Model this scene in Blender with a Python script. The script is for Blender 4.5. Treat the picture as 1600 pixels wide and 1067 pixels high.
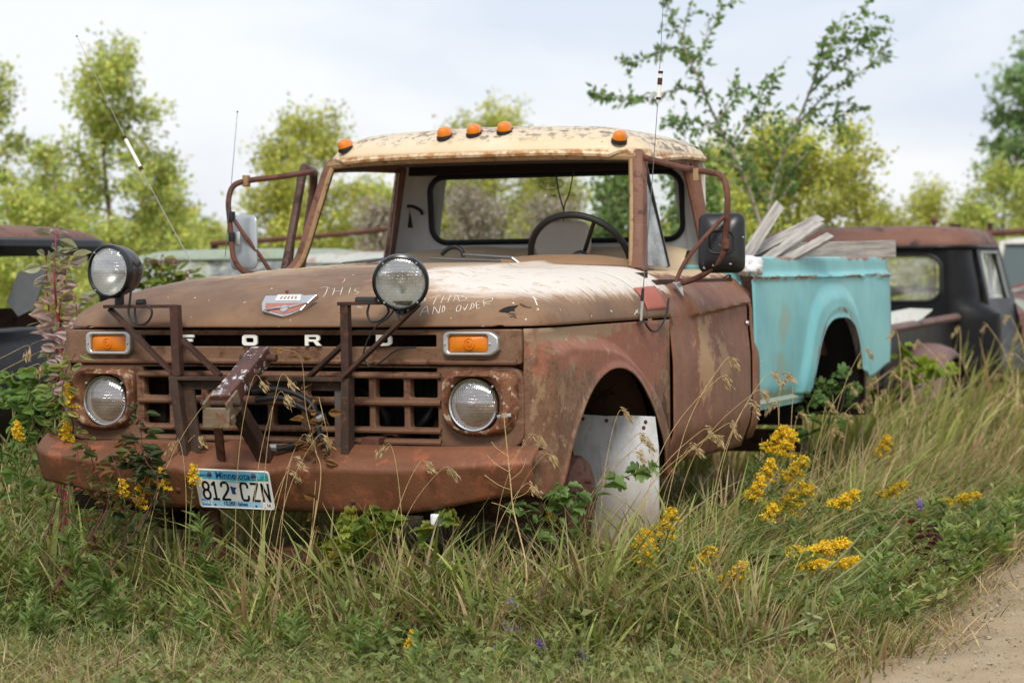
import bpy, bmesh, math, random
import numpy as np
from mathutils import Vector, Matrix

random.seed(7); RNG = np.random.default_rng(7)
SC = bpy.context.scene; COL = SC.collection
for o in list(bpy.data.objects): bpy.data.objects.remove(o)

# ------------------------------------------------------------------ camera
# World = truck frame: x across (driver side +), y towards the tail, z up.
YAW, PIT, ROL = math.radians(22.65), math.radians(-1.71), math.radians(-.64)
CAM = np.array([4.073, -7.548, 1.255]); FPX = 3728.0
FW = np.array([-math.sin(YAW)*math.cos(PIT), math.cos(YAW)*math.cos(PIT), math.sin(PIT)])
_rt = np.array([math.cos(YAW), math.sin(YAW), 0.]); _up = np.cross(_rt, FW)
RT = _rt*math.cos(ROL)+_up*math.sin(ROL); UP = -_rt*math.sin(ROL)+_up*math.cos(ROL)
cd = bpy.data.cameras.new('camera'); cam = bpy.data.objects.new('camera', cd); COL.objects.link(cam)
cam.matrix_world = Matrix(((RT[0], UP[0], -FW[0], CAM[0]), (RT[1], UP[1], -FW[1], CAM[1]), (RT[2], UP[2], -FW[2], CAM[2]), (0, 0, 0, 1)))
cd.sensor_width = 36; cd.lens = FPX/1600*36; cd.clip_start = .1; cd.clip_end = 2000
cd.dof.use_dof = True; cd.dof.focus_distance = 8.4; cd.dof.aperture_fstop = 3.8; cd.dof.aperture_blades = 0
SC.camera = cam

def ray(u, v): return FW+RT*(u-800)/FPX-UP*(v-533.5)/FPX
def at(u, v, **k):
    d = ray(u, v)
    if 'd' in k: return CAM+d*k['d']
    a, val = list(k.items())[0]; i = 'xyz'.index(a)
    return CAM+d*(val-CAM[i])/d[i]

# ------------------------------------------------------------------ sky and sun
SUN_EL, SUN_AZ = math.radians(44), math.radians(160)     # azimuth measured from +y towards +x
W = bpy.data.worlds.new('World'); SC.world = W; W.use_nodes = True
wt = W.node_tree; wt.nodes.clear()
def wn(t, **p):
    n = wt.nodes.new(t)
    for k, v in p.items(): setattr(n, k, v)
    return n
sky = wn('ShaderNodeTexSky', sky_type='NISHITA', sun_disc=False, sun_elevation=SUN_EL, sun_rotation=SUN_AZ, air_density=1.0, dust_density=2.0)
tc = wn('ShaderNodeTexCoord'); mp = wn('ShaderNodeMapping'); mp.inputs['Scale'].default_value = (1.0, 1.0, 3.6)
wt.links.new(tc.outputs['Generated'], mp.inputs['Vector'])
nz = wn('ShaderNodeTexNoise'); nz.inputs['Scale'].default_value = 3.1; nz.inputs['Detail'].default_value = 6; nz.inputs['Roughness'].default_value = .5; nz.inputs['Distortion'].default_value = .4
wt.links.new(mp.outputs['Vector'], nz.inputs['Vector'])
rp = wn('ShaderNodeValToRGB'); rp.color_ramp.elements[0].position = .40; rp.color_ramp.elements[1].position = .58
rp.color_ramp.elements[0].color = (5.5, 5.95, 6.8, 1); rp.color_ramp.elements[1].color = (7.2, 7.3, 7.5, 1)
wt.links.new(nz.outputs['Fac'], rp.inputs['Fac'])
mx = wn('ShaderNodeMix', data_type='RGBA'); mx.inputs[0].default_value = .88
wt.links.new(sky.outputs['Color'], mx.inputs[6]); wt.links.new(rp.outputs['Color'], mx.inputs[7])
bg = wn('ShaderNodeBackground'); bg.inputs['Strength'].default_value = .1
wo = wn('ShaderNodeOutputWorld')
wt.links.new(mx.outputs[2], bg.inputs['Color']); wt.links.new(bg.outputs[0], wo.inputs['Surface'])
sl = bpy.data.lights.new('sun', 'SUN'); sl.energy = 2.0; sl.angle = math.radians(16); sl.color = (1, .95, .87)
so = bpy.data.objects.new('sun', sl); COL.objects.link(so)
sd = Vector((math.sin(SUN_AZ)*math.cos(SUN_EL), math.cos(SUN_AZ)*math.cos(SUN_EL), math.sin(SUN_EL)))
so.rotation_euler = (-sd).to_track_quat('-Z', 'Y').to_euler(); so.location = (0, 0, 30)
SC.view_settings.view_transform = 'Standard'; SC.view_settings.look = 'None'
SC.view_settings.exposure = 0.5; SC.view_settings.gamma = 1
SC.render.engine = 'CYCLES'; SC.cycles.max_bounces = 6; SC.cycles.diffuse_bounces = 3; SC.cycles.glossy_bounces = 3; SC.cycles.transmission_bounces = 4; SC.cycles.transparent_max_bounces = 12; SC.cycles.caustics_reflective = False; SC.cycles.caustics_refractive = False

# ------------------------------------------------------------------ object helpers
def tag(o, label=None, cat=None, group=None, kind=None):
    if label: o['label'] = label
    if cat: o['category'] = cat
    if group: o['group'] = group
    if kind: o['kind'] = kind
    return o
def thing(name, loc, label, cat, group=None):
    o = bpy.data.objects.new(name, None); COL.objects.link(o); o.location = tuple(loc); o.empty_display_size = .1
    return tag(o, label, cat, group)
def wloc(o):
    v = Vector((0, 0, 0))
    while o is not None:
        v += o.location; o = o.parent
    return v
def link_mesh(name, me, mat, parent=None, local=False):
    if mat is not None: me.materials.append(mat)
    o = bpy.data.objects.new(name, me); COL.objects.link(o)
    if parent is not None:
        o.parent = parent
        if not local: o.location = -wloc(parent)
    return o
def obj(name, V, F, mat, parent=None, smooth=True, sharp=38, solid=0, bevel=0, bseg=2, local=False, offset=-1):
    me = bpy.data.meshes.new(name)
    me.from_pydata([tuple(map(float, v)) for v in V], [], [tuple(map(int, f)) for f in F]); me.update()
    bm = bmesh.new(); bm.from_mesh(me); bmesh.ops.recalc_face_normals(bm, faces=bm.faces) if not solid else None
    bm.to_mesh(me); bm.free()
    if smooth:
        me.shade_smooth()
        if sharp and not bevel and not solid: me.set_sharp_from_angle(angle=math.radians(sharp))
    o = link_mesh(name, me, mat, parent, local)
    if solid:
        s = o.modifiers.new('solid', 'SOLIDIFY'); s.thickness = solid; s.offset = offset
        if sharp and smooth and not bevel: me.set_sharp_from_angle(angle=math.radians(sharp))
    if bevel:
        b = o.modifiers.new('bevel', 'BEVEL'); b.width = bevel; b.segments = bseg; b.limit_method = 'ANGLE'; b.angle_limit = math.radians(35); b.harden_normals = False
        if sharp and smooth: me.set_sharp_from_angle(angle=math.radians(170))
    return o
def cr(P, n=8, closed=False):
    """Catmull-Rom resample of a polyline."""
    P = np.array(P, float); N = len(P)
    if N < 3 and not closed: return np.array([P[0]+(P[-1]-P[0])*t for t in np.linspace(0, 1, n+1)])
    out = []
    segs = N if closed else N-1
    g = (lambda i: P[i % N]) if closed else (lambda i: P[i] if 0 <= i < N else (2*P[0]-P[1] if i < 0 else 2*P[-1]-P[-2]))
    for i in range(segs):
        p0, p1, p2, p3 = g(i-1), g(i), g(i+1), g(i+2)
        for t in np.arange(n)/n:
            out.append(.5*((2*p1)+(-p0+p2)*t+(2*p0-5*p1+4*p2-p3)*t*t+(-p0+3*p1-3*p2+p3)*t**3))
    if not closed: out.append(P[-1])
    return np.array(out)
def lerp_curve(xs, ys, smooth=True):
    xs = np.array(xs, float); ys = np.array(ys, float)
    m = np.gradient(ys, xs)
    def f(x):
        x = np.clip(x, xs[0], xs[-1]); i = np.clip(np.searchsorted(xs, x)-1, 0, len(xs)-2)
        h = xs[i+1]-xs[i]; t = (x-xs[i])/h
        return (2*t**3-3*t**2+1)*ys[i]+(t**3-2*t**2+t)*h*m[i]+(-2*t**3+3*t**2)*ys[i+1]+(t**3-t**2)*h*m[i+1]
    return f
def sst(a, b, x):
    t = np.clip((np.asarray(x, float)-a)/(b-a), 0, 1); return t*t*(3-2*t)
class MB:
    """Collects shapes into one mesh."""
    def __init__(s): s.V = []; s.F = []
    def add(s, V, F):
        k = len(s.V); s.V += [tuple(v) for v in V]; s.F += [tuple(i+k for i in f) for f in F]; return s
    def grid(s, A, closeu=False, closev=False):
        A = np.asarray(A); nu, nv = A.shape[:2]; F = []
        for i in range(nu if closeu else nu-1):
            for j in range(nv if closev else nv-1):
                F.append((i*nv+j, ((i+1) % nu)*nv+j, ((i+1) % nu)*nv+(j+1) % nv, i*nv+(j+1) % nv))
        return s.add(A.reshape(-1, 3), F)
    def box(s, x0, x1, y0, y1, z0, z1, M=None):
        V = [np.array(p, float) for p in ((x0, y0, z0), (x1, y0, z0), (x1, y1, z0), (x0, y1, z0), (x0, y0, z1), (x1, y0, z1), (x1, y1, z1), (x0, y1, z1))]
        if M is not None: V = [np.array(M @ Vector(v)) for v in V]
        return s.add(V, [(0, 3, 2, 1), (4, 5, 6, 7), (0, 1, 5, 4), (1, 2, 6, 5), (2, 3, 7, 6), (3, 0, 4, 7)])
    def beam(s, p0, p1, w, h, up=(0, 0, 1)):
        p0 = np.array(p0, float); p1 = np.array(p1, float); d = p1-p0; d /= np.linalg.norm(d)
        a = np.cross(d, up); a /= np.linalg.norm(a); b = np.cross(a, d)
        V = [p+a*i*w/2+b*j*h/2 for p in (p0, p1) for i, j in ((-1, -1), (1, -1), (1, 1), (-1, 1))]
        return s.add(V, [(0, 1, 2, 3), (7, 6, 5, 4), (0, 4, 5, 1), (1, 5, 6, 2), (2, 6, 7, 3), (3, 7, 4, 0)])
    def tube(s, P, r, seg=8, n=0, closed=False, cap=True, flat=1.0):
        P = np.array(P, float)
        rr = r
        if n:
            if not np.isscalar(r): rr = cr(np.array([[q, 0, 0] for q in r]), n, closed)[:, 0]
            P = cr(P, n, closed)
        N = len(P); rr = np.full(N, rr) if np.isscalar(rr) else np.array(rr)
        T = np.gradient(P, axis=0) if not closed else np.roll(P, -1, 0)-np.roll(P, 1, 0)
        T /= np.linalg.norm(T, axis=1)[:, None]+1e-12
        a = np.cross(T[0], (0, 0, 1)); 
        if np.linalg.norm(a) < .1: a = np.cross(T[0], (1, 0, 0))
        a /= np.linalg.norm(a); A = []
        for i in range(N):
            a = a-T[i]*(a@T[i]); a /= np.linalg.norm(a); b = np.cross(T[i], a)
            A.append([P[i]+rr[i]*(math.cos(q)*a+flat*math.sin(q)*b) for q in np.arange(seg)*2*math.pi/seg])
        k = len(s.V); s.grid(np.array(A), closeu=closed, closev=True)
        if cap and not closed:
            s.F.append(tuple(k+j for j in range(seg))[::-1]); s.F.append(tuple(k+(N-1)*seg+j for j in range(seg)))
        return s
    def lathe(s, prof, o, axis=(0, -1, 0), seg=32, cap=False):
        """prof = [(radius, distance along axis)]"""
        ax = np.array(axis, float); ax /= np.linalg.norm(ax)
        a = np.cross(ax, (0, 0, 1)); 
        if np.linalg.norm(a) < .1: a = np.cross(ax, (1, 0, 0))
        a /= np.linalg.norm(a); b = np.cross(ax, a); o = np.array(o, float)
        A = np.array([[o+ax*h+r*(math.cos(q)*a+math.sin(q)*b) for q in np.arange(seg)*2*math.pi/seg] for r, h in prof])
        k = len(s.V); s.grid(A, closev=True)
        if cap: s.F.append(tuple(k+j for j in range(seg))); s.F.append(tuple(k+(len(prof)-1)*seg+j for j in range(seg))[::-1])
        return s
    def prism(s, pts, o, ex, ey, d):
        """2-D outline extruded along d; ex, ey span the outline plane"""
        o = np.array(o, float); ex = np.array(ex, float); ey = np.array(ey, float); d = np.array(d, float); n = len(pts)
        V = [o+ex*p[0]+ey*p[1] for p in pts]+[o+ex*p[0]+ey*p[1]+d for p in pts]
        return s.add(V, [tuple(range(n)), tuple(range(2*n-1, n-1, -1))]+[(i, (i+1) % n, n+(i+1) % n, n+i) for i in range(n)])
    def obj(s, name, mat, parent=None, split=True, **k):
        """one object for each connected piece; returns the first"""
        if not split: return tag(obj(name, s.V, s.F, mat, parent, **k), kind='stuff')
        n = len(s.V); root = list(range(n))
        def find(i):
            while root[i] != i: root[i] = root[root[i]]; i = root[i]
            return i
        for f in s.F:
            a = find(f[0])
            for i in f[1:]: root[find(i)] = a
        lab = [find(i) for i in range(n)]; order = []
        for l in lab:
            if l not in order: order.append(l)
        if len(order) == 1: return obj(name, s.V, s.F, mat, parent, **k)
        first = None
        for l in order:
            idx = [i for i in range(n) if lab[i] == l]; mp_ = {i: j for j, i in enumerate(idx)}
            o = obj(name, [s.V[i] for i in idx], [tuple(mp_[i] for i in f) for f in s.F if lab[f[0]] == l], mat, parent, **k)
            first = first or o
        return first
def rrect(x0, x1, z0, z1, r, n=5):
    P = []
    for cx, cz, a0 in ((x1-r, z1-r, 0), (x0+r, z1-r, 90), (x0+r, z0+r, 180), (x1-r, z0+r, 270)):
        for k in range(n+1):
            a = math.radians(a0+90*k/n); P.append((cx+r*math.cos(a), cz+r*math.sin(a)))
    return P
def curve_mesh(cu):
    o = bpy.data.objects.new('tmp', cu); COL.objects.link(o)
    dg = bpy.context.evaluated_depsgraph_get(); dg.update()
    me = bpy.data.meshes.new_from_object(o.evaluated_get(dg))
    V = [tuple(v.co) for v in me.vertices]; F = [tuple(p.vertices) for p in me.polygons]
    bpy.data.objects.remove(o); bpy.data.curves.remove(cu); bpy.data.meshes.remove(me)
    return V, F
def plate(loops, ext, bev=0.0, bres=2):
    """flat plate with holes: loops of (x, z); returns verts with local (x, depth, z)"""
    cu = bpy.data.curves.new('tmp', 'CURVE'); cu.dimensions = '2D'; cu.fill_mode = 'BOTH'; cu.extrude = ext; cu.bevel_depth = bev; cu.bevel_resolution = bres
    cu.offset = -bev
    for L in loops:
        sp = cu.splines.new('POLY'); sp.points.add(len(L)-1); sp.use_cyclic_u = True
        for p, q in zip(sp.points, L): p.co = (q[0], q[1], 0, 1)
    V, F = curve_mesh(cu)
    return [(v[0], -v[2], v[1]) for v in V], F
def text_mesh(txt, size=1, ext=0, align='CENTER', bold=0, space=1.0):
    cu = bpy.data.curves.new('tmp', 'FONT'); cu.body = txt; cu.size = size; cu.extrude = ext; cu.align_x = align; cu.offset = bold; cu.space_character = space
    cu.resolution_u = 3
    return curve_mesh(cu)
def xform(V, M): return [tuple(M @ Vector(v)) for v in V]
def frame(o, ex, ey):
    """matrix with local x, y along ex, ey at o"""
    ex = Vector(ex).normalized(); ey = Vector(ey); ey = (ey-ex*ex.dot(ey)).normalized(); ez = ex.cross(ey)
    return Matrix(((ex[0], ey[0], ez[0], o[0]), (ex[1], ey[1], ez[1], o[1]), (ex[2], ey[2], ez[2], o[2]), (0, 0, 0, 1)))

# ------------------------------------------------------------------ material helpers
def S(h):  # sRGB hex or 0-255 triple -> linear
    if isinstance(h, str): h = [int(h[i:i+2], 16) for i in (0, 2, 4)]
    return tuple(((c/255)/12.92 if c/255 <= .04045 else ((c/255+.055)/1.055)**2.4) for c in h)+(1,)
class Mat:
    def __init__(s, name):
        s.m = bpy.data.materials.new(name); s.m.use_nodes = True; s.t = s.m.node_tree; s.t.nodes.clear()
        s.out = s.t.nodes.new('ShaderNodeOutputMaterial'); s.b = s.t.nodes.new('ShaderNodeBsdfPrincipled')
        s.t.links.new(s.b.outputs[0], s.out.inputs['Surface']); s._p = None
    def set(s, sock, val):
        if val is None: return
        if isinstance(val, bpy.types.NodeSocket): s.t.links.new(val, sock)
        else: sock.default_value = val
    def n(s, typ, ins=None, out=0, **props):
        nd = s.t.nodes.new(typ)
        for k, v in props.items(): setattr(nd, k, v)
        for k, v in (ins or {}).items(): s.set(nd.inputs[k], v)
        return nd.outputs[out]
    def p(s):
        if s._p is None: s._p = s.n('ShaderNodeTexCoord', out='Object')
        return s._p
    def gen(s, kind): return s.n('ShaderNodeTexCoord', out=kind)
    def sc(s, v=None, scale=(1, 1, 1), loc=(0, 0, 0), rot=(0, 0, 0)):
        return s.n('ShaderNodeMapping', {'Vector': v or s.p(), 'Scale': scale, 'Location': loc, 'Rotation': rot})
    def noise(s, scale, detail=4, rough=.6, vec=None, dist=0): return s.n('ShaderNodeTexNoise', {'Vector': vec or s.p(), 'Scale': scale, 'Detail': detail, 'Roughness': rough, 'Distortion': dist})
    def vor(s, scale, vec=None, feat='F1', out='Distance'): return s.n('ShaderNodeTexVoronoi', {'Vector': vec or s.p(), 'Scale': scale}, out=out, feature=feat)
    def ma(s, op, a, b=None, c=None):
        i = {0: a}
        if b is not None: i[1] = b
        if c is not None: i[2] = c
        return s.n('ShaderNodeMath', i, operation=op)
    def ss(s, x, lo, hi): return s.n('ShaderNodeMapRange', {0: x, 1: lo, 2: hi, 3: 0., 4: 1.}, interpolation_type='SMOOTHSTEP')
    def mr(s, x, lo, hi, a, b): return s.n('ShaderNodeMapRange', {0: x, 1: lo, 2: hi, 3: a, 4: b})
    def mix(s, f, a, b, blend='MIX'): return s.n('ShaderNodeMix', {0: f, 6: a, 7: b}, out=2, data_type='RGBA', blend_type=blend)
    def blob(s, c, r, noise=None, amp=.6, soft=.25):
        v = s.n('ShaderNodeVectorMath', {0: s.p(), 1: c}, operation='SUBTRACT'); v = s.n('ShaderNodeVectorMath', {0: v, 1: tuple(1/q for q in r)}, operation='MULTIPLY')
        d = s.n('ShaderNodeVectorMath', {0: v}, out='Value', operation='LENGTH')
        if noise is not None: d = s.ma('ADD', d, s.ma('MULTIPLY', s.ma('SUBTRACT', noise, .5), amp*5))
        return s.ss(d, 1+soft, 1-soft)
    def xyz(s, v=None): 
        nd = s.t.nodes.new('ShaderNodeSeparateXYZ'); s.set(nd.inputs[0], v or s.p()); return nd.outputs
    def bump(s, h, strength=.3, dist=.01, normal=None):
        return s.n('ShaderNodeBump', {'Height': h, 'Strength': strength, 'Distance': dist, **({'Normal': normal} if normal else {})})
    def attr(s, name='col'): return s.n('ShaderNodeAttribute', attribute_name=name)
    def rnd(s): return s.n('ShaderNodeObjectInfo', out='Random')
    def fin(s, color=None, rough=None, metal=None, normal=None, spec=None, **k):
        s.set(s.b.inputs['Base Color'], color); s.set(s.b.inputs['Roughness'], rough); s.set(s.b.inputs['Metallic'], metal); s.set(s.b.inputs['Normal'], normal)
        s.set(s.b.inputs['Specular IOR Level'], spec)
        for q, v in k.items(): s.set(s.b.inputs[q.replace('_', ' ')], v)
        return s.m
# ------------------------------------------------------------------ materials
MT = {}
def simple(name, c, rough=.5, metal=0, nscale=30, var=.25, bump=0, spec=None, **k):
    m = Mat(name); f = m.noise(nscale, 4, .6)
    c2 = tuple(x*(1-var) for x in c[:3])+(1,)
    col = m.mix(f, c2, tuple(min(1, x*(1+var)) for x in c[:3])+(1,))
    nm = m.bump(f, bump, .004) if bump else None
    MT[name] = m.fin(col, rough, metal, nm, spec, **k); return MT[name]
BROWN = S('977356'); BROWN2 = S('8a5f47'); RUST = S('7d4a30'); RUSTD = S('4f2f22'); PRIMER = S('a75d48'); CREAM = S('e0c08c'); OFFW = S('d9d2c8'); BARE = S('b99a74')

# hood: brown sun-faded paint, bleached patch on the driver side, streaky lower edge
m = Mat('hood_paint'); n1 = m.noise(2.2, 6, .62); n2 = m.noise(14, 5, .65); n3 = m.noise(90, 3, .6)
streak = m.noise(1, 4, .6, vec=m.sc(None, (3.2, 34, 7)))
c = m.mix(m.ss(n1, .38, .62), S('6d5440'), S('82664c'))
c = m.mix(m.ma('MULTIPLY', m.ss(n2, .52, .66), .45), c, S('6c4c39'))
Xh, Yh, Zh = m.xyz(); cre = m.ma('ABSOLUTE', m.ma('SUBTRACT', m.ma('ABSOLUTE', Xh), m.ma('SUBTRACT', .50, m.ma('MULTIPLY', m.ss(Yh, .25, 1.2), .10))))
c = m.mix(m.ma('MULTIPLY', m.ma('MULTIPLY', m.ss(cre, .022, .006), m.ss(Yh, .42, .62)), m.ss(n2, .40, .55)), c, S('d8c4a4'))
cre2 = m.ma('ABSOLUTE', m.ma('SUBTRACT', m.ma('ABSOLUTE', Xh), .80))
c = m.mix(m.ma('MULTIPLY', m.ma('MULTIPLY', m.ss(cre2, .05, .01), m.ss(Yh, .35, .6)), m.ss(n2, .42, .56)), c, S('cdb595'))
wob = m.ma('ADD', m.ma('MULTIPLY', streak, .42), m.ma('MULTIPLY', n2, .58))
HZ_ = m.ma('ADD', m.xyz()[2], m.ma('MULTIPLY', m.ma('SUBTRACT', wob, .5), .16))
reg = m.blob((.72, .97, 1.2), (.47, .76, 3), n2, .12, .16)
c = m.mix(m.ma('MULTIPLY', m.blob((.70, .98, 1.2), (.54, .84, 3), n2, .14, .25), m.ss(HZ_, 1.125, 1.19)), c, S('b08a66'))
c = m.mix(m.ma('MULTIPLY', reg, m.ss(HZ_, 1.140, 1.190)), c, m.mix(m.ss(n2, .56, .68), S('d8d0c6'), S('c0a88e')))
c = m.mix(m.ma('MULTIPLY', m.blob((-.55, .95, 1.26), (.34, .8, .03), wob, .5, .3), .5), c, S('b59b7a'))
c = m.mix(m.ma('MULTIPLY', m.blob((.1, 1.25, 1.28), (.5, .25, .05), n2, .5, .3), .6), c, S('b9a68e'))
c = m.mix(m.blob((.235, .42, 1.20), (.07, .035, .05), n2, .5, .08), c, S('964a36'))
c = m.mix(m.blob((.08, .40, 1.20), (.03, .02, .04), n2, .5, .08), c, S('964a36'))
spk = m.ss(m.noise(60, 2, .5), .70, .74); c = m.mix(m.ma('MULTIPLY', spk, m.ss(n1, .45, .6)), c, S('6a3a28'))
spk2 = m.ss(m.noise(38, 2, .5, vec=m.sc(None, (1, 1, 1), (7, 3, 1))), .735, .755); c = m.mix(spk2, c, S('d8c9b4'))
low = m.ss(m.xyz()[2], 1.10, 1.058); c = m.mix(m.ma('MULTIPLY', low, m.ss(n2, .3, .7)), c, S('7c573f'))
MT['hood_paint'] = m.fin(c, m.mr(n2, 0, 1, .42, .72), 0, m.bump(m.ma('ADD', m.ma('MULTIPLY', n1, .6), m.ma('MULTIPLY', n3, .06)), .25, .02), .35)

# fender / door: brown over red primer with worn spots
def side_paint(name, door):
    m = Mat(name); n1 = m.noise(2.6, 6, .65, dist=.3); n2 = m.noise(13, 6, .68); n3 = m.noise(75, 4, .6); st = m.noise(1, 4, .6, vec=m.sc(None, (10, 22, 2.2)))
    X, Y, Z = m.xyz()
    if door:
        c = m.mix(m.ss(n1, .38, .62), S('78503d'), S('84624b'))
        pit = m.noise(36, 6, .75); c = m.mix(m.ma('MULTIPLY', m.ss(pit, .52, .60), .45), c, S('65422f'))
        c = m.mix(m.ma('MULTIPLY', m.ss(st, .5, .72), .5), c, S('9a5743'))
        c = m.mix(m.ma('MULTIPLY', m.blob((1, 1.90, .88), (.3, .10, .17), n2, .75, .3), .6), c, S('b8966c'))
        c = m.mix(m.ma('MULTIPLY', m.blob((1, 2.14, .86), (.3, .07, .08), n2, .8, .3), .55), c, S('b8966c'))
        c = m.mix(m.ss(m.noise(30, 5, .7), .68, .74), c, S('5b3524'))
        c = m.mix(m.blob((.80, 2.2, 1.26), (.13, .55, .05), n2, .35, .15), c, S('cdb391'))
        low = m.ss(Z, .72, .5); c = m.mix(m.ma('MULTIPLY', low, m.ss(n2, .35, .6)), c, S('6b4330'))
        c = m.mix(m.ma('MULTIPLY', m.ss(n2, .62, .7), m.ss(Y, 1.62, 1.5)), c, S('53301f'))
    else:
        c = m.mix(m.ss(n1, .38, .62), S('6e503d'), S('83634b'))
        pit = m.noise(42, 6, .75); c = m.mix(m.ma('MULTIPLY', m.ss(pit, .50, .58), .6), c, S('5d3d2c')); c = m.mix(m.ma('MULTIPLY', m.ss(m.noise(19, 6, .72, vec=m.sc(None, (1, 1, .6), (5, 1, 2))), .53, .60), .55), c, S('9c8064'))
        red = m.blob((1, .75, .985), (.4, .62, .115), n2, .55, .12); red2 = m.blob((1, 1.18, .90), (.4, .24, .13), n2, .4, .15); red3 = m.blob((1, .32, .95), (.4, .20, .035), n2, .6, .12)
        c = m.mix(m.ma('MULTIPLY', m.ma('MAXIMUM', red, m.ma('MAXIMUM', red2, red3)), .72), c, S('965c48'))
        c = m.mix(m.blob((1, .45, 1.035), (.4, .42, .035), n2, .7, .25), c, S('8d7458'))
        pale = m.ma('MULTIPLY', m.ss(n2, .50, .66), m.ss(m.noise(5, 4, .6, vec=m.sc(None, (1, 1, 1), (3, 9, 2))), .46, .66))
        c = m.mix(m.ma('MULTIPLY', pale, .6), c, S('b69a84'))
        c = m.mix(m.ss(m.noise(34, 5, .7), .66, .74), c, S('5b3524'))
        rr = m.blob((1, 1.42, .56), (.4, .05, .16), n2, .5, .12); c = m.mix(rr, c, S('4a2a1b'))
        low = m.ss(Z, .66, .46); c = m.mix(m.ma('MULTIPLY', low, m.ss(n1, .3, .6)), c, S('744631'))
    sp = m.ss(m.noise(55, 2, .5), .74, .76); c = m.mix(sp, c, S('d5c8b6'))
    MT[name] = m.fin(c, m.mr(n2, 0, 1, .38, .72), 0, m.bump(m.ma('ADD', n1, m.ma('MULTIPLY', n3, .22)), .45, .015), .3)
side_paint('fender_paint', False); side_paint('door_paint', True)

def rusty(name, a, b, d, rough=(.5, .85), scale=8, metal=.0, hi=None):
    m = Mat(name); n1 = m.noise(scale*.35, 6, .65, dist=.4); n2 = m.noise(scale*2.4, 6, .7); n3 = m.noise(scale*14, 3, .6)
    c = m.mix(m.ss(n1, .36, .62), a, b); c = m.mix(m.ss(n2, .53, .64), c, d)
    st = m.noise(1, 5, .7, vec=m.sc(None, (scale*.5, scale*.7, scale*7))); c = m.mix(m.ma('MULTIPLY', m.ss(st, .58, .68), .55), c, tuple(min(1, q*1.5) for q in b[:3])+(1,))
    c = m.mix(m.ma('MULTIPLY', m.ss(n3, .62, .72), .6), c, tuple(q*.5 for q in d[:3])+(1,))
    fg = m.noise(scale*30, 4, .7); c = m.mix(m.ma('MULTIPLY', m.ss(fg, .5, .62), .35), c, tuple(q*.62 for q in a[:3])+(1,))
    if hi: c = m.mix(m.ma('MULTIPLY', m.ss(n2, .46, .38), .75), c, hi)
    MT[name] = m.fin(c, m.mr(n2, .2, .8, rough[0], rough[1]), metal, m.bump(m.ma('ADD', m.ma('ADD', m.ma('MULTIPLY', n2, .5), m.ma('MULTIPLY', n3, .4)), m.ma('MULTIPLY', fg, .25)), .55, .006), .3)
rusty('grille_rust', S('6b4d3b'), S('7d5d48'), S('573827'), (.45, .75), 7)
rusty('header_rust', S('735643'), S('83654f'), S('62432f'), (.4, .7), 6)
rusty('bezel_rust', S('6a4430'), S('7d5238'), S('4f2f1f'), (.5, .85), 12, .0, S('bfae98'))
rusty('bumper_rust', S('82563f'), S('66432f'), S('93593f'), (.36, .62), 5, .1)
rusty('frame_rust', S('33231d'), S('463029'), S('603a28'), (.5, .85), 11)
rusty('arm_rust', S('6d3f30'), S('54302a'), S('3b2620'), (.4, .8), 9, 0)
rusty('pipe_rust', S('6e483a'), S('5a382c'), S('46291f'), (.5, .8), 12)
rusty('dark_rust', S('3a2a22'), S('4a3327'), S('2a1c16'), (.6, .9), 6)
rusty('door_frame_dark', S('4a352c'), S('5a4034'), S('3a2a22'), (.4, .7), 6); rusty('pillar_paint', S('6d4a3a'), S('7d5846'), S('4e3226'), (.4, .7), 6)
rusty('gasket_tan', S('a28763'), S('8c6f4d'), S('6a5036'), (.5, .8), 10)
rusty('iron_blue', S('33271f'), S('46382f'), S('6a3d28'), (.5, .85), 16); rusty('fork_metal', S('6b5a46'), S('7f7460'), S('6d452c'), (.4, .7), 14); rusty('bluish_iron', S('50555c'), S('5b4a40'), S('6a3d28'), (.5, .8), 12)
# lift arm with flaking grey-white paint
m = Mat('flaking_paint'); n2 = m.noise(26, 6, .75); n1 = m.noise(7, 5, .6)
c = m.mix(m.ss(n1, .35, .65), S('5a362d'), S('402722')); c = m.mix(m.ma('MULTIPLY', m.ss(n2, .53, .58), m.ss(n1, .46, .56)), c, S('c9c6c6'))
MT['flaking_paint'] = m.fin(c, m.mr(n2, 0, 1, .35, .8), 0, m.bump(n2, .5, .004))
# turquoise bed
m = Mat('turquoise_paint'); n1 = m.noise(1.6, 5, .6); n2 = m.noise(11, 6, .68); n3 = m.noise(60, 3, .6); st = m.noise(1, 4, .6, vec=m.sc(None, (6, 9, 1.4))); X, Y, Z = m.xyz()
c = m.mix(m.ss(n1, .3, .7), S('66a9b0'), S('84c4c6'))
c = m.mix(m.ma('MULTIPLY', m.ss(st, .45, .75), .35), c, S('86c0b6'))
c = m.mix(m.ma('MULTIPLY', m.blob((1, 3.08, 1.0), (.5, .09, .09), n2, .9, .3), .6), c, S('8d9f83'))
c = m.mix(m.ma('MULTIPLY', m.blob((1, 3.02, .80), (.5, .12, .05), n2, .9, .3), .6), c, S('8d9f83'))
c = m.mix(m.ma('MULTIPLY', m.blob((1, 3.0, .655), (.5, .5, .03), n2, .7, .3), .8), c, S('8c8f6c'))
top = m.ss(m.ma('ADD', Z, m.ma('MULTIPLY', m.ma('SUBTRACT', n2, .5), .07)), 1.285, 1.295)
c = m.mix(m.ma('MULTIPLY', top, m.ss(m.noise(2.3, 3, .5), .42, .5)), c, S('8a5a45'))
c = m.mix(m.ma('MULTIPLY', m.blob((1, 3.0, 1.205), (.5, .5, .02), n2, .9, .2), m.ss(n2, .5, .6)), c, S('8a5d45'))
c = m.mix(m.ss(m.noise(26, 4, .6), .73, .77), c, S('7a6a52'))
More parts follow.
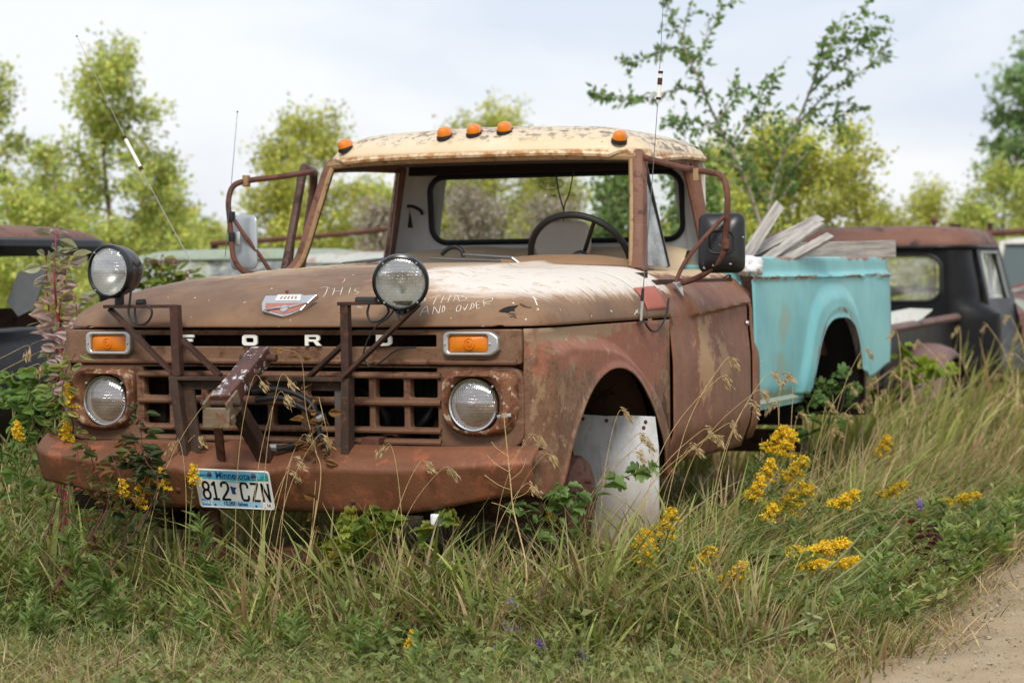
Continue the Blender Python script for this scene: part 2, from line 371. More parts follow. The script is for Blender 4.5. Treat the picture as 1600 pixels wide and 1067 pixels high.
c = m.mix(m.ss(m.noise(40, 2, .5, vec=m.sc(None, (1, 1, 1), (4, 4, 4))), .77, .79), c, S('dfe9e6'))
ring = m.n('ShaderNodeVectorMath', {0: m.n('ShaderNodeCombineXYZ', {0: m.ma('MULTIPLY', m.ma('SUBTRACT', Y, 4.0), 1/.46), 1: m.ma('MULTIPLY', m.ma('MAXIMUM', m.ma('SUBTRACT', Z, .66), 0.), 1/.385)})}, out='Value', operation='LENGTH')
lip = m.ss(m.ma('ABSOLUTE', m.ma('SUBTRACT', m.ma('ADD', ring, m.ma('MULTIPLY', m.ma('SUBTRACT', n2, .5), .12)), 1.0)), .035, .012)
c = m.mix(m.ma('MULTIPLY', lip, m.ss(m.noise(4, 3, .5), .47, .53)), c, S('7d5440'))
c = m.mix(m.ma('MULTIPLY', m.ss(m.ma('ABSOLUTE', m.ma('SUBTRACT', Z, m.ma('ADD', 1.207, m.ma('MULTIPLY', m.ma('SUBTRACT', n2, .5), .05)))), .010, .004), m.ss(m.noise(3.4, 3, .5, vec=m.sc(None, (1, 1, 1), (2, 7, 5))), .50, .58)), c, S('7d5a44'))
c = m.mix(m.ma('MULTIPLY', m.ss(m.noise(1, 5, .7, vec=m.sc(None, (14, 26, 3))), .54, .66), .45), c, S('94aea2'))
MT['turquoise_paint'] = m.fin(c, m.mr(n2, 0, 1, .35, .6), 0, m.bump(m.ma('ADD', n1, m.ma('MULTIPLY', n3, .04)), .2, .02), .4)
# cream roof with peeled grey flecks on top
m = Mat('cream_paint'); n1 = m.noise(2.0, 5, .6); n2 = m.noise(24, 6, .72); n3 = m.noise(80, 3, .6); X, Y, Z = m.xyz()
c = m.mix(m.ss(n1, .3, .7), S('d0bc99'), S('d9cab0'))
c = m.mix(m.ss(Z, 1.79, 1.85), c, S('cbbca2'))
fl = m.ma('MULTIPLY', m.ss(n2, .525, .56), m.ss(m.ma('ADD', Z, m.ma('MULTIPLY', n1, .05)), 1.80, 1.86)); c = m.mix(fl, c, S('776c64'))
fl2 = m.ma('MULTIPLY', m.ss(n2, .49, .53), m.blob((.66, 2.35, 1.79), (.16, .40, .035), n2, .2, .2)); c = m.mix(fl2, c, S('74665a'))
c = m.mix(m.ss(m.noise(50, 3, .6), .70, .73), c, S('6f4c33'))
c = m.mix(m.ma('MULTIPLY', m.ss(Z, 1.765, 1.748), m.ss(n2, .4, .6)), c, S('a1713f'))
MT['cream_paint'] = m.fin(c, m.mr(n2, 0, 1, .35, .65), 0, m.bump(n3, .1, .003), .4)

simple('chrome', S('cfd1d4'), .2, 1.0, 18, .12, .1)
simple('alloy', S('c4c4c2'), .34, .8, 40, .12, .15)
simple('white_letter', S('e8e6de'), .4, 0, 30, .05)
simple('black_metal', S('17171a'), .38, 0, 20, .3, .05)
simple('black_rubber', S('141415'), .6, 0, 30, .3, .1)
simple('black_gloss', S('101014'), .25, 0, 8, .3)
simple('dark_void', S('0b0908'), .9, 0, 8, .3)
simple('white_panel', S('e6e8ec'), .45, 0, 7, .1, .05)
simple('white_cloth', S('e4e4e8'), .8, 0, 20, .08, .3)
simple('tan_vinyl', S('bca88a'), .6, 0, 9, .2, .15)
simple('dash_brown', S('98785a'), .6, 0, 9, .18, .1)
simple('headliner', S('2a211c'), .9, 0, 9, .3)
simple('grey_vinyl', S('c4b9aa'), .6, 0, 9, .12, .1)
simple('plate_black', S('131313'), .4, 0, 50, .1)
simple('plate_navy', S('1c3f74'), .4, 0, 50, .1)
simple('plate_sky', S('58b4d8'), .4, 0, 40, .08)
simple('plate_green', S('2f8f86'), .4, 0, 90, .3)
simple('plate_white', S('dcdcd8'), .4, 0, 40, .05)
simple('sticker_blue', S('4d9fe0'), .4, 0, 40, .08)
simple('sticker_white', S('e6e6e4'), .4, 0, 40, .05)
simple('emblem_red', S('a06a5c'), .5, 0, 40, .2)
simple('scratch_white', S('ddd6cb'), .7, 0, 60, .1)
m = Mat('dirty_panel'); n1 = m.noise(5, 5, .65); n2 = m.noise(24, 5, .7, vec=m.sc(None, (1, 1, .3))); X, Y, Z = m.xyz(); c = m.mix(m.ss(n1, .4, .62), S('e2e4e8'), S('c9c6c0')); c = m.mix(m.ma('MULTIPLY', m.ss(n2, .54, .66), .5), c, S('9a8a76')); c = m.mix(m.ma('MULTIPLY', m.ss(m.ma('ADD', Z, m.ma('MULTIPLY', n1, .2)), .58, .40), .7), c, S('8d7d68')); c = m.mix(m.ma('MULTIPLY', m.ss(m.ma('ADD', Z, m.ma('MULTIPLY', n2, .08)), .80, .83), .6), c, S('8a6a50')); MT['dirty_panel'] = m.fin(c, .45, 0, m.bump(n1, .3, .02))
m = Mat('interior_white'); n1 = m.noise(4, 5, .65); n2 = m.noise(22, 5, .7, vec=m.sc(None, (1, 1, .35)))
c = m.mix(m.ss(n1, .3, .7), S('d4d2ce'), S('e6e5e2')); c = m.mix(m.ss(n2, .66, .70), c, S('2c2622'))
MT['interior_white'] = m.fin(c, .6)
m = Mat('amber'); st = m.n('ShaderNodeTexWave', {'Vector': m.p(), 'Scale': 60., 'Distortion': .5})
MT['amber'] = m.fin(S('f58a14'), .22, 0, m.bump(st, .25, .003), Transmission_Weight=.25, Emission_Color=(0, 0, 0, 1))
# thin glass: mostly clear, reflective at grazing angles, faintly dusty
def glass(name, tint=(.92, .95, .93, 1), dust=.06, rough=.02, dustcol=None):
    m = Mat(name); t = m.t
    tr = m.n('ShaderNodeBsdfTransparent', {'Color': tint}); gl = m.n('ShaderNodeBsdfGlossy', {'Color': (1, 1, 1, 1), 'Roughness': rough})
    fr = m.n('ShaderNodeFresnel', {'IOR': 1.5}); mx = m.n('ShaderNodeMixShader', {0: fr, 1: tr, 2: gl})
    df = m.n('ShaderNodeBsdfDiffuse', {'Color': dustcol or S('b8b4aa')}); n1 = m.noise(6, 5, .65)
    mx2 = m.n('ShaderNodeMixShader', {0: m.ma('MULTIPLY', m.ss(n1, .25, .8), dust), 1: mx, 2: df})
    t.links.new(mx2, m.out.inputs['Surface']); t.nodes.remove(m.b); MT[name] = m.m
glass('window_glass', dust=.12); glass('dusty_glass', dust=.6, dustcol=S('c9ccc6')); glass('vent_glass', dust=.75, dustcol=S('dfe4e4')); glass('van_glass', (.25, .30, .30, 1), dust=.25)
# lamp lens: clear with moulded flutes over a silvered bowl
def lens(name, seedloc):
    m = Mat(name); t = m.t; X, Y, Z = m.xyz()
    vx = m.n('ShaderNodeTexWave', {'Vector': m.p(), 'Scale': 38., 'Distortion': .3}, bands_direction='X')
    vz = m.n('ShaderNodeTexBrick', {'Vector': m.sc(None, (1, 1, 1), (0, 0, 0), (math.radians(90), 0, 0)), 'Scale': 22., 'Mortar Size': .05}, out='Fac')
    h = m.ma('ADD', m.ma('MULTIPLY', vx, .5), vz)
    nm = m.bump(h, .35, .004)
    tr = m.n('ShaderNodeBsdfTransparent', {'Color': m.mix(h, (1, 1, 1, 1), (.80, .82, .82, 1))}); gl = m.n('ShaderNodeBsdfGlossy', {'Color': (1, 1, 1, 1), 'Roughness': .08, 'Normal': nm})
    mx = m.n('ShaderNodeMixShader', {0: .30, 1: tr, 2: gl})
    df = m.n('ShaderNodeBsdfDiffuse', {'Color': S('e4e6e3')}); n1 = m.noise(14, 5, .65, vec=m.sc(None, (1, 1, 1), seedloc))
    mx = m.n('ShaderNodeMixShader', {0: m.ma('MULTIPLY', m.ss(n1, .3, .8), .16), 1: mx, 2: df})
    t.links.new(mx, m.out.inputs['Surface']); t.nodes.remove(m.b); MT[name] = m.m
lens('lamp_lens', (0, 0, 0))
m = Mat('silver_bowl'); n1 = m.noise(9, 4, .6); MT['silver_bowl'] = m.fin(m.mix(n1, S('d2d3cf'), S('f8f8f4')), .28, .5, m.bump(m.n('ShaderNodeTexBrick', {'Vector': m.sc(None, (1, 1, 1), (0, 0, 0), (math.radians(90), 0, 0)), 'Scale': 24., 'Mortar Size': .04}, out='Fac'), .7, .006))
# weathered grey wood, grain along local x
m = Mat('weathered_wood'); g = m.noise(1, 5, .65, vec=m.sc(None, (3, 60, 60))); n1 = m.noise(9, 4, .6)
c = m.mix(m.ss(g, .3, .7), S('7f7a74'), S('b5b0a8')); c = m.mix(m.ma('MULTIPLY', m.ss(n1, .6, .75), .5), c, S('8a7a66'))
c = m.mix(m.ss(g, .34, .28), c, S('4d4843'))
MT['weathered_wood'] = m.fin(c, .85, 0, m.bump(g, .5, .004))
# ================================================================== the pickup truck
T = thing('pickup_truck', (0, 2.4, .1), 'rusty brown old pickup truck with turquoise bed and cream roof', 'pickup truck')

# ---- hood and cowl share one surface
HW, HR, HZ = .985, .17, 1.06
def hood_yf(x): return .035+.065*(np.abs(x)/.85)**2.2
def hood_top(x, y):
    t = 1.205+.058*sst(.05, .9, y)+.022*sst(.8, 1.7, y)-.030*(np.abs(x)/.9)**2
    ridge = np.exp(-((np.abs(x)-(.50-.10*sst(.25, 1.2, y)))/.024)**2)*.011*sst(.25, .6, y)
    return t+ridge+.007*sst(.50, .34, np.abs(x))*sst(.2, .6, y)
def hood_d(x, y):
    yf = hood_yf(np.minimum(np.abs(x), .85)); qx = np.abs(x)-(HW-HR); qy = yf+HR-y
    return HR-np.hypot(np.maximum(qx, 0), np.maximum(qy, 0))-np.minimum(np.maximum(qx, qy), 0)
def hood_z(x, y):
    d = np.maximum(hood_d(x, y), 0)
    dx = np.maximum(HW-np.abs(x), 1e-4); dy = np.maximum(y-hood_yf(np.minimum(np.abs(x), .85)), 1e-4)
    w = dx*dx/(dx*dx+dy*dy); R = .25+.20*w
    t = np.clip(d/R, 0, 1); E = (1-(1-t)**2.0)**.5
    E = E*(1-w)+w*(1-(1-t)**2.3)**.62
    return HZ+(hood_top(x, y)-HZ)*E
def hood_map(U, Vv, y1=1.62):
    x = U*HW; yf = hood_yf(np.minimum(np.abs(x), .85)); y = yf+Vv*(y1-yf)
    a = np.clip((np.abs(x)-(HW-HR))/HR, 0, 1); b = np.clip((yf+HR-y)/HR, 0, 1)
    a2 = a*np.sqrt(1-b*b/2); b2 = b*np.sqrt(1-a*a/2)
    x = np.where(a > 0, np.sign(x)*(HW-HR+a2*HR), x); y = np.where(b > 0, yf+HR-b2*HR, y)
    return x, y
def warp(n, p):
    t = np.linspace(0, 1, n); return t**p
us = np.linspace(-1, 1, 121); us = np.sign(us)*(1-(1-np.abs(us))**1.7)
vs = np.linspace(0, 1, 90)**1.6
def hood_patch(v0, v1, u0=-1, u1=1):
    UU, VV = np.meshgrid(us, vs, indexing='ij'); x, y = hood_map(UU, VV); z = hood_z(x, y)
    return np.stack([x, y, z], -1)
G = hood_patch(0, 1)
seam = 1.22
iv = int(np.argmin(np.abs(vs*(1.62-.03)+.03-seam)))
# a rusted-through tear near the driver-side front edge
hole_c = np.array([.70, .33]); 
A = G[:, :iv+1]; mb = MB(); mb.grid(A)
def in_hole(v):
    x, y, z = v; q = x-.615; return False
hood = mb.obj('hood', MT['hood_paint'], T, solid=.012, sharp=50)
mb = MB(); Cg = G[:, iv:].copy(); Cg[:, 0, 1] += .006; mb.grid(Cg); mb.obj('cowl', MT['hood_paint'], T, solid=.012, sharp=50)
def on_hood(u, v, off=.0012):
    """where the view ray through a photo point meets the hood (real surface position)"""
    d = ray(u, v); ts = np.linspace(7.2, 10.5, 1500); P = CAM+d*ts[:, None]
    h = P[:, 2]-np.where(hood_d(P[:, 0], P[:, 1]) > 0, hood_z(P[:, 0], P[:, 1]), -9)
    i = int(np.argmax(h < 0)); i = i if h[i] < 0 else len(ts)-1
    p = P[i]; x, y = p[0], p[1]; e = .004
    n = np.array([-(hood_z(x+e, y)-hood_z(x-e, y))/(2*e), -(hood_z(x, y+e)-hood_z(x, y-e))/(2*e), 1.]); n /= np.linalg.norm(n)
    return np.array([x, y, float(hood_z(x, y))])+n*off, n
# primer-red repair panel on the cowl side
mb = MB(); P = []
for y in np.linspace(1.232, 1.478, 8):
    row = []
    for x in np.linspace(.9815, .925, 14): row.append((x+.0015, y, float(hood_z(x, y))+.003))
    P.append(row)
mb.grid(np.array(P)); 
m = Mat('primer_paint'); n1 = m.noise(9, 5, .6); MT['primer_paint'] = m.fin(m.mix(n1, S('a05746'), S('b56a58')), .6)
mb.obj('repair_patch', MT['primer_paint'], hood, solid=.001)
# scratched handwriting, drawn as strokes lying on the sheet metal
def stroke(mb, pts, w=.0025, n=3):
    Q = [on_hood(u, v) for u, v in pts]
    P = cr([q[0] for q in Q], n); N = cr([q[1] for q in Q], n)
    Tn = np.gradient(P, axis=0); Tn /= np.linalg.norm(Tn, axis=1)[:, None]+1e-9
    side = np.cross(N, Tn); side /= np.linalg.norm(side, axis=1)[:, None]+1e-9
    ww = np.array([w*(.55+.45*math.sin(math.pi*min(max(t, .08), .92))) for t in np.linspace(0, 1, len(P))])[:, None]
    mb.grid(np.stack([P-side*ww/2, P+side*ww/2], 1))
def c2(X, Y): return (420+X/3.81, 360+Y/3.81)
WR = [ # crop coordinates of each pen stroke
 [(305,345),(335,338),(365,347)], [(350,345),(340,375),(322,400)], [(392,345),(388,365),(378,388)], [(440,340),(434,360),(425,385)], [(380,367),(408,364),(436,364)],
 [(455,290),(448,303),(440,312)], [(487,343),(482,360),(474,380)], [(540,347),(520,350),(510,358),(520,365),(535,370),(525,378),(508,380)],
 [(897,400),(930,405),(925,425),(900,432)], [(905,402),(902,420),(896,436)],
 [(950,408),(990,398),(1022,392)], [(1000,398),(990,420),(978,445)], [(1042,392),(1034,412),(1024,435)], [(1085,385),(1075,405),(1066,430)], [(1030,415),(1055,410),(1078,408)], [(1100,425),(1108,400),(1120,388),(1128,405),(1135,425)], [(1104,412),(1118,410),(1132,410)], [(1118,392),(1145,390)], [(1178,382),(1160,388),(1152,395),(1170,402),(1180,408),(1165,416),(1145,420)],
 [(900,512),(915,480),(938,452),(946,475),(950,500)], [(908,490),(930,485),(950,482)], [(975,500),(980,475),(985,458),(1000,480),(1012,495),(1018,470),(1022,450)], [(1030,490),(1035,470),(1040,452),(1048,462),(1046,480),(1032,492)], [(1080,470),(1084,471)],
 [(1130,450),(1118,465),(1118,482),(1132,484),(1142,470),(1144,452),(1132,448)], [(1160,460),(1166,478),(1176,460),(1186,440)], [(1195,476),(1205,455),(1210,436),(1222,445),(1218,460),(1200,472)], [(1238,468),(1236,450),(1235,430),(1258,424)], [(1236,448),(1256,444)], [(1238,468),(1260,462)], [(1282,455),(1280,435),(1276,420),(1300,410),(1330,404),(1330,418),(1305,428),(1282,432),(1300,440),(1318,438)],
 [(525,455),(545,460),(560,462)]]
mb = MB()
for st in WR: stroke(mb, [c2(*p) for p in st])
for st in [[(790+0,470+0),(804,480)], [(835,467),(842,478),(843,486)]]: pass
mb.obj('scratched_writing', MT['scratch_white'], hood, smooth=False, split=False)
# rust-through tear: dark jagged opening with curled edge
def c6(X, Y): return (660+X/2.963, 170+Y/2.963)
tear = [(352,940),(375,925),(398,918),(418,915),(446,911),(436,920),(424,930),(430,940),(410,938),(398,948),(380,945),(366,944)]
Q = [on_hood(*c6(*p), off=.0015)[0] for p in tear]
mb = MB(); mb.add(Q, [tuple(range(len(Q)))]); mb.obj('rust_hole', MT['dark_void'], hood, smooth=False)
mb = MB()
for st in [[(400,955),(415,948),(432,958)], [(405,966),(420,960),(434,972)], [(455,905),(475,915),(490,922),(505,920)], [(450,905),(462,912),(478,920)]]: stroke(mb, [c6(*p) for p in st], .006)
mb.obj('rust_crack', MT['dark_rust'], hood, smooth=False, split=False)
mb = MB()
for st in [[(465,830),(476,838),(484,842)], [(485,865),(510,872),(525,895),(537,935)], [(512,870),(530,885)], [(868,935),(878,940)], [(980,955),(998,930)], [(985,935),(1000,950)]]: stroke(mb, [c6(*p) for p in st], .006)
mb.obj('paint_chip', MT['scratch_white'], hood, smooth=False, split=False)

# ---- hood emblem (shield badge: crown band, red field, gear and lightning bolt)
pe, ne = on_hood(450, 484, .010)
ey = np.array([0, .62, .78]); ex = np.array([1., 0, 0]); nrm = np.cross(ex, ey); nrm /= np.linalg.norm(nrm)
def badge(pts, sc=1.0): return [((x-.5)*.205*sc, (y-.5)*.105*sc) for x, y in pts]
out = [(.0,.70),(.06,.92),(.22,.93),(.30,.99),(.70,.99),(.78,.93),(.99,.95),(.90,.70),(.84,.36),(.60,.13),(.5,.08),(.4,.13),(.07,.30),(.03,.5)]
out = [(.02,.93),(.22,.94),(.28,1.0),(.72,1.0),(.78,.94),(1.04,.97),(.93,.66),(.82,.30),(.60,.08),(.5,.03),(.4,.08),(.06,.27),(.0,.6)]
mb = MB(); mb.prism(badge(out), pe-nrm*.010, ex, ey/np.linalg.norm(ey), nrm*.022); emb = mb.obj('hood_emblem', MT['chrome'], T, smooth=False, bevel=.002)
eyn = ey/np.linalg.norm(ey)
mb = MB(); mb.prism(badge([(.08,.60),(.92,.60),(.78,.30),(.58,.14),(.5,.10),(.42,.14),(.12,.31)]), pe+nrm*.0125, ex, eyn, nrm*.0008); mb.obj('red_field', MT['emblem_red'], emb, smooth=False)
mb = MB(); mb.prism(badge([(.25,.70),(.27,.94),(.73,.94),(.75,.70)]), pe+nrm*.0125, ex, eyn, nrm*.0008); mb.obj('crown_band', MT['plate_white'], emb, smooth=False)
mb = MB(); gear = [(math.cos(a)*(.15+(.05 if k % 2 else 0)), math.sin(a)*(.15+(.05 if k % 2 else 0))) for k, a in enumerate(np.linspace(0, 2*math.pi, 24, endpoint=False))]
mb.prism([((.0)*.2+x*.085, (-.165)*.105+y*.085) for x, y in gear], pe+nrm*.0134, ex, eyn, nrm*.004)
mb.prism(badge([(.10,.26),(.40,.42),(.44,.34),(.90,.56),(.60,.36),(.56,.44)]), pe+nrm*.0137, ex, eyn, nrm*.005); mb.obj('gear_and_bolt', MT['chrome'], emb, smooth=False, split=False)
mb = MB()
for i in range(5):
    mb.box(-.034+i*.015, -.026+i*.015, .028, .034, .013, .0145, frame(pe, ex, eyn)); mb.box(-.03+i*.014, -.023+i*.014, .036, .041, .013, .0145, frame(pe, ex, eyn))
mb.obj('crown_marks', MT['emblem_red'], emb, smooth=False, split=False)
p = on_hood(449, 463)[0]; mb = MB(); mb.lathe([(.0, .02), (.006, .02), (.007, .012), (.003, .01), (.003, -.01)], p, (0, -.2, 1), 10); mb.obj('hood_latch_pin', MT['pipe_rust'], T)

# ---- front panel: header with the lettered slot, stamped grille insert, half-round bars
V, F = plate([rrect(-.921, .921, .928, 1.050, .012), rrect(-.60, .60, .989, 1.030, .004)], .012, .005)
obj('header_panel', [(x, y+.092+.012*(x/.9)**2, z) for x, y, z in V], F, MT['header_rust'], T)
holes = [rrect(-.925, .925, .636, .921, .055), rrect(-.60, .595, .899, .913, .003)]
px = [-.479-.137, -.479, -.342, -.2055, -.0685, .0685, .2055, .342, .479, .479+.137]
for i in range(9):
    a, b = px[i]+.014, px[i+1]-.014
    a = max(a, -.597); b = min(b, .597)
    holes.append(rrect(a, b, .808, .874, .008)); holes.append(rrect(a-.002, b+.002, .703, .776, .008))
holes.append(rrect(-.60, .60, .664, .680, .004))
V, F = plate(holes, .014, .006)
grille = obj('grille', [(x, y+.112, z) for x, y, z in V], F, MT['grille_rust'], T)
for z, h, nm in ((.9355, .012, 0), (.886, .011, 0), (.791, .013, 0), (.691, .011, 0), (.651, .012, 0)):
    mb = MB(); L = .905 if z > .9 else .615
    prof = [(-.014, -1), (-.024, -.6), (-.026, 0), (-.022, .6), (-.012, 1), (.004, 1), (.004, -1)]
    mb.grid(np.array([[(x, .102+py, z+h*pz) for py, pz in prof] for x in np.linspace(-L, L, 25)]), closev=True)
    mb.obj('grille_bar', MT['grille_rust'], T)
# chrome letters in the slot
def letter(loops, cx, w=.062, h=.040):
    L = [[(cx+(x-.5)*w, .986+.006+y*h) for x, y in l] for l in loops]
    V, F = plate(L, .004, .0015, 1); return [(x, y+.070, z) for x, y, z in V], F
def rr01(x0, x1, z0, z1, r): return rrect(x0, x1, z0, z1, r, 4)
LET = {'F': [[(0,0),(.2,0),(.2,.36),(.9,.36),(.9,.62),(.2,.62),(.2,.74),(1,.74),(1,1),(0,1)]],
 'O': [rr01(0,1,0,1,.24), rr01(.24,.76,.3,.7,.10)],
 'R': [[(0,0),(.22,0),(.22,.36),(.55,.36),(.76,0),(1.04,0),(.80,.40),(.93,.48),(.97,.6),(.97,.82),(.9,.94),(.78,1),(0,1)], rr01(.22,.74,.58,.78,.06)],
 'D': [[(0,0),(.72,0),(.9,.08),(1,.25),(1,.75),(.9,.92),(.72,1),(0,1)], rr01(.22,.76,.26,.74,.14)]}
for ch, cx in (('F', -.398), ('O', -.135), ('R', .121), ('D', .404)):
    V, F = letter(LET[ch], cx); obj('letter', V, F, MT['white_letter'], T, smooth=False)['label'] = 'pale metal letter '+ch+' in the slot above the grille'
# radiator and dark front bulkhead behind the openings
mb = MB()
mb.box(-.55, .55, .34, .40, .45, .98)
for k in range(38): mb.box(-.54+k*.0292, -.535+k*.0292, .333, .3395, .47, .95)
mb.obj('radiator', MT['dark_void'], T, smooth=False, split=False)
mb = MB(); mb.box(-.93, .93, .42, .45, .40, 1.03); mb.box(-.93, -.60, .25, .28, .45, .95); mb.box(.60, .93, .25, .28, .45, .95); mb.box(-.9, .9, .14, .41, 1.032, 1.045); mb.obj('radiator_support', MT['dark_rust'], T, smooth=False)
for a in ([(.05, .30, .80), (.2, .24, .84), (.30, .22, .78), (.33, .24, .70), (.25, .26, .60)], [(.40, .26, .66), (.48, .24, .72), (.52, .27, .80), (.55, .32, .86)], [(.36, .26, .68), (.45, .28, .70), (.50, .30, .76)]):
    mb = MB(); mb.tube(a, .014, 8, 6); mb.obj('radiator_hose', MT['black_rubber'], T)

# ---- headlights
for sx in (-1, 1):
    cx, cz = .748*sx, .788
    hl = thing('headlight', (cx, .06, cz), None, None); hl.parent = T; hl.location = (cx, .06-2.4, cz-.1)
    ob = .768*sx; mb = MB(); rings = []
    for hs, e, y, f in ((.138, 7, .104, 1), (.136, 7, .080, 1), (.130, 6, .058, .8), (.122, 5.5, .047, .6), (.114, 4.5, .046, .4), (.107, 3.2, .056, .2), (.101, 2.2, .066, 0), (.096, 2, .082, 0)):
        q = np.arange(64)*2*math.pi/64; c, s_ = np.cos(q), np.sin(q)
        ee = np.where(s_ < 0, np.maximum(2.3, e*.42), e); k = (np.abs(c)**ee+np.abs(s_)**ee)**(-1/ee)
        xx = cx+(ob-cx)*f+hs*k*c; zz = cz+hs*k*s_*(.82 if e > 5 else (.86 if e > 4 else .93 if e > 3 else 1))+(.004 if e > 4 else 0)
        rings.append(np.stack([xx, np.full(64, y)+.0*zz, zz], -1))
    mb.grid(np.array(rings), closev=True); mb.obj('bezel', MT['bezel_rust'], hl, solid=.003)
    mb = MB(); mb.lathe([(.094, -.012), (.0945, .004), (.091, .010), (.086, .008), (.085, -.002)], (cx, .068, cz), seg=48); mb.obj('retaining_ring', MT['chrome'], hl)
    mb = MB(); mb.lathe([(.086, -.002), (.080, -.025), (.065, -.05), (.045, -.068), (.02, -.078), (.001, -.08)], (cx, .070, cz), seg=40); mb.obj('reflector', MT['silver_bowl'], hl)
    mb = MB(); mb.lathe([(.0865, -.001), (.078, .009), (.062, .017), (.042, .023), (.02, .0265), (.0005, .0275)], (cx, .068, cz), seg=48); mb.obj('lens', MT['lamp_lens'], hl)
    mb = MB(); mb.lathe([(.014, -.07), (.014, -.03), (.01, -.025), (.0005, -.024)], (cx, .07, cz), seg=14); mb.obj('bulb_shield', MT['alloy'], hl)
    mb = MB()
    for a in (40, 140, 270): mb.lathe([(.0005, .012), (.004, .011), (.005, .006), (.005, 0)], (cx+.1*math.cos(math.radians(a)), .064, cz+.1*math.sin(math.radians(a))), seg=8)
    mb.obj('trim_screw', MT['alloy'], hl)
mb = MB(); mb.beam((.842, .052, .748), (.897, .046, .755), .003, .013); mb.obj('trim_clip', MT['alloy'], T, bevel=.001)

# ---- turn signals
for sx in (-1, 1):
    x0, x1 = .634, .828
    ts = thing('turn_signal', (0, 0, 0), None, None); ts.parent = T; ts.location = (sx*.74, .08-2.4, 1.0-.1)
    L = rrect(x0, x1, .958, 1.043, .022, 5); pts = []
    for x, z in L:
        if x > .80 and sx > 0: x = x+.034*max(0, 1-abs(z-1.0)/.043)
        pts.append((sx*x, z))
    inner = [(sx*x, z) for x, z in rrect(.655, .805, .971, 1.031, .010)]
    V, F = plate([pts, inner], .010, .006); obj('chrome_frame', [(x, y+.074, z) for x, y, z in V], F, MT['alloy'], ts)
    mb = MB(); Gx = np.linspace(.656, .804, 14); Gz = np.linspace(.972, 1.030, 8)
    mb.grid(np.array([[(sx*x, .074-.010*(1-((x-.73)/.078)**4)*(1-((z-1.001)/.031)**4)-.004*math.exp(-((x-.735)**2+(z-1.001)**2)/.0003), z) for z in Gz] for x in Gx])); mb.obj('lens', MT['amber'], ts)
    mb = MB(); mb.box(sx*.73-.074, sx*.73+.074, .076, .080, .972, 1.030)
    mb.lathe([(.021, .0), (.021, .004), (.017, .005), (.016, .0)], (sx*.735, .0645, 1.001), seg=20); mb.lathe([(.011, .0), (.011, .005), (.008, .006)], (sx*.735, .0635, 1.001), seg=16); mb.obj('lens_ring', MT['amber'], ts)
    mb = MB()
    for xx in (.645, .815): mb.lathe([(.0005, .006), (.004, .005), (.005, 0)], (sx*xx, .058, 1.0), seg=8)
    mb.obj('frame_screw', MT['alloy'], ts)

# ---- bumper
xs = np.concatenate([np.linspace(-1, 1, 121)]); 
def bump_y(x): return -.100+.055*np.abs(x)**2+.03*sst(.9, 1.0, np.abs(x))**1.6
prof = [(.15, .615), (.125, .630), (.105, .631), (.065, .611), (.030, .588), (.010, .572), (.002, .563), (.0, .555), (.003, .546), (.014, .52), (.030, .48), (.044, .45), (.054, .428), (.062, .416), (.076, .411), (.10, .413)]
rows = []
for t in xs:
    x = .998*t; y0 = bump_y(t); e = sst(.45, 1.0, abs(t)); row = []
    for py, pz in prof:
        k = (pz-.41)/.21
        z = pz+e*(.078*(1-k)+.024*k)
        d = .010*math.sin(3.1*x+1)*k-.024*math.exp(-((x+.30)/.045)**2)*k+.012*math.exp(-((x+.15)/.07)**2)*k-.022*math.exp(-((x-.02)/.045)**2)*k-.02*math.exp(-((x+.99)/.04)**2)*k*0
        yy = y0+py*(1-.3*e)+.012*math.exp(-((x+.1)/.25)**2)*(1-k)+.004*math.sin(17*x+5*k)*.5
        if t < -.93: z += .018*(abs(t)-.93)/.07*k
        row.append((x, yy, z+d))
    rows.append(row)
mb = MB(); mb.grid(np.array(rows)); bumper = mb.obj('bumper', MT['bumper_rust'], T, solid=.006, sharp=60)
def bump_face(x, z):
    i = int(np.argmin(np.abs(xs*.998-x))); r = np.array(rows[i])[7:]; j = int(np.argmin(np.abs(r[:, 2]-z))); return r[j]
for x, z in ((.325, .466), (-.36, .47)):
    p = bump_face(x, z); mb = MB(); mb.lathe([(.0005, .010), (.008, .009), (.013, .004), (.014, -.004)], p, (0, -1, .1), 14); mb.obj('bumper_bolt', MT['pipe_rust'], bumper)
p = np.array(rows[int(np.argmin(np.abs(xs-.30)))])[2]; mb = MB(); mb.lathe([(.0005, .012), (.009, .011), (.011, .004), (.012, 0)], p+np.array([0, -.01, -.004]), (0, -.5, .8), 8); mb.obj('bumper_bolt', MT['pipe_rust'], bumper)
mb = MB(); mb.box(.62, .66, -.03, 0.02, .37, .412); mb.obj('bumper_clip', MT['white_panel'], bumper, bevel=.004)

# ---- licence plate
ptl, pbr = np.array([-.262, -.118, .566]), np.array([.052, -.062, .414])
pex = np.array([1., .0, -.012]); pex /= np.linalg.norm(pex); pey = np.array([-.02, -.33, .95]); pey -= pex*(pex@pey); pey /= np.linalg.norm(pey); pn = np.cross(pex, pey)
po = np.array([-.102, -.120, .489])       # centre
MP = frame(po, pex, pey)
def on_plate(V, dz): return [tuple(MP @ Vector((x, y, z+dz))) for x, y, z in V]
PW, PH = .305, .152
mb = MB(); mb.prism(rrect(-PW/2, PW/2, -PH/2, PH/2, .013, 5), po, pex, pey, pn*.0025); lic = mb.obj('license_plate', MT['plate_white'], T, smooth=False, bevel=.0008)
lic['label'] = 'white and blue licence plate 812 CZN'
mb = MB(); L = rrect(-PW/2+.004, PW/2-.004, -PH/2+.004, PH/2-.004, .010, 5); mb.tube([MP @ Vector((x, y, .0025)) for x, y in L], .0022, 6, closed=True); mb.obj('raised_rim', MT['plate_white'], lic)
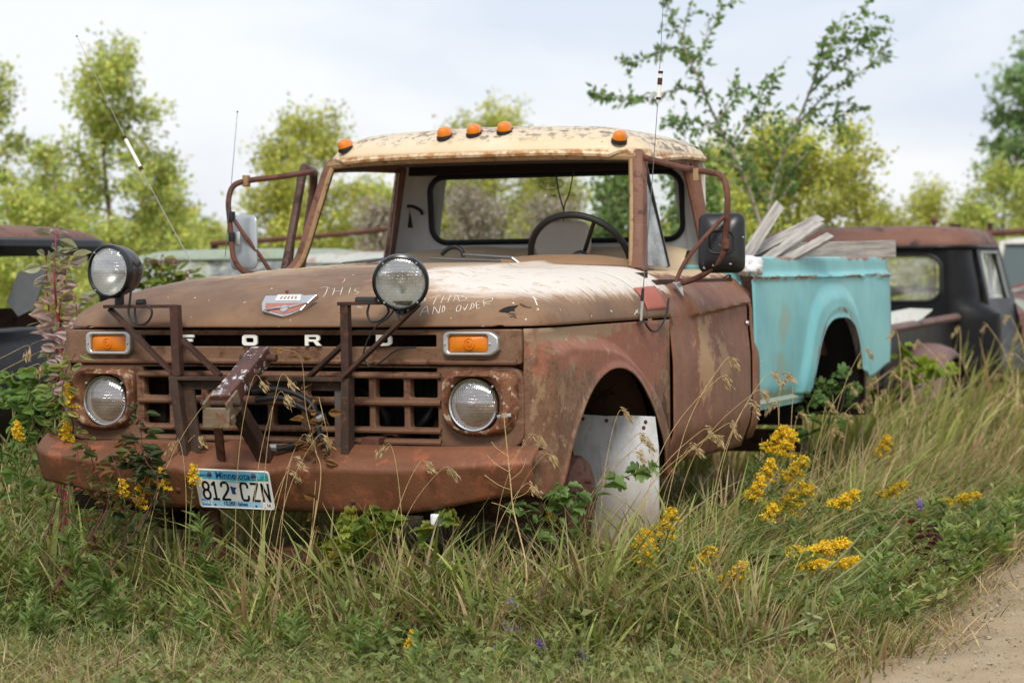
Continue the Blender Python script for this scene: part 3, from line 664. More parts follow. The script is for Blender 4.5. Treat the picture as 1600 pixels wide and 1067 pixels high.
def flat(name, pts, mat, dz):
    mb = MB(); mb.add([MP @ Vector((x, y, dz)) for x, y in pts], [tuple(range(len(pts)))]); return mb.obj(name, mat, lic, smooth=False)
flat('sky_band', [(-.146, .068), (.146, .068), (.146, .040), (.05, .033), (-.02, .036), (-.146, .038)], MT['plate_sky'], .0030)
flat('shoreline', [(-.10, .0385), (0, .0400), (.07, .0415), (.146, .046), (.146, .038), (.05, .035), (-.02, .0365)], MT['plate_green'], .0034)
flat('tree_print', [(.112, .042), (.117, .056), (.121, .052), (.125, .063), (.130, .055), (.134, .066), (.139, .058), (.146, .060), (.146, .042)], MT['plate_green'], .0038)
flat('lake_band', [(-.055, .034), (.03, .032), (.08, .030), (.03, .026), (-.03, .029)], MT['plate_sky'], .0031)
m = Mat('plate_fade'); X, Y, Z = m.xyz(); MT['plate_fade'] = m.fin(m.mix(m.noise(30), S('8cc6e6'), S('a9d2e6')), .4)
flat('lower_band', [(-.10, -.048), (-.06, -.044), (.06, -.044), (.10, -.048), (.10, -.068), (-.10, -.068)], MT['plate_fade'], .0030)
def ptext(name, t, size, cx, cy, mat, sx=1., bold=0, dz=.0042, space=1.):
    V, F = text_mesh(t, size, 0, bold=bold, space=space); a = np.array(V); w = (a[:, 0].max()+a[:, 0].min())/2; h = (a[:, 1].max()+a[:, 1].min())/2
    return obj(name, on_plate([((x-w)*sx+cx, (y-h)+cy, 0) for x, y, z in V], dz), F, mat, lic, smooth=False)
ptext('state_name', 'Minnesota', .036, .004, .054, MT['plate_navy'], .92, .0006)
ptext('web_suffix', '.com', .021, .083, .0515, MT['plate_navy'], 1, .0004)
ptext('slogan', 'EXPLORE', .0115, -.104, .0515, MT['plate_navy'], 1.05, .0003)
ptext('motto', '10,000 lakes', .021, -.002, -.056, MT['plate_navy'], .95, .0005)
def pglyph(pl, x0, w, y0, h, r=.0042):
    mb2 = MB()
    for P in pl:
        Q = cr([(x0+a*w, y0+b*h, 0) for a, b in P], 5) if len(P) > 2 and P[0] != 'L' else np.array([(x0+a*w, y0+b*h, 0) for a, b in P])
        Tn = np.gradient(Q, axis=0); Tn /= np.linalg.norm(Tn, axis=1)[:, None]+1e-9; sd_ = np.stack([-Tn[:, 1], Tn[:, 0], 0*Tn[:, 0]], -1)
        Q[0] -= Tn[0]*r*.6; Q[-1] += Tn[-1]*r*.6
        mb2.grid(np.stack([on_plate(Q-sd_*r, .0042), on_plate(Q+sd_*r, .0042)], 1))
    return mb2
O8 = lambda cx, cy, rx, ry, a0=0, a1=360: [(cx+rx*math.cos(math.radians(a)), cy+ry*math.sin(math.radians(a))) for a in np.linspace(a0, a1, 13)]
GL = {'8': [O8(.5,.27,.46,.27), O8(.5,.77,.40,.23)], '1': [[(.05,.84),(.45,1.0)],[(.45,1.0),(.45,0)],[(.0,0),(.9,0)]],
 '2': [[(.05,.78),(.12,.93),(.35,1.0),(.65,1.0),(.88,.92),(.95,.76),(.88,.58),(.60,.38),(.22,.16),(.06,.03)],[(.0,0),(1,0)]],
 'C': [[(.95,.75),(.92,.9),(.75,1.0),(.5,1.0),(.25,1.0),(.08,.9),(.04,.7),(.04,.5),(.04,.3),(.08,.1),(.25,0),(.5,0),(.75,0),(.92,.1),(.95,.25)]],
 'Z': [[(.03,1),(.97,1)],[(.93,.97),(.07,.03)],[(.03,0),(.97,0)]], 'N': [[(.06,0),(.06,1)],[(.06,1),(.94,0)],[(.94,0),(.94,1)]]}
for ch, x0, w in (('8', -.128, .030), ('1', -.089, .026), ('2', -.052, .031), ('C', .027, .030), ('Z', .070, .029), ('N', .112, .029)):
    pglyph(GL[ch], x0, w, -.040, .066).obj('plate_character', MT['plate_black'], lic, smooth=False, split=False)
flat('state_outline', [(-.014, .012), (-.008, .013), (-.004, .010), (.012, .008), (.004, .000), (.003, -.008), (.010, -.018), (-.010, -.018), (-.011, -.004)], MT['plate_navy'], .0040)
flat('month_sticker', [(-.140, -.040), (-.105, -.040), (-.105, -.067), (-.140, -.067)], MT['sticker_blue'], .0036); ptext('month_print', 'MAR', .017, -.1225, -.0535, MT['sticker_white'], 1, .0006)
flat('year_sticker', [(.106, -.046), (.144, -.046), (.144, -.068), (.106, -.068)], MT['sticker_white'], .0036); ptext('year_print', '14', .015, .131, -.057, MT['plate_black'], 1, .0006)
for x in (-.09, .088):
    mb = MB(); mb.lathe([(.0005, .010), (.006, .008), (.008, .003), (.008, 0)], MP @ Vector((x, .058, .002)), pn, 8); mb.obj('plate_bolt', MT['pipe_rust'], lic)
    mb = MB(); mb.lathe([(.0005, .0), (.004, .0)], MP @ Vector((x*.93-.003, -.062, .0041)), pn, 8); mb.obj('plate_hole', MT['plate_black'], lic)
# ---- front fenders (outer skin with the wheel opening), both sides
arch = lerp_curve([.10, .17, .22, .30, .40, .52, .66, .80, .95, 1.10, 1.22, 1.30, 1.345, 1.40, 1.49], [.47, .46, .47, .61, .73, .825, .878, .886, .852, .765, .655, .545, .44, .43, .43])
ridge = lerp_curve([0, .2, .57, .93, 1.15, 1.3, 1.4, 1.49], [.975, .99, .992, .93, .83, .725, .60, .47])
plan = cr([(.925, .102), (.952, .120), (.968, .16), (.976, .24), (.980, .45), (.982, .9), (.984, 1.492)], 14)
plan2 = [plan[0]]
for p_ in plan[1:]: plan2.append(p_)
ys_ = np.concatenate([plan[:, 1][plan[:, 1] < .17], np.linspace(.17, 1.492, 150)]); xs_ = np.interp(ys_, plan[:, 1], plan[:, 0])
def fender_skin(sx):
    rows = []
    for x, y in zip(xs_, ys_):
        zb = float(arch(y)) if y > .14 else .47; zt = 1.052; row = []
        sl = (float(ridge(y+.01))-float(ridge(y-.01)))/.02; q = math.sqrt(1+sl*sl)
        for t in np.linspace(0, 1, 34):
            z = zb+(zt-zb)*t; d = (float(ridge(y))-z)/q
            b = .042*float(sst(-.022, .03, d))*float(sst(.10, .2, y))-.006*float(sst(.0, .2, d))
            lip = .010*math.exp(-((z-zb)/.018)**2) if .22 < y < 1.35 else 0
            low = -.03*float(sst(.62, .43, z))*float(sst(1.3, 1.4, y)); fr = -.02*float(sst(.75, .45, z))*float(sst(.3, .15, y))
            dent = -.006*math.exp(-((y-.34)/.06)**2-((z-.955)/.02)**2)
            row.append((sx*(x+b+lip+low+fr+dent), y, z))
        rows.append(row)
    return np.array(rows)
for sx in (1, -1):
    mb = MB(); mb.grid(fender_skin(sx)); mb.obj('fender', MT['fender_paint'], T, solid=.005, sharp=60, offset=-1 if sx > 0 else 1)
    # inner wheel housing
    mb = MB(); rows = []
    for a in np.linspace(-.1, math.pi+.1, 24):
        rows.append([(sx*x, .77-.60*math.cos(a), .42+.52*math.sin(a)) for x in (.96, .75, .5)])
    mb.grid(np.array(rows)); mb.add([(sx*.5, .77-.60*math.cos(a), .42+.52*math.sin(a)) for a in np.linspace(-.1, math.pi+.1, 24)], [tuple(range(24))]); mb.obj('wheel_housing', MT['dark_rust'], T, solid=.004)
    # bare hub with brake drum: the wheel is gone
    mb = MB(); mb.lathe([(.0005, .06), (.03, .06), (.04, .045), (.10, .045), (.155, .035), (.165, .02), (.165, -.05), (.15, -.06)], (sx*.86, .72, .40), (sx, 0, 0), 28)
    for k in range(5):
        a = k*2*math.pi/5; mb.lathe([(.0005, .03), (.008, .03), (.008, 0)], (sx*.90, .72+.07*math.cos(a), .40+.07*math.sin(a)), (sx, 0, 0), 8)
    mb.obj('brake_drum', MT['pipe_rust'], T)
# pale splash panel standing in the driver-side wheel opening
def pp(u, v): return at(u, v, y=1.12)
c4 = [pp(893, 646), pp(945, 650), pp(985, 649), pp(1022, 651), pp(1028, 700), pp(1030, 880), pp(930, 880), pp(915, 770), pp(897, 730)]
mb = MB(); mb.add([*c4, *[q+np.array([0, .012, 0]) for q in c4]], [tuple(range(9)), tuple(range(17, 8, -1))]+[(i, (i+1) % 9, 9+(i+1) % 9, 9+i) for i in range(9)]); sp = mb.obj('splash_panel', MT['dirty_panel'], T, smooth=False); sp['label'] = 'white sheet panel hanging inside the empty wheel opening'
for u, v in ((901, 655), (911, 654), (948, 657), (1009, 659), (1006, 668)):
    mb = MB(); mb.lathe([(.0005, .004), (.006, .003), (.008, 0)], pp(u, v)+np.array([0, -.001, 0]), (0, -1, 0), 8); mb.obj('panel_screw', MT['pipe_rust'], sp)

# ---- doors
def door_x(z, y=2.0):
    """outer skin half-width at height z"""
    if z >= 1.06:
        s_ = min((z-1.06)/.19, .985); x = .735+.25*math.sqrt(1-s_*s_)
    else: x = .985
    x += .014*float(sst(1.05, .85, z))-.05*float(sst(.62, .44, z))
    return x
def door_skin(sx, y0=1.498, y1=2.562):
    rows = []
    zs = np.concatenate([np.linspace(.47, 1.02, 26), np.linspace(1.03, 1.13, 12), 1.06+.19*np.sin(np.linspace(.42, 1.40, 14))])
    zs = zs
    for y in np.linspace(y0, y1, 60):
        row = []; zc = 1.058+.045*(y-1.70)/.86
        for z in zs:
            st_ = float(sst(1.62+.14*(1.2-z)/.2, 1.70+.14*(1.2-z)/.2, y)); b = .026*float(sst(zc-.012, zc+.004, z))*float(sst(1.26, 1.10, z))*st_
            pil = -.01*float(sst(2.54, 2.562, y)); bow = .012*math.sin(math.pi*(y-1.5)/1.06)*float(sst(1.0, .8, z))
            zz = z if z > .6 else z+.0
            row.append((sx*(door_x(z)+b+pil+bow), y, zz))
        row += [(sx*.757, y, 1.2495), (sx*.735, y, 1.248), (sx*.732, y, 1.18)]
        rows.append(row)
    return np.array(rows)
def door(sx, parent):
    mb = MB(); mb.grid(door_skin(sx)); d = mb.obj('door_skin', MT['door_paint'], parent, solid=.005, sharp=55, offset=-1 if sx > 0 else 1)
    # window frame: front post, top rail, rear post
    A = [(sx*.80, 1.70, 1.245), (sx*.765, 1.80, 1.46), (sx*.728, 1.915, 1.70), (sx*.722, 2.02, 1.722), (sx*.720, 2.35, 1.722), (sx*.722, 2.47, 1.715), (sx*.738, 2.535, 1.60), (sx*.80, 2.565, 1.245)]
    mb = MB(); mb.tube(A, .020, 8, 6, flat=1.1); mb.obj('window_frame', MT['pillar_paint'], parent)
    # vent wing: divider bar and dusty pane
    a, b, c_ = np.array([sx*.79, 1.735, 1.27]), np.array([sx*.745, 1.87, 1.60]), np.array([sx*.80, 2.02, 1.262])
    mb = MB(); mb.tube([b+np.array([0, .03, .08]), c_], .010, 6); mb.obj('vent_divider', MT['black_metal'], parent)
    mb = MB(); mb.add([a, b, b+np.array([0, .02, .04]), c_], [(0, 1, 2, 3)]); mb.obj('vent_pane', MT['vent_glass'], parent, smooth=False, solid=.003)
    mb = MB(); mb.box(*sorted((sx*.695, sx*.752)), 1.66, 2.56, 1.12, 1.2455); mb.obj('inner_sill', MT['door_paint'], parent, smooth=False, bevel=.008)
    # inner door panel
    mb = MB(); mb.box(sx*.90, sx*.92, 1.52, 2.54, .5, 1.21); mb.obj('inner_panel', MT['dark_rust'], parent, smooth=False)
dr = thing('door', (0, 0, 0), None, None); dr.parent = T; dr.location = (1, 1.5-2.4, .5-.1); door(1, dr)
mb = MB(); mb.lathe([(.0005, .008), (.010, .007), (.013, 0)], (.992, 2.515, 1.012), (1, 0, 0), 16); mb.obj('door_lock', MT['chrome'], dr)
mb = MB(); q = [(.905+.02*math.cos(a), 2.48+.045*math.sin(a), 1.205+.018*math.cos(a)) for a in np.linspace(0, 2*math.pi, 16, endpoint=False)]; mb.tube(q, .005, 6, closed=True); mb.obj('sill_hole_rim', MT['dark_rust'], dr)
# passenger door, swung a little open about its front hinge
dl = thing('door', (0, 0, 0), None, None); dl.parent = T; dl.location = (-.99, 1.5-2.4, .5-.1)
door(-1, dl)
Rz = Matrix.Rotation(math.radians(23), 4, 'Z'); piv = Vector((-.99, 1.50, 0))
for o in list(dl.children):
    if 'frame' in o.name: o.data.materials[0] = MT['door_frame_dark']
    me = o.data; M = Matrix.Translation(piv) @ Rz @ Matrix.Translation(-piv); me.transform(M)

# ---- cab: windshield pillars, header, roof, corners, back wall with window
for sx in (1, -1):
    mb = MB()
    Pp = cr([(sx*.80, 1.62, 1.245), (sx*.778, 1.70, 1.32), (sx*.750, 1.79, 1.52), (sx*.722, 1.865, 1.70), (sx*.71, 1.90, 1.74)], 8); mb.tube(Pp, .030, 8, flat=.75); mb.obj('windshield_pillar', MT['pillar_paint'], T)
    mb = MB(); mb.tube(Pp[2:-2]+np.array([-sx*.022, -.018, 0]), .011, 6); mb.obj('pillar_gasket', MT['gasket_tan'], T)
def ws_y(x, top): return (1.775+.10*(abs(x)/.72)**2) if top else (1.60+.10*(abs(x)/.76)**2)
mb = MB(); mb.tube([(x, ws_y(x, 1)+.01, 1.724-.006*(x/.7)**4) for x in np.linspace(-.70, .70, 25)], .026, 8, flat=.8); mb.obj('windshield_header', MT['headliner'], T)
mb = MB(); mb.tube([(x, ws_y(x, 1)-.012, 1.732-.01*(x/.7)**4) for x in np.linspace(-.715, .715, 25)], .017, 8); mb.obj('header_gasket', MT['gasket_tan'], T)
mb = MB(); mb.tube([(x, ws_y(x, 0)+.0, 1.272-.014*(x/.76)**2) for x in np.linspace(-.78, .78, 25)], .013, 6); mb.obj('sill_gasket', MT['pillar_paint'], T)
RW, RR, RZ = .748, .13, 1.748
def roof_yf(x): return 1.735+.105*(np.abs(x)/.7)**2
def roof_pt(U, Vv, y1=2.80):
    x = U*RW; yf = roof_yf(np.minimum(np.abs(x), .7)); y = yf+Vv*(y1-yf); r = RR
    a = np.clip((np.abs(x)-(RW-r))/r, 0, 1)
    b = np.where(Vv < .5, np.clip((yf+r-y)/r, 0, 1), np.clip((y-(y1-r))/r, 0, 1))
    a2 = a*np.sqrt(1-b*b/2); b2 = b*np.sqrt(1-a*a/2)
    x = np.where(a > 0, np.sign(x)*(RW-r+a2*r), x); y = np.where(b > 0, np.where(Vv < .5, yf+r-b2*r, y1-r+b2*r), y)
    qx = np.abs(x)-(RW-r); yf2 = roof_yf(np.minimum(np.abs(x), .7)); qy = np.maximum(yf2+r-y, y-(y1-r))
    d = np.maximum(r-np.hypot(np.maximum(qx, 0), np.maximum(qy, 0))-np.minimum(np.maximum(qx, qy), 0), 0)
    t = np.clip(d/.30, 0, 1); E = (1-(1-t)**2.2)**.52
    top = 1.877-.022*(np.abs(x)/.7)**2-.012*((y-2.2)/.6)**2
    rz = RZ-.030*(np.abs(x)/.74)**5*sst(2.5, 1.85, y)
    return np.stack([x, y, rz+(top-rz)*E], -1)
uu = np.linspace(-1, 1, 71); uu = np.sign(uu)*(1-(1-np.abs(uu))**1.6); vv = np.linspace(0, 1, 51); vv = .5-.5*np.sign(.5-vv)*(1-(1-np.abs(1-2*vv))**1.6)
UU, VV = np.meshgrid(uu, vv, indexing='ij'); RG = roof_pt(UU, VV)
mb = MB(); mb.grid(RG); roof = mb.obj('roof', MT['cream_paint'], T, solid=.006, sharp=60)
edge = [RG[i, 0] for i in range(0, 71)]+[RG[-1, j] for j in range(1, 51)]+[RG[i, -1] for i in range(69, -1, -1)]+[RG[0, j] for j in range(49, 0, -1)]
edge = np.array(edge); mb = MB(); mb.tube(edge+np.array([0, 0, -.004]), .012, 6, closed=True); mb.obj('drip_rail', MT['cream_paint'], roof)
mb = MB(); H = RG.copy(); H[..., 2] = 1.735+.10*np.clip((RG[..., 2]-RZ)/.12, 0, 1); H[..., :2] = (H[..., :2]-[0, 2.27])*.975+[0, 2.27]; mb.grid(H); mb.obj('headliner', MT['headliner'], T)
# side rails under the roof
for sx in (1, -1):
    mb = MB(); mb.tube([(sx*.716, 1.90, 1.715), (sx*.712, 2.2, 1.728), (sx*.714, 2.6, 1.735)], .022, 8, 4); mb.obj('roof_rail', MT['pillar_paint'], T)
    rows = []
    for z in np.concatenate([np.linspace(.5, 1.2, 12), np.linspace(1.21, 1.748, 14)]):
        xs0 = door_x(z) if z < 1.245 else .79-.07*(z-1.245)/.5
        yb = 2.79
        rows.append([(sx*(xs0), 2.57, z), (sx*(xs0-.001), 2.62, z), (sx*(xs0-.006), 2.69, z), (sx*(xs0-.03), 2.755, z), (sx*(xs0-.075), 2.785, z), (sx*(xs0-.15), 2.79, z)])
    rows = np.array(rows)
    mb = MB(); mb.grid(rows[:13]); mb.obj('cab_corner', MT['door_paint'], T, solid=.004, offset=-1 if sx > 0 else 1)
    mb = MB(); mb.grid(rows[12:]); mb.obj('cab_corner', MT['cream_paint'], T, solid=.004, offset=-1 if sx > 0 else 1)
    inn = rows[10:].copy(); inn[..., 0] -= sx*.014; inn[..., 1] -= .010; mb = MB(); mb.grid(inn); mb.obj('corner_lining', MT['interior_white'], T)
    mb = MB(); mb.tube([(sx*.80, 2.585, 1.20), (sx*.762, 2.60, 1.45), (sx*.715, 2.60, 1.735)], .032, 8, 6, flat=.8); mb.obj('rear_pillar', MT['pillar_paint'], T)
V, F = plate([rrect(-.735, .735, .55, 1.75, .05), rrect(-.625, .625, 1.388, 1.695, .075, 8)], .006, 0)
bw = obj('cab_back_wall', [(x, y+2.772-.05*max(0, (z-1.25)/.5), z) for x, y, z in V], F, MT['interior_white'], T, smooth=False)
L = rrect(-.625, .625, 1.388, 1.695, .075, 8); mb = MB(); mb.tube([(x, 2.762-.05*(z-1.25)/.5, z) for x, z in L], .017, 8, closed=True, flat=.8); mb.obj('rear_window_gasket', MT['black_rubber'], T)
rg_ = MB(); rg_.add([(x, 2.764-.05*(z-1.25)/.5, z) for x, z in L], [tuple(range(len(L)))]); rw = rg_.obj('rear_window', MT['window_glass'], T, smooth=False)
# decal on the rear window, read from outside so mirrored here
q = at(862, 288, y=2.72); MD = frame((q[0], 2.712, q[2]), (-1, 0, 0), (0, 0, 1))
simple('decal_grey', S('8f9790'), .6, 0, 30, .1)
def decal(V, F, nm='window_decal'): return obj(nm, xform(V, MD), F, MT['decal_grey'], rw, smooth=False)
V, F = plate([[(.062*math.cos(a), .027*math.sin(a)) for a in np.linspace(0, 2*math.pi, 32, endpoint=False)], [(.058*math.cos(a), .023*math.sin(a)) for a in np.linspace(0, 2*math.pi, 32, endpoint=False)]], .0002)
decal([(x, z, y) for x, y, z in V], F, 'decal_oval')
for t, cx, cy, s_ in (('Ford', 0, -.012, .040), ("LIFE'S TOUGH", .0, .040, .022), ('TO SMALL', -.02, -.060, .020)):
    V, F = text_mesh(t, s_, 0, bold=.0004); decal([(x+cx+(.5*(y-.2*s_) if t == 'Ford' else 0), y+cy, 0) for x, y, z in V], F, 'decal_text')
mb = MB(); mb.box(-.72, .72, 2.66, 2.70, 1.702, 1.80); mb.obj('rear_shade_strip', MT['headliner'], T, smooth=False, bevel=.01)  # added dark strip: its colour paints the shade on the wall above the window
# ---- interior: dash, instrument hood, steering wheel, bench seat, floor
mb = MB(); mb.grid(np.array([[(x, y, 1.262+.006*math.sin(3*y)-.012*(x/.7)**2-.10*max(0, (y-1.95))/.1) for x in np.linspace(-.76, .76, 20)] for y in (1.60, 1.7, 1.8, 1.9, 1.95, 2.0, 2.03)])); mb.obj('dashboard', MT['dash_brown'], T, solid=.01)
mb = MB(); rows = []
for y, k in ((1.70, .0), (1.76, .55), (1.84, .9), (1.93, 1.0), (1.99, .95), (2.0, .8)):
    rows.append([(x, y, 1.245+.075*k*(max(0, 1-abs((x-.34)/.40)**2.6))**.6) for x in np.linspace(-.06, .74, 30)])
mb.grid(np.array(rows)); mb.obj('instrument_hood', MT['dash_brown'], T)
cst = np.array([.412, 2.00, 1.295]); tilt = math.radians(58)
ex_, ey_ = np.array([1., 0, 0]), np.array([0, -math.cos(tilt), math.sin(tilt)]); nn = np.cross(ex_, ey_)
st_w = thing('steering_wheel', (0, 0, 0), None, None); st_w.parent = T; st_w.location = tuple(cst-np.array([0, 2.4, .1]))
mb = MB(); mb.tube([cst+.225*(math.cos(a)*ex_+math.sin(a)*ey_) for a in np.linspace(0, 2*math.pi, 48, endpoint=False)], .0145, 10, closed=True); mb.obj('rim', MT['black_rubber'], st_w)
for a in (62, -5, 180+5):
    a = math.radians(a); mb = MB(); mb.tube([cst+.03*(math.cos(a)*ex_+math.sin(a)*ey_)+nn*-.03, cst+.22*(math.cos(a)*ex_+math.sin(a)*ey_)], .010, 6, 3); mb.obj('spoke', MT['black_rubber'], st_w)
mb = MB(); mb.lathe([(.0005, .02), (.04, .015), (.05, -.02), (.03, -.06), (.025, -.35)], cst, -nn, 20); mb.obj('steering_column', MT['black_rubber'], st_w)
mb = MB(); rows = []
for x in np.linspace(-.70, .70, 41):
    e = 1-abs(x/.72)**8; row = []
    for a, b in ((2.16, .80), (2.12, .90), (2.20, .97), (2.38, .98), (2.45, 1.05), (2.50, 1.20), (2.54, 1.33), (2.57, 1.36), (2.61, 1.362), (2.64, 1.34), (2.66, 1.2)): row.append((x, a, b-.03*(1-e)+(.006*math.sin(x*14) if b > 1.3 else 0)))
    rows.append(row)
mb.grid(np.array(rows)); mb.obj('bench_seat', MT['tan_vinyl'], T, sharp=70)
mb = MB(); q = at(877, 372, y=2.42); L = rrect(-.13, .13, -.1, .075, .06, 6); mb.prism(L, q, (1, 0, 0), (0, .1, 1), (0, .05, 0)); mb.obj('seat_pad', MT['grey_vinyl'], T, bevel=.015, bseg=3)
mb = MB(); mb.box(-.9, .9, 1.5, 2.75, .55, .58); mb.box(-.88, .88, 1.50, 1.53, .55, 1.24); mb.obj('cab_floor', MT['headliner'], T, smooth=False)
# mirror stalk on the header with its small white back box and wires
q0, q1, q2 = at(881, 330, y=2.55), at(869, 272, y=2.55), at(896, 270, y=2.55); q3 = at(880, 352, y=2.55)
mb = MB(); mb.tube([q1, at(873, 300, y=2.55), at(879, 322, y=2.55), q0, q3], .0035, 6, 4); mb.tube([q2, at(890, 300, y=2.55), at(883, 318, y=2.55), q0], .003, 6, 4); mb.obj('aerial_wire', MT['black_metal'], T)
mb = MB(); mb.box(q3[0]-.026, q3[0]+.026, 2.54, 2.57, q3[2]-.03, q3[2]+.012); mb.obj('aerial_base', MT['white_cloth'], T, bevel=.008)
mb = MB(); q = at(646, 333, y=2.73); mb.box(q[0]-.035, q[0]-.005, 2.70, 2.74, q[2]-.07, q[2]+.06); mb.tube([q+np.array([-.02, -.04, .03]), q+np.array([.02, -.05, .03]), q+np.array([.06, -.05, .01]), q+np.array([.07, -.05, -.01])], .008, 6, 4); mb.obj('coat_hook', MT['black_rubber'], T)
mb = MB(); mb.tube([at(u, v, y=1.78) for u, v in ((690, 398), (700, 389), (712, 386), (722, 392), (724, 402))], .010, 8, 4); mb.obj('dash_grab_loop', MT['black_rubber'], T)

for sx in (1, -1):
    mb = MB(); mb.box(*sorted((sx*.60, sx*.775)), 1.60, 1.74, 1.16, 1.2525); mb.obj('dash_end', MT['door_paint'], T, smooth=False, bevel=.01)
# ---- wipers on the cowl
simple('wiper_metal', S('6f7072'), .35, .6, 30, .2)
def wiper(pts, name='wiper'):
    w = thing(name, (0, 0, 0), None, None); w.parent = T; p0 = np.array(pts[0]); w.location = tuple(p0-np.array([0, 2.4, .1]))
    mb = MB(); mb.tube([pts[0], pts[1]], .007, 6); mb.tube([pts[1], pts[2]], [.008, .005], 6); mb.obj('wiper_arm', MT['wiper_metal'], w)
    mb = MB(); mb.tube([pts[3], pts[4]], .005, 6); mb.obj('wiper_blade', MT['wiper_metal'], w)
def wp(u, v, y=1.55): return at(u, v, y=y)
wiper([wp(812, 412), wp(800, 403), wp(724, 398), wp(782, 408), wp(672, 404)])
wiper([wp(598, 405, 1.58), wp(590, 406, 1.58), wp(535, 411, 1.58), wp(581, 409, 1.58), wp(505, 416, 1.58)])
# ---- roof marker lamps
def roof_z(x, y):
    i = np.argmin((RG[..., 0]-x)**2+(RG[..., 1]-y)**2); return RG.reshape(-1, 3)[i][2]
for u, v in ((541, 228), (693, 207), (739, 205), (791, 203), (968, 214)):
    best = None
    d = ray(u, v+5); D = RG.reshape(-1, 3)-CAM; k = np.linalg.norm(D-np.outer(D@d/(d@d), d), axis=1); k = k+np.where(RG.reshape(-1, 3)[:, 1] > 2.15, .5, 0); i = int(np.argmin(k)); p = RG.reshape(-1, 3)[i]
    ml = thing('marker_lamp', (0, 0, 0), None, None); ml.parent = T; ml.location = tuple(p-np.array([0, 2.4, .1]))
    tx = -.25*p[0]/.7
    M = Matrix.Translation(Vector(p)) @ Matrix.Rotation(math.radians(13), 4, 'X') @ Matrix.Rotation(tx*-1, 4, 'Y')
    L = [(.034*math.sin(a)*(1 if math.cos(a) > 0 else .75), -.045*math.cos(a) if math.cos(a) > 0 else -.075*math.cos(a)) for a in np.linspace(0, 2*math.pi, 24, endpoint=False)]
    mb = MB(); mb.prism(L, (0, 0, -.008), (1, 0, 0), (0, 1, 0), (0, 0, .016)); mb.V = xform(mb.V, M); mb.obj('base', MT['black_rubber'], ml)
    rows = [[(x*s_, y*s_+o_, z) for x, y in L] for s_, z, o_ in ((.90, .008, 0), (.88, .018, -.001), (.78, .030, -.004), (.62, .038, -.008), (.38, .043, -.012), (.02, .044, -.013))]
    mb = MB(); mb.grid(np.array(rows), closev=True); mb.V = xform(mb.V, M); mb.obj('lens', MT['amber'], ml)

# ---- mirrors
def mirror(pts_arm, brace, lens_c, w, h, ex, ey, mat, name='mirror', bulge=1.0):
    mr_ = thing(name, (0, 0, 0), None, None); mr_.parent = T; mr_.location = tuple(np.array(pts_arm[0])-np.array([0, 2.4, .1]))
    mb = MB(); mb.tube(pts_arm, .0125, 8, 5); mb.obj('mirror_arm', MT['pipe_rust'], mr_)
    mb = MB(); mb.tube(brace, .009, 8, 2); mb.obj('mirror_brace', MT['pipe_rust'], mr_)
    ex = np.array(ex, float); ex /= np.linalg.norm(ex); ey = np.array(ey, float); ey -= ex*(ex@ey); ey /= np.linalg.norm(ey); n_ = np.cross(ex, ey)
    rows = []
    for s_, dz in ((.99, .0), (1.0, .006), (.97, .006+.014*bulge), (.85, .006+.028*bulge), (.6, .006+.039*bulge), (.3, .006+.044*bulge), (.01, .006+.045*bulge)):
        rows.append([lens_c+ex*x*s_+ey*y*s_+n_*dz for x, y in rrect(-w/2, w/2, -h/2, h/2, .035, 5)])
    mb = MB(); mb.grid(np.array(rows), closev=True); mb.obj('mirror_back', mat, mr_)
    mb = MB(); mb.add([lens_c+ex*x*.985+ey*y*.985-n_*.0 for x, y in rrect(-w/2, w/2, -h/2, h/2, .035, 5)], [tuple(range(24))]); mb.obj('mirror_glass', MT['chrome'], mr_, smooth=False)
    return mr_, ex, ey, n_
yM = 1.78
def mp_(u, v, x=None, y=None): return at(u, v, y=y if y else yM)
# driver side: stands out beyond the door
arm = [(.722, 1.89, 1.725), at(1065, 262, y=1.80), at(1105, 269, y=1.72), at(1127, 275, y=1.66), at(1136, 300, y=1.64), at(1136, 340, y=1.64), at(1133, 370, y=1.66), at(1130, 395, y=1.66), at(1120, 412, y=1.67), at(1094, 432, y=1.68), np.array([.955, 1.69, 1.19])]
brace = [at(1132, 338, y=1.64), at(1100, 372, y=1.58), at(1070, 410, y=1.54), at(1056, 440, y=1.52)]
lc = at(1128, 380, y=1.71)
simple('mirror_black', S('121213'), .32, 0, 30, .3, .1)
m = Mat('mirror_black'); sp_ = m.ss(m.noise(42, 2, .5), .71, .73); n1 = m.noise(8); MT['mirror_black'] = m.fin(m.mix(sp_, m.mix(n1, S('0e0e10'), S('1d1d1f')), S('b9b9b6')), .35)
mr1, ex, ey, n_ = mirror(arm, brace, lc, .19, .245, (1, .22, .0), (.05, .1, 1), MT['mirror_black'])
mb = MB(); mb.tube([lc+n_*.053+ex*x+ey*y for x, y in rrect(-.052, .052, -.045, .045, .03, 4)], .004, 6, closed=True); mb.obj('back_rib', MT['mirror_black'], mr1)
mb = MB(); mb.lathe([(.016, -.02), (.018, 0), (.016, .02)], at(1134, 381, y=1.655), (0, 0, 1), 10, cap=True); mb.obj('pivot_clamp', MT['pipe_rust'], mr1)
mb = MB(); q = at(1089, 272, y=1.75); mb.box(q[0]-.012, q[0]+.012, q[1]-.018, q[1]+.018, q[2]-.03, q[2]+.022); mb.obj('arm_clamp', MT['gasket_tan'], mr1, bevel=.004)
q = np.array([.962, 1.665, 1.178]); mb = MB(); mb.prism([(-.035, .02), (.025, .024), (.0, -.04)], q, (.25, 1, 0), (-.35, 0, 1), (.012, 0, 0)); mb.obj('mirror_foot', MT['alloy'], mr1, bevel=.003)
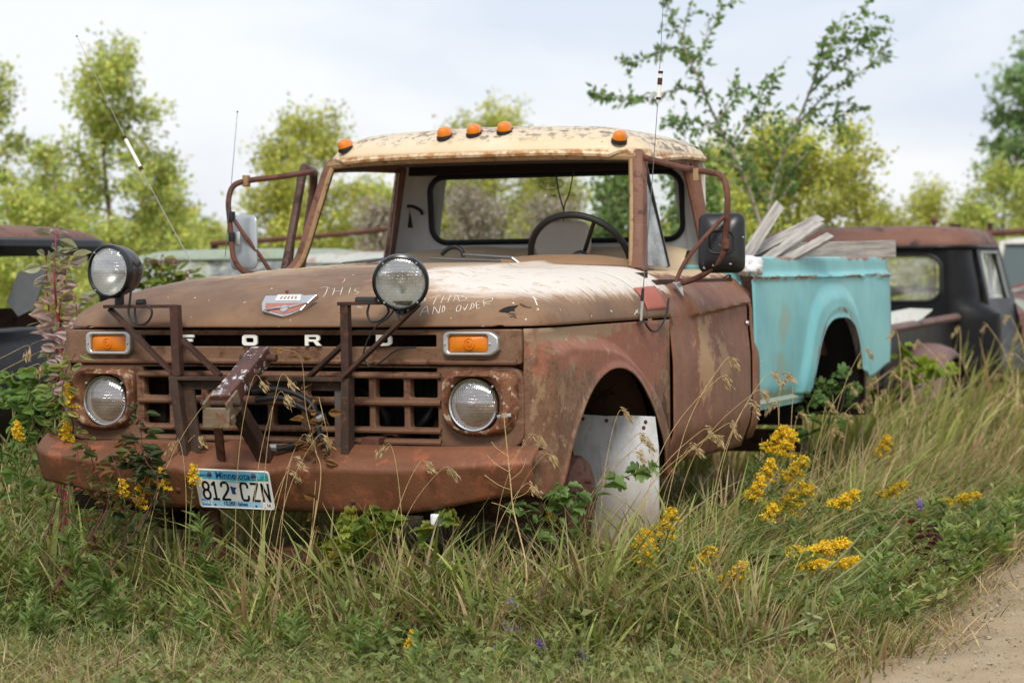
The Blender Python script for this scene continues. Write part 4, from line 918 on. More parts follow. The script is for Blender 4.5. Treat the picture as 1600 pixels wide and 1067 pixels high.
# passenger side, fixed to the ajar door
yL = 1.62
pm = lambda u, v, y=yL: at(u, v, y=y)
arm = [at(490, 268, y=1.86), at(440, 276, y=1.76), at(385, 283, y=1.66), at(364, 292, y=1.62), at(357, 315, y=1.6), at(359, 345, y=1.6), at(362, 380, y=1.6), at(366, 405, y=1.6), at(380, 424, y=1.62), at(398, 430, y=1.66), np.array([-1.0, 1.70, 1.19])]
brace = [at(360, 335, y=1.6), at(385, 372, y=1.62), at(405, 398, y=1.64), at(425, 428, y=1.66)]
lc2 = at(382, 379, y=1.66)
simple('mirror_grey', S('aeb6ba'), .3, .35, 9, .15)
mr2, ex, ey, n_ = mirror(arm, brace, lc2, .165, .24, (1, -.30, 0), (.02, 0, 1), MT['mirror_grey'], bulge=.25)
mb = MB(); mb.lathe([(.018, -.02), (.02, 0), (.018, .02)], at(361, 338, y=1.6), (0, 0, 1), 10, cap=True); mb.lathe([(.014, -.02), (.016, 0), (.014, .02)], at(362, 370, y=1.6), (0, 0, 1), 10, cap=True); mb.obj('pivot_clamp', MT['black_metal'], mr2)
mb = MB(); q = at(374, 373, y=1.64); mb.box(q[0]-.02, q[0]+.02, q[1]-.03, q[1]-.02, q[2]-.03, q[2]+.03); mb.obj('mirror_plate', MT['alloy'], mr2, bevel=.003)
mb = MB(); q = at(385, 283, y=1.66); mb.box(q[0]-.012, q[0]+.012, q[1]-.018, q[1]+.018, q[2]-.025, q[2]+.025); mb.obj('arm_clamp', MT['gasket_tan'], mr2, bevel=.004)

# ---- whip antennas
def antenna(base, tip, coil=None, r=.0019, coilmat='white_letter', foot=True, bend=0):
    an = thing('antenna', (0, 0, 0), None, None); an.parent = T; base = np.array(base); tip = np.array(tip); an.location = tuple(base-np.array([0, 2.4, .1])); d = tip-base
    mid = base+d*.5+np.array([bend, 0, 0])
    mb = MB(); Pq = cr([base, mid, tip], 10); mb.tube(Pq, np.linspace(r, r*.55, len(Pq)), 6); mb.obj('whip', MT['wiper_metal'], an)
    f = lambda t: cr([base, mid, tip], 10)[min(20, int(round(t*20)))]
    if coil:
        a, b = Pq[0]+d*coil[0]+np.array([bend*2*coil[0], 0, 0]), Pq[0]+d*coil[1]+np.array([bend*2*coil[1], 0, 0])
        mb = MB(); mb.tube([a, a+(b-a)*.08], [.004, .009], 8); mb.tube([a+(b-a)*.08, a+(b-a)*.92], .008, 8); mb.tube([a+(b-a)*.92, b], [.008, .004], 8); mb.obj('loading_coil', MT[coilmat], an)
        mb = MB()
        for t in ((.1, .55, .88) if foot else (.02, .92)): q = a+(b-a)*t; mb.tube([q, q+(b-a)*(.08 if t != .55 else .2)], .0098, 8)
        mb.obj('coil_band', MT['dark_rust'] if coilmat == 'white_letter' else MT['black_metal'], an)
    tp = MB(); tp.lathe([(.0005, .004), (.004, .002), (.004, -.002), (.0005, -.004)], tip, (0, 0, 1), 8); tp.obj('tip_ball', MT['black_metal'], an)
    if foot:
        e = d/np.linalg.norm(d); mb = MB(); mb.tube([base-e*.02, base+e*.055], .007, 8); mb.obj('base_fitting', MT['alloy'], an)
        mb = MB(); mb.tube([base+e*.056, base+e*.105], [.007, .005], 10); mb.obj('spring_boot', MT['black_rubber'], an)
    return an
b1 = np.array([.992, 1.13, 1.075]); an = antenna(b1, at(1040, -60, y=1.16), (.60, .695), bend=.008)
mb = MB(); mb.tube([b1+np.array([.01, 0, -.02]), b1+np.array([.025, .05, -.06]), b1+np.array([.02, .16, -.055]), b1+np.array([.01, .27, .0]), b1+np.array([.0, .33, .06])], .0045, 6, 6); mb.obj('antenna_cable', MT['black_rubber'], an)
mb = MB(); mb.box(.975, 1.01, 1.10, 1.16, 1.045, 1.052); mb.obj('antenna_bracket', MT['pipe_rust'], an)
antenna(at(306, 424, y=1.18), at(120, 57, y=1.18), (.425, .57), foot=False, bend=-.015)
antenna(at(352, 400, y=1.58), at(371, 175, y=1.58), None, .0018, foot=False)
# ---- auxiliary driving lamps on welded brackets and the plough lift frame
FY = -.02
def fp(u, v, y=FY): return at(u, v, y=y)
pf = thing('lamp_bracket', (0, 0, 0), None, None); pf.parent = T; pf.location = (-.4, FY-2.4, .9-.1)
def bars(parent, L, name, mat):
    for p0, p1, w, h, up in L:
        mb = MB(); mb.beam(p0, p1, w, h, up); mb.obj(name, MT[mat], parent, smooth=False, bevel=.002)
X_ = (1, 0, 0)
bars(pf, [(np.array([-.685, FY, 1.138]), np.array([-.392, FY, 1.138]), .045, .012, (0, 0, 1)),
          (np.array([-.389, FY-.004, 1.142]), np.array([-.382, FY-.004, .885]), .032, .034, (0, -1, 0)),
          (np.array([-.672, FY+.008, 1.128]), np.array([-.407, FY+.004, .892]), .012, .034, (0, -1, 0)),
          (np.array([-.378, FY+.018, 1.018]), np.array([-.226, FY+.03, .884]), .014, .036, (0, -1, 0))], 'bracket_bar', 'frame_rust')
pf2 = thing('lamp_bracket', (0, 0, 0), None, None); pf2.parent = T; pf2.location = (.3, FY-2.4, .9-.1)
bars(pf2, [(np.array([.275, FY, 1.144]), np.array([.56, FY, 1.147]), .045, .012, (0, 0, 1)),
           (np.array([.300, FY-.004, 1.150]), np.array([.302, FY-.004, .885]), .030, .032, (0, -1, 0)),
           (np.array([.578, FY+.008, 1.140]), np.array([.300, FY-.03, .885]), .012, .034, (0, -1, 0)),
           (np.array([.285, FY+.02, 1.005]), np.array([.135, FY+.03, .884]), .014, .034, (0, -1, 0))], 'bracket_bar', 'frame_rust')
def aux_lamp(c, axis, r=.098):
    c = np.array(c); axis = np.array(axis, float); axis /= np.linalg.norm(axis)
    L = thing('driving_lamp', (0, 0, 0), None, None); L.parent = T; L.location = tuple(c-np.array([0, 2.4, .1]))
    mb = MB(); mb.lathe([(r*.88, .010), (r*.93, .016), (r*1.0, .012), (r*1.02, .0), (r*1.0, -.018), (r*.97, -.022), (r*.95, -.045), (r*.86, -.080), (r*.68, -.108), (r*.4, -.122), (.001, -.126)], c, axis, 44); mb.obj('housing', MT['black_gloss'], L)
    mb = MB(); mb.lathe([(r*.90, .004), (r*.8, -.018), (r*.62, -.045), (r*.4, -.064), (r*.2, -.074), (.001, -.078)], c, axis, 36); mb.obj('reflector', MT['silver_bowl'], L)
    mb = MB(); mb.lathe([(r*.89, .006), (r*.75, .015), (r*.55, .022), (r*.3, .026), (.0005, .0275)], c, axis, 40); mb.obj('lens', MT['lamp_lens'], L)
    mb = MB(); mb.lathe([(.013, -.07), (.013, -.028), (.008, -.022), (.0005, -.021)], c, axis, 14); mb.obj('bulb_shield', MT['alloy'], L)
    mb = MB(); q = c-axis*.05; mb.tube([q+np.array([0, 0, -.085]), q+np.array([0, 0, -.125])], .018, 8); mb.obj('mount_foot', MT['black_metal'], L)
    mb = MB()
    for a in (50, 130, 230, 310):
        aa = math.radians(a); b_ = np.cross(axis, (0, 0, 1)); b_ /= np.linalg.norm(b_); cc = np.cross(b_, axis); mb.lathe([(.0005, .006), (.003, .005), (.004, 0)], c+axis*.014+r*.92*(math.cos(aa)*b_+math.sin(aa)*cc), axis, 8)
    mb.obj('rim_screw', MT['alloy'], L)
    return L
aux_lamp(at(172, 424, y=-.055), (-.14, -1, -.02)); aux_lamp(at(626, 441, y=-.06), (.36, -1, -.20))
# looped lamp wires, taped to the brackets
def wire(pts, r=.004, parent=None, n=6):
    mb = MB(); mb.tube(pts, r, 6, n); mb.obj('lamp_wire', MT['black_rubber'], parent or T)
wire([fp(*p, y=-.045) for p in ((205, 450), (203, 470), (201, 488), (208, 503), (224, 507), (235, 497), (237, 485), (230, 478))], .0042, pf)
wire([fp(*p, y=-.04) for p in ((211, 478), (211, 492), (214, 505))], .004, pf)
wire([fp(*p, y=-.045) for p in ((577, 475), (574, 490), (580, 502), (594, 501), (606, 490), (606, 480), (602, 476))], .0042, pf2)
wire([fp(*p, y=-.045) for p in ((620, 476), (612, 490), (602, 500), (590, 508), (575, 530), (568, 552), (568, 562))], .003, pf2)
wire([fp(*p, y=-.03) for p in ((568, 562), (580, 573), (600, 562), (622, 546), (650, 543))], .003, pf2)
wire([fp(*p, y=-.045) for p in ((612, 476), (620, 488), (624, 497))], .0038, pf2)
mb = MB(); mb.tube([fp(215, 474, -.02), fp(226, 473, -.02)], .014, 8); mb.obj('wire_tape', MT['black_rubber'], pf); mb = MB(); mb.tube([fp(557, 470, -.02), fp(588, 470, -.02)], .014, 8); mb.obj('wire_tape', MT['black_rubber'], pf2)
# lower frame of angle iron
lf = thing('plow_frame', (0, 0, 0), None, None); lf.parent = T; lf.location = (-.04, FY-2.4, .6-.1)
bars(lf, [(np.array([-.41, FY-.005, .877]), np.array([.315, FY-.005, .877]), .045, .014, (0, 0, 1)), (np.array([-.37, FY+.012, .858]), np.array([.27, FY+.012, .858]), .012, .045, (0, 0, 1)),
          (np.array([-.392, FY-.004, .883]), np.array([-.352, FY-.004, .585]), .034, .05, (0, -1, 0)), (np.array([-.352, FY+.014, .858]), np.array([-.322, FY+.014, .585]), .05, .012, (0, -1, 0)),
          (np.array([.305, FY-.004, .883]), np.array([.300, FY-.004, .585]), .030, .05, (0, -1, 0)),
          (np.array([-.34, FY+.03, .60]), np.array([.30, FY+.03, .60]), .05, .03, (0, 0, 1))], 'frame_bar', 'iron_blue')
bars(lf, [(np.array([.262, FY+.014, .858]), np.array([.262, FY+.014, .585]), .034, .012, (0, -1, 0))], 'frame_bar', 'bluish_iron')
# lift arm reaching forward and down, with its forked end
la = thing('lift_arm', (0, 0, 0), None, None); la.parent = T; la.location = (-.1, -.1-2.4, .9-.1)
p0 = fp(409, 553, -.03); p1 = at(346, 630, y=-.36)
mb = MB(); mb.beam(p0, p1, .072, .066, (0, 0, 1)); mb.obj('arm_box', MT['flaking_paint'], la, smooth=False, bevel=.006)
d = (p1-p0)/np.linalg.norm(p1-p0); a_ = np.cross(d, (0, 0, 1)); a_ /= np.linalg.norm(a_); b_ = np.cross(a_, d)
for s_ in (-1, 1):
    mb = MB(); mb.beam(p1-d*.05+a_*s_*.043-b_*.01, p1+d*.05+a_*s_*.043-b_*.012, .010, .075, b_); mb.obj('fork_cheek', MT['fork_metal'], la, smooth=False, bevel=.004)
mb = MB(); mb.beam(p1+d*.02-b_*.045, p1+d*.05-b_*.045, .11, .03, b_); mb.beam(p1+d*.05-b_*.03, p1+d*.062-b_*.024, .10, .072, b_); mb.obj('fork_plate', MT['fork_metal'], la, smooth=False, bevel=.005)
mb = MB(); mb.tube([p1-a_*.075+b_*.0, p1+a_*.075], .012, 10); mb.tube([p0+d*.14-a_*.055, p0+d*.14+a_*.055], .011, 10); mb.tube([p0+d*.03-a_*.07, p0+d*.03+a_*.07], .013, 10); mb.obj('arm_pin', MT['iron_blue'], la)
mb = MB(); mb.beam(p0+a_*.052+d*-.02+b_*.0, p0+a_*.052+d*.06-b_*.05, .012, .07, b_); mb.obj('pivot_ear', MT['iron_blue'], la, smooth=False, bevel=.008)
mb = MB(); mb.beam(at(365, 628, y=-.26), at(416, 716, y=-.06), .05, .05, (0, -1, 0)); mb.obj('arm_strut', MT['frame_rust'], la, smooth=False, bevel=.004)
mb = MB(); mb.beam(at(340, 662, y=-.20), at(346, 718, y=-.09), .034, .012, (0, -1, 0)); mb.obj('link_strap', MT['pipe_rust'], la, smooth=False, bevel=.002)
mb = MB(); mb.tube([at(326, 664, y=-.24), at(342, 657, y=-.18)], .013, 10); mb.obj('link_pin', MT['frame_rust'], la)
for pts in ([(395, 612), (430, 608), (465, 616), (488, 632), (494, 655), (492, 672), (470, 692), (440, 700), (430, 700)], [(400, 625), (440, 622), (480, 640), (505, 650), (498, 660)], [(495, 656), (500, 680), (508, 700), (512, 712)]):
    mb = MB(); mb.tube([fp(u, v, -.05) for u, v in pts], .0115, 8, 5); mb.obj('hydraulic_hose', MT['black_rubber'], la)
mb = MB(); mb.tube([fp(497, 655, -.06), fp(506, 651, -.06)], .014, 8); mb.tube([fp(424, 699, -.05), fp(434, 699, -.05)], .015, 8); mb.obj('hose_fitting', MT['alloy'], la)
# valance below the grille and undercarriage stubs seen under the bumper
mb = MB(); mb.grid(np.array([[(x, .075+.01*k, .64-.07*k+.004*math.sin(9*x)) for k in (0, .4, 1)] for x in np.linspace(-.9, .9, 40)])); mb.obj('valance', MT['bumper_rust'], T, solid=.004)
mb = MB(); mb.beam((-.36, .03, .60), (-.36, .5, .58), .06, .12); mb.beam((.36, .03, .60), (.36, 5.0, .60), .07, .14); mb.beam((-.36, .4, .60), (-.36, 5.0, .60), .07, .14); mb.obj('chassis_rail', MT['pipe_rust'], T, smooth=False, bevel=.004)
uc = MB(); uc.beam((.30, .10, .50), (.28, .12, .22), .07, .02, (0, -1, 0)); uc.beam((-.34, .10, .50), (-.32, .12, .22), .07, .02, (0, -1, 0)); uc.obj('plow_hanger', MT['pipe_rust'], T, smooth=False, bevel=.003)
uc = MB(); uc.beam((-.42, .12, .215), (.42, .12, .235), .05, .075, (0, -.2, 1)); uc.lathe([(.022, -.05), (.026, 0), (.022, .05)], (.285, .10, .29), (1, 0, 0), 12, cap=True); uc.obj('plow_crossbar', MT['pipe_rust'], T, smooth=False, bevel=.006)
# axle lumps and engine shadow mass under the body
mb = MB(); mb.beam((-.8, .77, .36), (.8, .77, .36), .09, .08); mb.beam((-.8, 4.1, .38), (.8, 4.1, .38), .11, .11); mb.lathe([(.05, -.1), (.14, -.06), (.16, 0), (.14, .06), (.05, .1)], (0, 4.1, .38), (0, 1, 0), 16); mb.obj('axle', MT['dark_rust'], T)
mb = MB(); mb.box(-.28, .28, .5, 1.3, .45, .98); mb.obj('engine_block', MT['dark_rust'], T, smooth=False, bevel=.03)

# ---- turquoise bed
barch = lerp_curve([2.61, 3.40, 3.47, 3.52, 3.58, 3.64, 3.72, 3.82, 3.93, 4.03, 4.14, 4.25, 4.34, 4.41, 4.46, 4.55, 5.15], [.655, .655, .655, .68, .76, .86, .935, .98, .998, 1.0, .996, .972, .915, .835, .745, .705, .735])
bridge = lerp_curve([2.61, 3.2, 3.40, 3.52, 3.66, 3.82, 3.98, 4.14, 4.30, 4.44, 4.58, 4.75, 5.15], [.3, .45, .80, 1.0, 1.10, 1.142, 1.15, 1.14, 1.09, .98, .80, .45, .3])
def bed_side(sx):
    rows = []
    for y in np.concatenate([np.linspace(2.61, 3.36, 20), np.linspace(3.37, 4.62, 90), np.linspace(4.65, 5.15, 14)]):
        zb = float(barch(y)); row = []; sl = (float(bridge(y+.01))-float(bridge(y-.01)))/.02; q = math.sqrt(1+sl*sl)
        for t in np.linspace(0, 1, 44):
            z = zb+(1.285-zb)*t; d = (float(bridge(y))-z)/q
            x = .978+.010*float(sst(1.235, 1.205, z))*1.0+.010*math.sin(math.pi*np.clip((z-.65)/.6, 0, 1))
            x += .016*float(sst(1.20, 1.206, z))*float(sst(1.225, 1.207, z))
            x += .026*float(sst(-.03, .06, d))-.02*float(sst(.72, .62, z))*float(sst(3.5, 3.3, y))
            if 3.47 < y < 4.52: x += .008*math.exp(-((z-zb)/.02)**2)-.012*float(sst(.055, .0, z-zb))
            row.append((sx*x, y, z))
        row += [(sx*.976, y, 1.296), (sx*.962, y, 1.303), (sx*.92, y, 1.303), (sx*.912, y, 1.296), (sx*.912, y, 1.25)]
        rows.append(row)
    return np.array(rows)
for sx in (1, -1):
    mb = MB(); mb.grid(bed_side(sx)); mb.obj('bed_side', MT['turquoise_paint'], T, solid=.005, sharp=50, offset=-1 if sx > 0 else 1)
    mb = MB(); mb.grid(np.array([[(sx*.95, y, .662), (sx*.972, y, .66), (sx*.985, y, .642), (sx*.98, y, .618), (sx*.93, y, .612)] for y in np.linspace(2.62, 3.44, 8)])); mb.obj('bed_sill', MT['turquoise_paint'], T, solid=.004)
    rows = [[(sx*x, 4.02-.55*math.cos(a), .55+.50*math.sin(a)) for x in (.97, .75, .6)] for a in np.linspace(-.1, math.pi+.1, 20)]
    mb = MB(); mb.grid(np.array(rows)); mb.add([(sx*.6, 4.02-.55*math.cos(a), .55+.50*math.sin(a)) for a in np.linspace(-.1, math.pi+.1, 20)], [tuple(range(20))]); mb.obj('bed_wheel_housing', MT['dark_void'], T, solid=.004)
    mb = MB(); mb.box(sx*.80-.02, sx*.80+.02, 2.64, 5.12, .80, 1.24); mb.obj('bed_inner_wall', MT['pipe_rust'], T, smooth=False)
    mb = MB(); mb.box(sx*.945-.04, sx*.945+.03, 5.12, 5.155, .74, 1.285); mb.obj('bed_rear_post', MT['turquoise_paint'], T, smooth=False, bevel=.01)
mb = MB(); mb.box(-.93, .93, 2.63, 2.66, .68, 1.27); mb.obj('bed_front_wall', MT['turquoise_paint'], T, smooth=False, bevel=.008)
mb = MB(); mb.box(-.78, .78, 2.66, 5.12, .78, .80); mb.obj('bed_floor', MT['pipe_rust'], T, smooth=False)
mb = MB(); mb.box(-.86, .86, 5.10, 5.14, .45, .70); mb.obj('rear_crossmember', MT['dark_rust'], T, smooth=False)

# ================================================================== loose timber in the bed, each board its own thing
def board(p0, p1, w, t, label, up=(0, 0, 1), roll=0):
    p0 = np.array(p0); p1 = np.array(p1); L = np.linalg.norm(p1-p0); c = (p0+p1)/2
    mb = MB(); nx = 14; rng = np.random.default_rng(int(abs(c[0]*1000))+3)
    pr = [(-w/2, -t/2), (w/2, -t/2), (w/2, t/2), (-w/2, t/2)]
    rows = [[(x, a+.0012*rng.normal(), b+.0010*rng.normal()) for a, b in pr] for x in np.linspace(-L/2, L/2, nx)]
    for k in range(4): rows[0][k] = (rows[0][k][0]+.004*rng.normal(), *rows[0][k][1:]); rows[-1][k] = (rows[-1][k][0]+.004*rng.normal(), *rows[-1][k][1:])
    mb.grid(np.array(rows), closev=True); n = len(mb.V); mb.F += [(0, 1, 2, 3), (n-1, n-2, n-3, n-4)]
    o = mb.obj('board', MT['weathered_wood'], None, bevel=.003, smooth=False)
    M = frame(c, p1-p0, np.cross(np.array(up), p1-p0)); o.matrix_world = M @ Matrix.Rotation(roll, 4, 'X')
    return tag(o, label, 'board', 'weathered timber piled in the truck bed')
board(at(1150, 425, y=3.2), at(1217, 322, y=3.8), .055, .03, 'steepest grey board leaning up behind the mirror', roll=.9)
board(at(1120, 425, y=3.1), at(1281, 342, y=4.3), .055, .03, 'long grey board with broken end slanting above the bed side', roll=.6)
board(at(1190, 412, y=3.3), at(1278, 350, y=4.1), .06, .022, 'flat grey board lying under the long slanting board', roll=.2)
board(at(1215, 415, y=3.2), at(1297, 369, y=3.75), .042, .025, 'thin pale batten slanting nearest the turquoise bed rail', roll=.5)
board(at(1180, 395, y=4.1), at(1386, 389, y=5.25), .12, .09, 'thick squared grey timber resting on the rear bed rail')
# crumpled white rag
mb = MB(); rng = np.random.default_rng(5); c = at(1172, 415, y=2.63); rows = []
for i in range(13):
    a = math.pi*i/12; rows.append([c+np.array([.045, .05, .045])*np.array([math.sin(a)*math.cos(b), math.sin(a)*math.sin(b), math.cos(a)])*(1+.45*rng.normal()*.6*math.sin(a))+np.array([.03*math.sin(b)*math.sin(a), 0, 0]) for b in np.arange(16)*2*math.pi/16])
mb.grid(np.array(rows), closev=True); tag(mb.obj('rag', MT['white_cloth'], None, sharp=0), 'crumpled white rag between the cab and the turquoise bed', 'rag')
# ================================================================== ground and road
def gh(x, y):
    x = np.asarray(x, float); y = np.asarray(y, float)
    h = .05*np.exp(-(x/1.5)**2)*sst(-.6, .3, y)+.018*np.sin(1.7*x+.6*y)*np.cos(1.3*y-.4*x)+.010*np.sin(4.1*x+1)*np.sin(3.7*y)
    h = h*sst(2.6, 1.7, x)
    rut = -.018*np.exp(-((x-3.05)/.16)**2)-.015*np.exp(-((x-4.6)/.16)**2)
    return h+rut*sst(2.3, 2.7, x)+.10*sst(6, 14, y)*sst(2.5, 1, x)
def axis(a, b, fine0, fine1, step, coarse):
    L = list(np.arange(fine0, fine1, step)); x = fine0; s_ = step
    lo = []
    while x > a: s_ *= coarse; x -= s_; lo.append(max(x, a))
    hi = []; x = L[-1]; s_ = step
    while x < b: s_ *= coarse; x += s_; hi.append(min(x, b))
    return np.array(lo[::-1]+L+hi)
gx, gy = axis(-400, 400, -3, 6, .12, 1.25), axis(-60, 700, -2, 9, .12, 1.25)
GX, GY = np.meshgrid(gx, gy, indexing='ij')
mb = MB(); mb.grid(np.stack([GX, GY, gh(GX, GY)], -1))
m = Mat('soil'); n1 = m.noise(3, 6, .65); n2 = m.noise(25, 5, .7); n3 = m.noise(120, 3, .7)
c = m.mix(m.ss(n1, .35, .65), S('5a4b36'), S('6f6046')); c = m.mix(m.ss(n2, .45, .7), c, S('8b7b5c')); c = m.mix(m.ma('MULTIPLY', m.ss(n1, .5, .6), .4), c, S('4d5630'))
c = m.mix(m.ss(m.ma('ADD', m.xyz()[0], m.ma('MULTIPLY', m.ma('SUBTRACT', n1, .5), 1.2)), 1.85, 2.15), c, m.mix(n2, S('8d7a5c'), S('a8957a')))
MT['soil'] = m.fin(c, .95, 0, m.bump(m.ma('ADD', n2, m.ma('MULTIPLY', n3, .4)), .6, .03))
tag(mb.obj('ground', MT['soil'], None), kind='structure')
ry = axis(-40, 500, -1.6, 8, .06, 1.2); rx = np.concatenate([np.linspace(0, 1, 50)])
rows = []
rngd = np.random.default_rng(11)
for y in ry:
    e0 = 2.28+.09*math.sin(1.9*y+.5)+.06*math.sin(5.3*y)+.03*math.sin(13*y); e1 = 6.4+.1*math.sin(y)
    row = []
    for t in rx:
        x = e0+(e1-e0)*t; tread = .006*math.sin(x*95)*(math.exp(-((x-2.72)/.20)**2)+math.exp(-((x-4.6)/.22)**2))
        row.append((x, y, float(gh(x, y))+.006+tread+(.004*math.sin(7*x+3*y))*min(1, t*6)-.012*max(0, 1-t*25)))
    rows.append(row)
mb = MB(); mb.grid(np.array(rows))
m = Mat('dirt'); n1 = m.noise(2.2, 6, .62); n2 = m.noise(30, 5, .7); v = m.vor(90); n3 = m.noise(220, 2, .6)
c = m.mix(m.ss(n1, .3, .7), S('94805f'), S('a9967a')); c = m.mix(m.ma('MULTIPLY', m.ss(n2, .55, .72), .5), c, S('8a7658')); c = m.mix(m.ma('MULTIPLY', m.ss(v, .25, .12), m.ss(m.noise(14), .42, .58)), c, S('c4b79e')); v2 = m.vor(150); c = m.mix(m.ma('MULTIPLY', m.ss(v2, .2, .1), m.ss(m.noise(60), .5, .6)), c, S('6f6656')); c = m.mix(m.ma('MULTIPLY', m.ss(n3, .52, .66), .4), c, S('7d6c52'))
MT['dirt'] = m.fin(c, .95, 0, m.bump(m.ma('ADD', m.ma('MULTIPLY', n2, .7), m.ma('MULTIPLY', n3, .5)), .5, .012))
tag(mb.obj('dirt_road', MT['dirt'], None), kind='structure')
# pebbles at the road edge
mb = MB(); rng = np.random.default_rng(3)
ico = bmesh.new(); bmesh.ops.create_icosphere(ico, subdivisions=1, radius=1); iv_ = np.array([v.co for v in ico.verts]); if_ = [tuple(v.index for v in f.verts) for f in ico.faces]; ico.free()
Vp, Fp = [], []; k = 0
for i in range(5200):
    x = 2.2+abs(rng.normal())*.8; y = rng.uniform(-1, 5); r = .0018+.0055*rng.random()**5
    q = iv_*(r*(1+.3*rng.normal(size=3)))*(1+.15*rng.normal(size=(len(iv_), 1)))+[x, y, float(gh(x, y))+.008]; Vp.append(q); Fp += [tuple(a+k for a in f) for f in if_]; k += len(iv_)
m = Mat('pebble'); n1 = m.noise(40, 2, .5); c = m.mix(m.ss(n1, .35, .65), S('857a67'), S('ab9e86')); MT['pebble'] = m.fin(m.mix(m.ss(m.noise(17), .6, .65), c, S('6f7377')), .85)
tag(obj('gravel', np.concatenate(Vp), Fp, MT['pebble'], None), 'small loose pebbles along the road edge', 'gravel', kind='stuff')

# ================================================================== derelict vehicles around it
rusty('black_paint', S('0d0e11'), S('15161a'), S('241e1c'), (.3, .5), 2); rusty('roof_rust_black', S('7a5546'), S('6b4c42'), S('3c3432'), (.45, .75), 3); rusty('fender_mauve', S('7a5f58'), S('6a524d'), S('54413d'), (.4, .65), 3)
rusty('pale_paint', S('b9bbb4'), S('a7aaa4'), S('9b7f6d'), (.35, .6), 2); rusty('grey_green_paint', S('8a9a84'), S('a2a29a'), S('8c7d72'), (.4, .7), 2); rusty('cream_van', S('cfccc4'), S('bdbab0'), S('a79a8a'), (.35, .6), 2); rusty('maroon_paint', S('5e3a34'), S('6d4640'), S('492b26'), (.35, .6), 2)
def loft_plan(zs, parent, name, mat, n=10, **k):
    """stacked rounded-rectangle sections: (z, halfwidth, y0, y1, radius, cx)"""
    rows = [[(cx+x, y, z) for x, y in rrect(-w, w, y0, y1, r, n)] for z, w, y0, y1, r, cx in zs]
    mb = MB(); mb.grid(np.array(rows), closev=True); return mb.obj(name, mat, parent, **k)
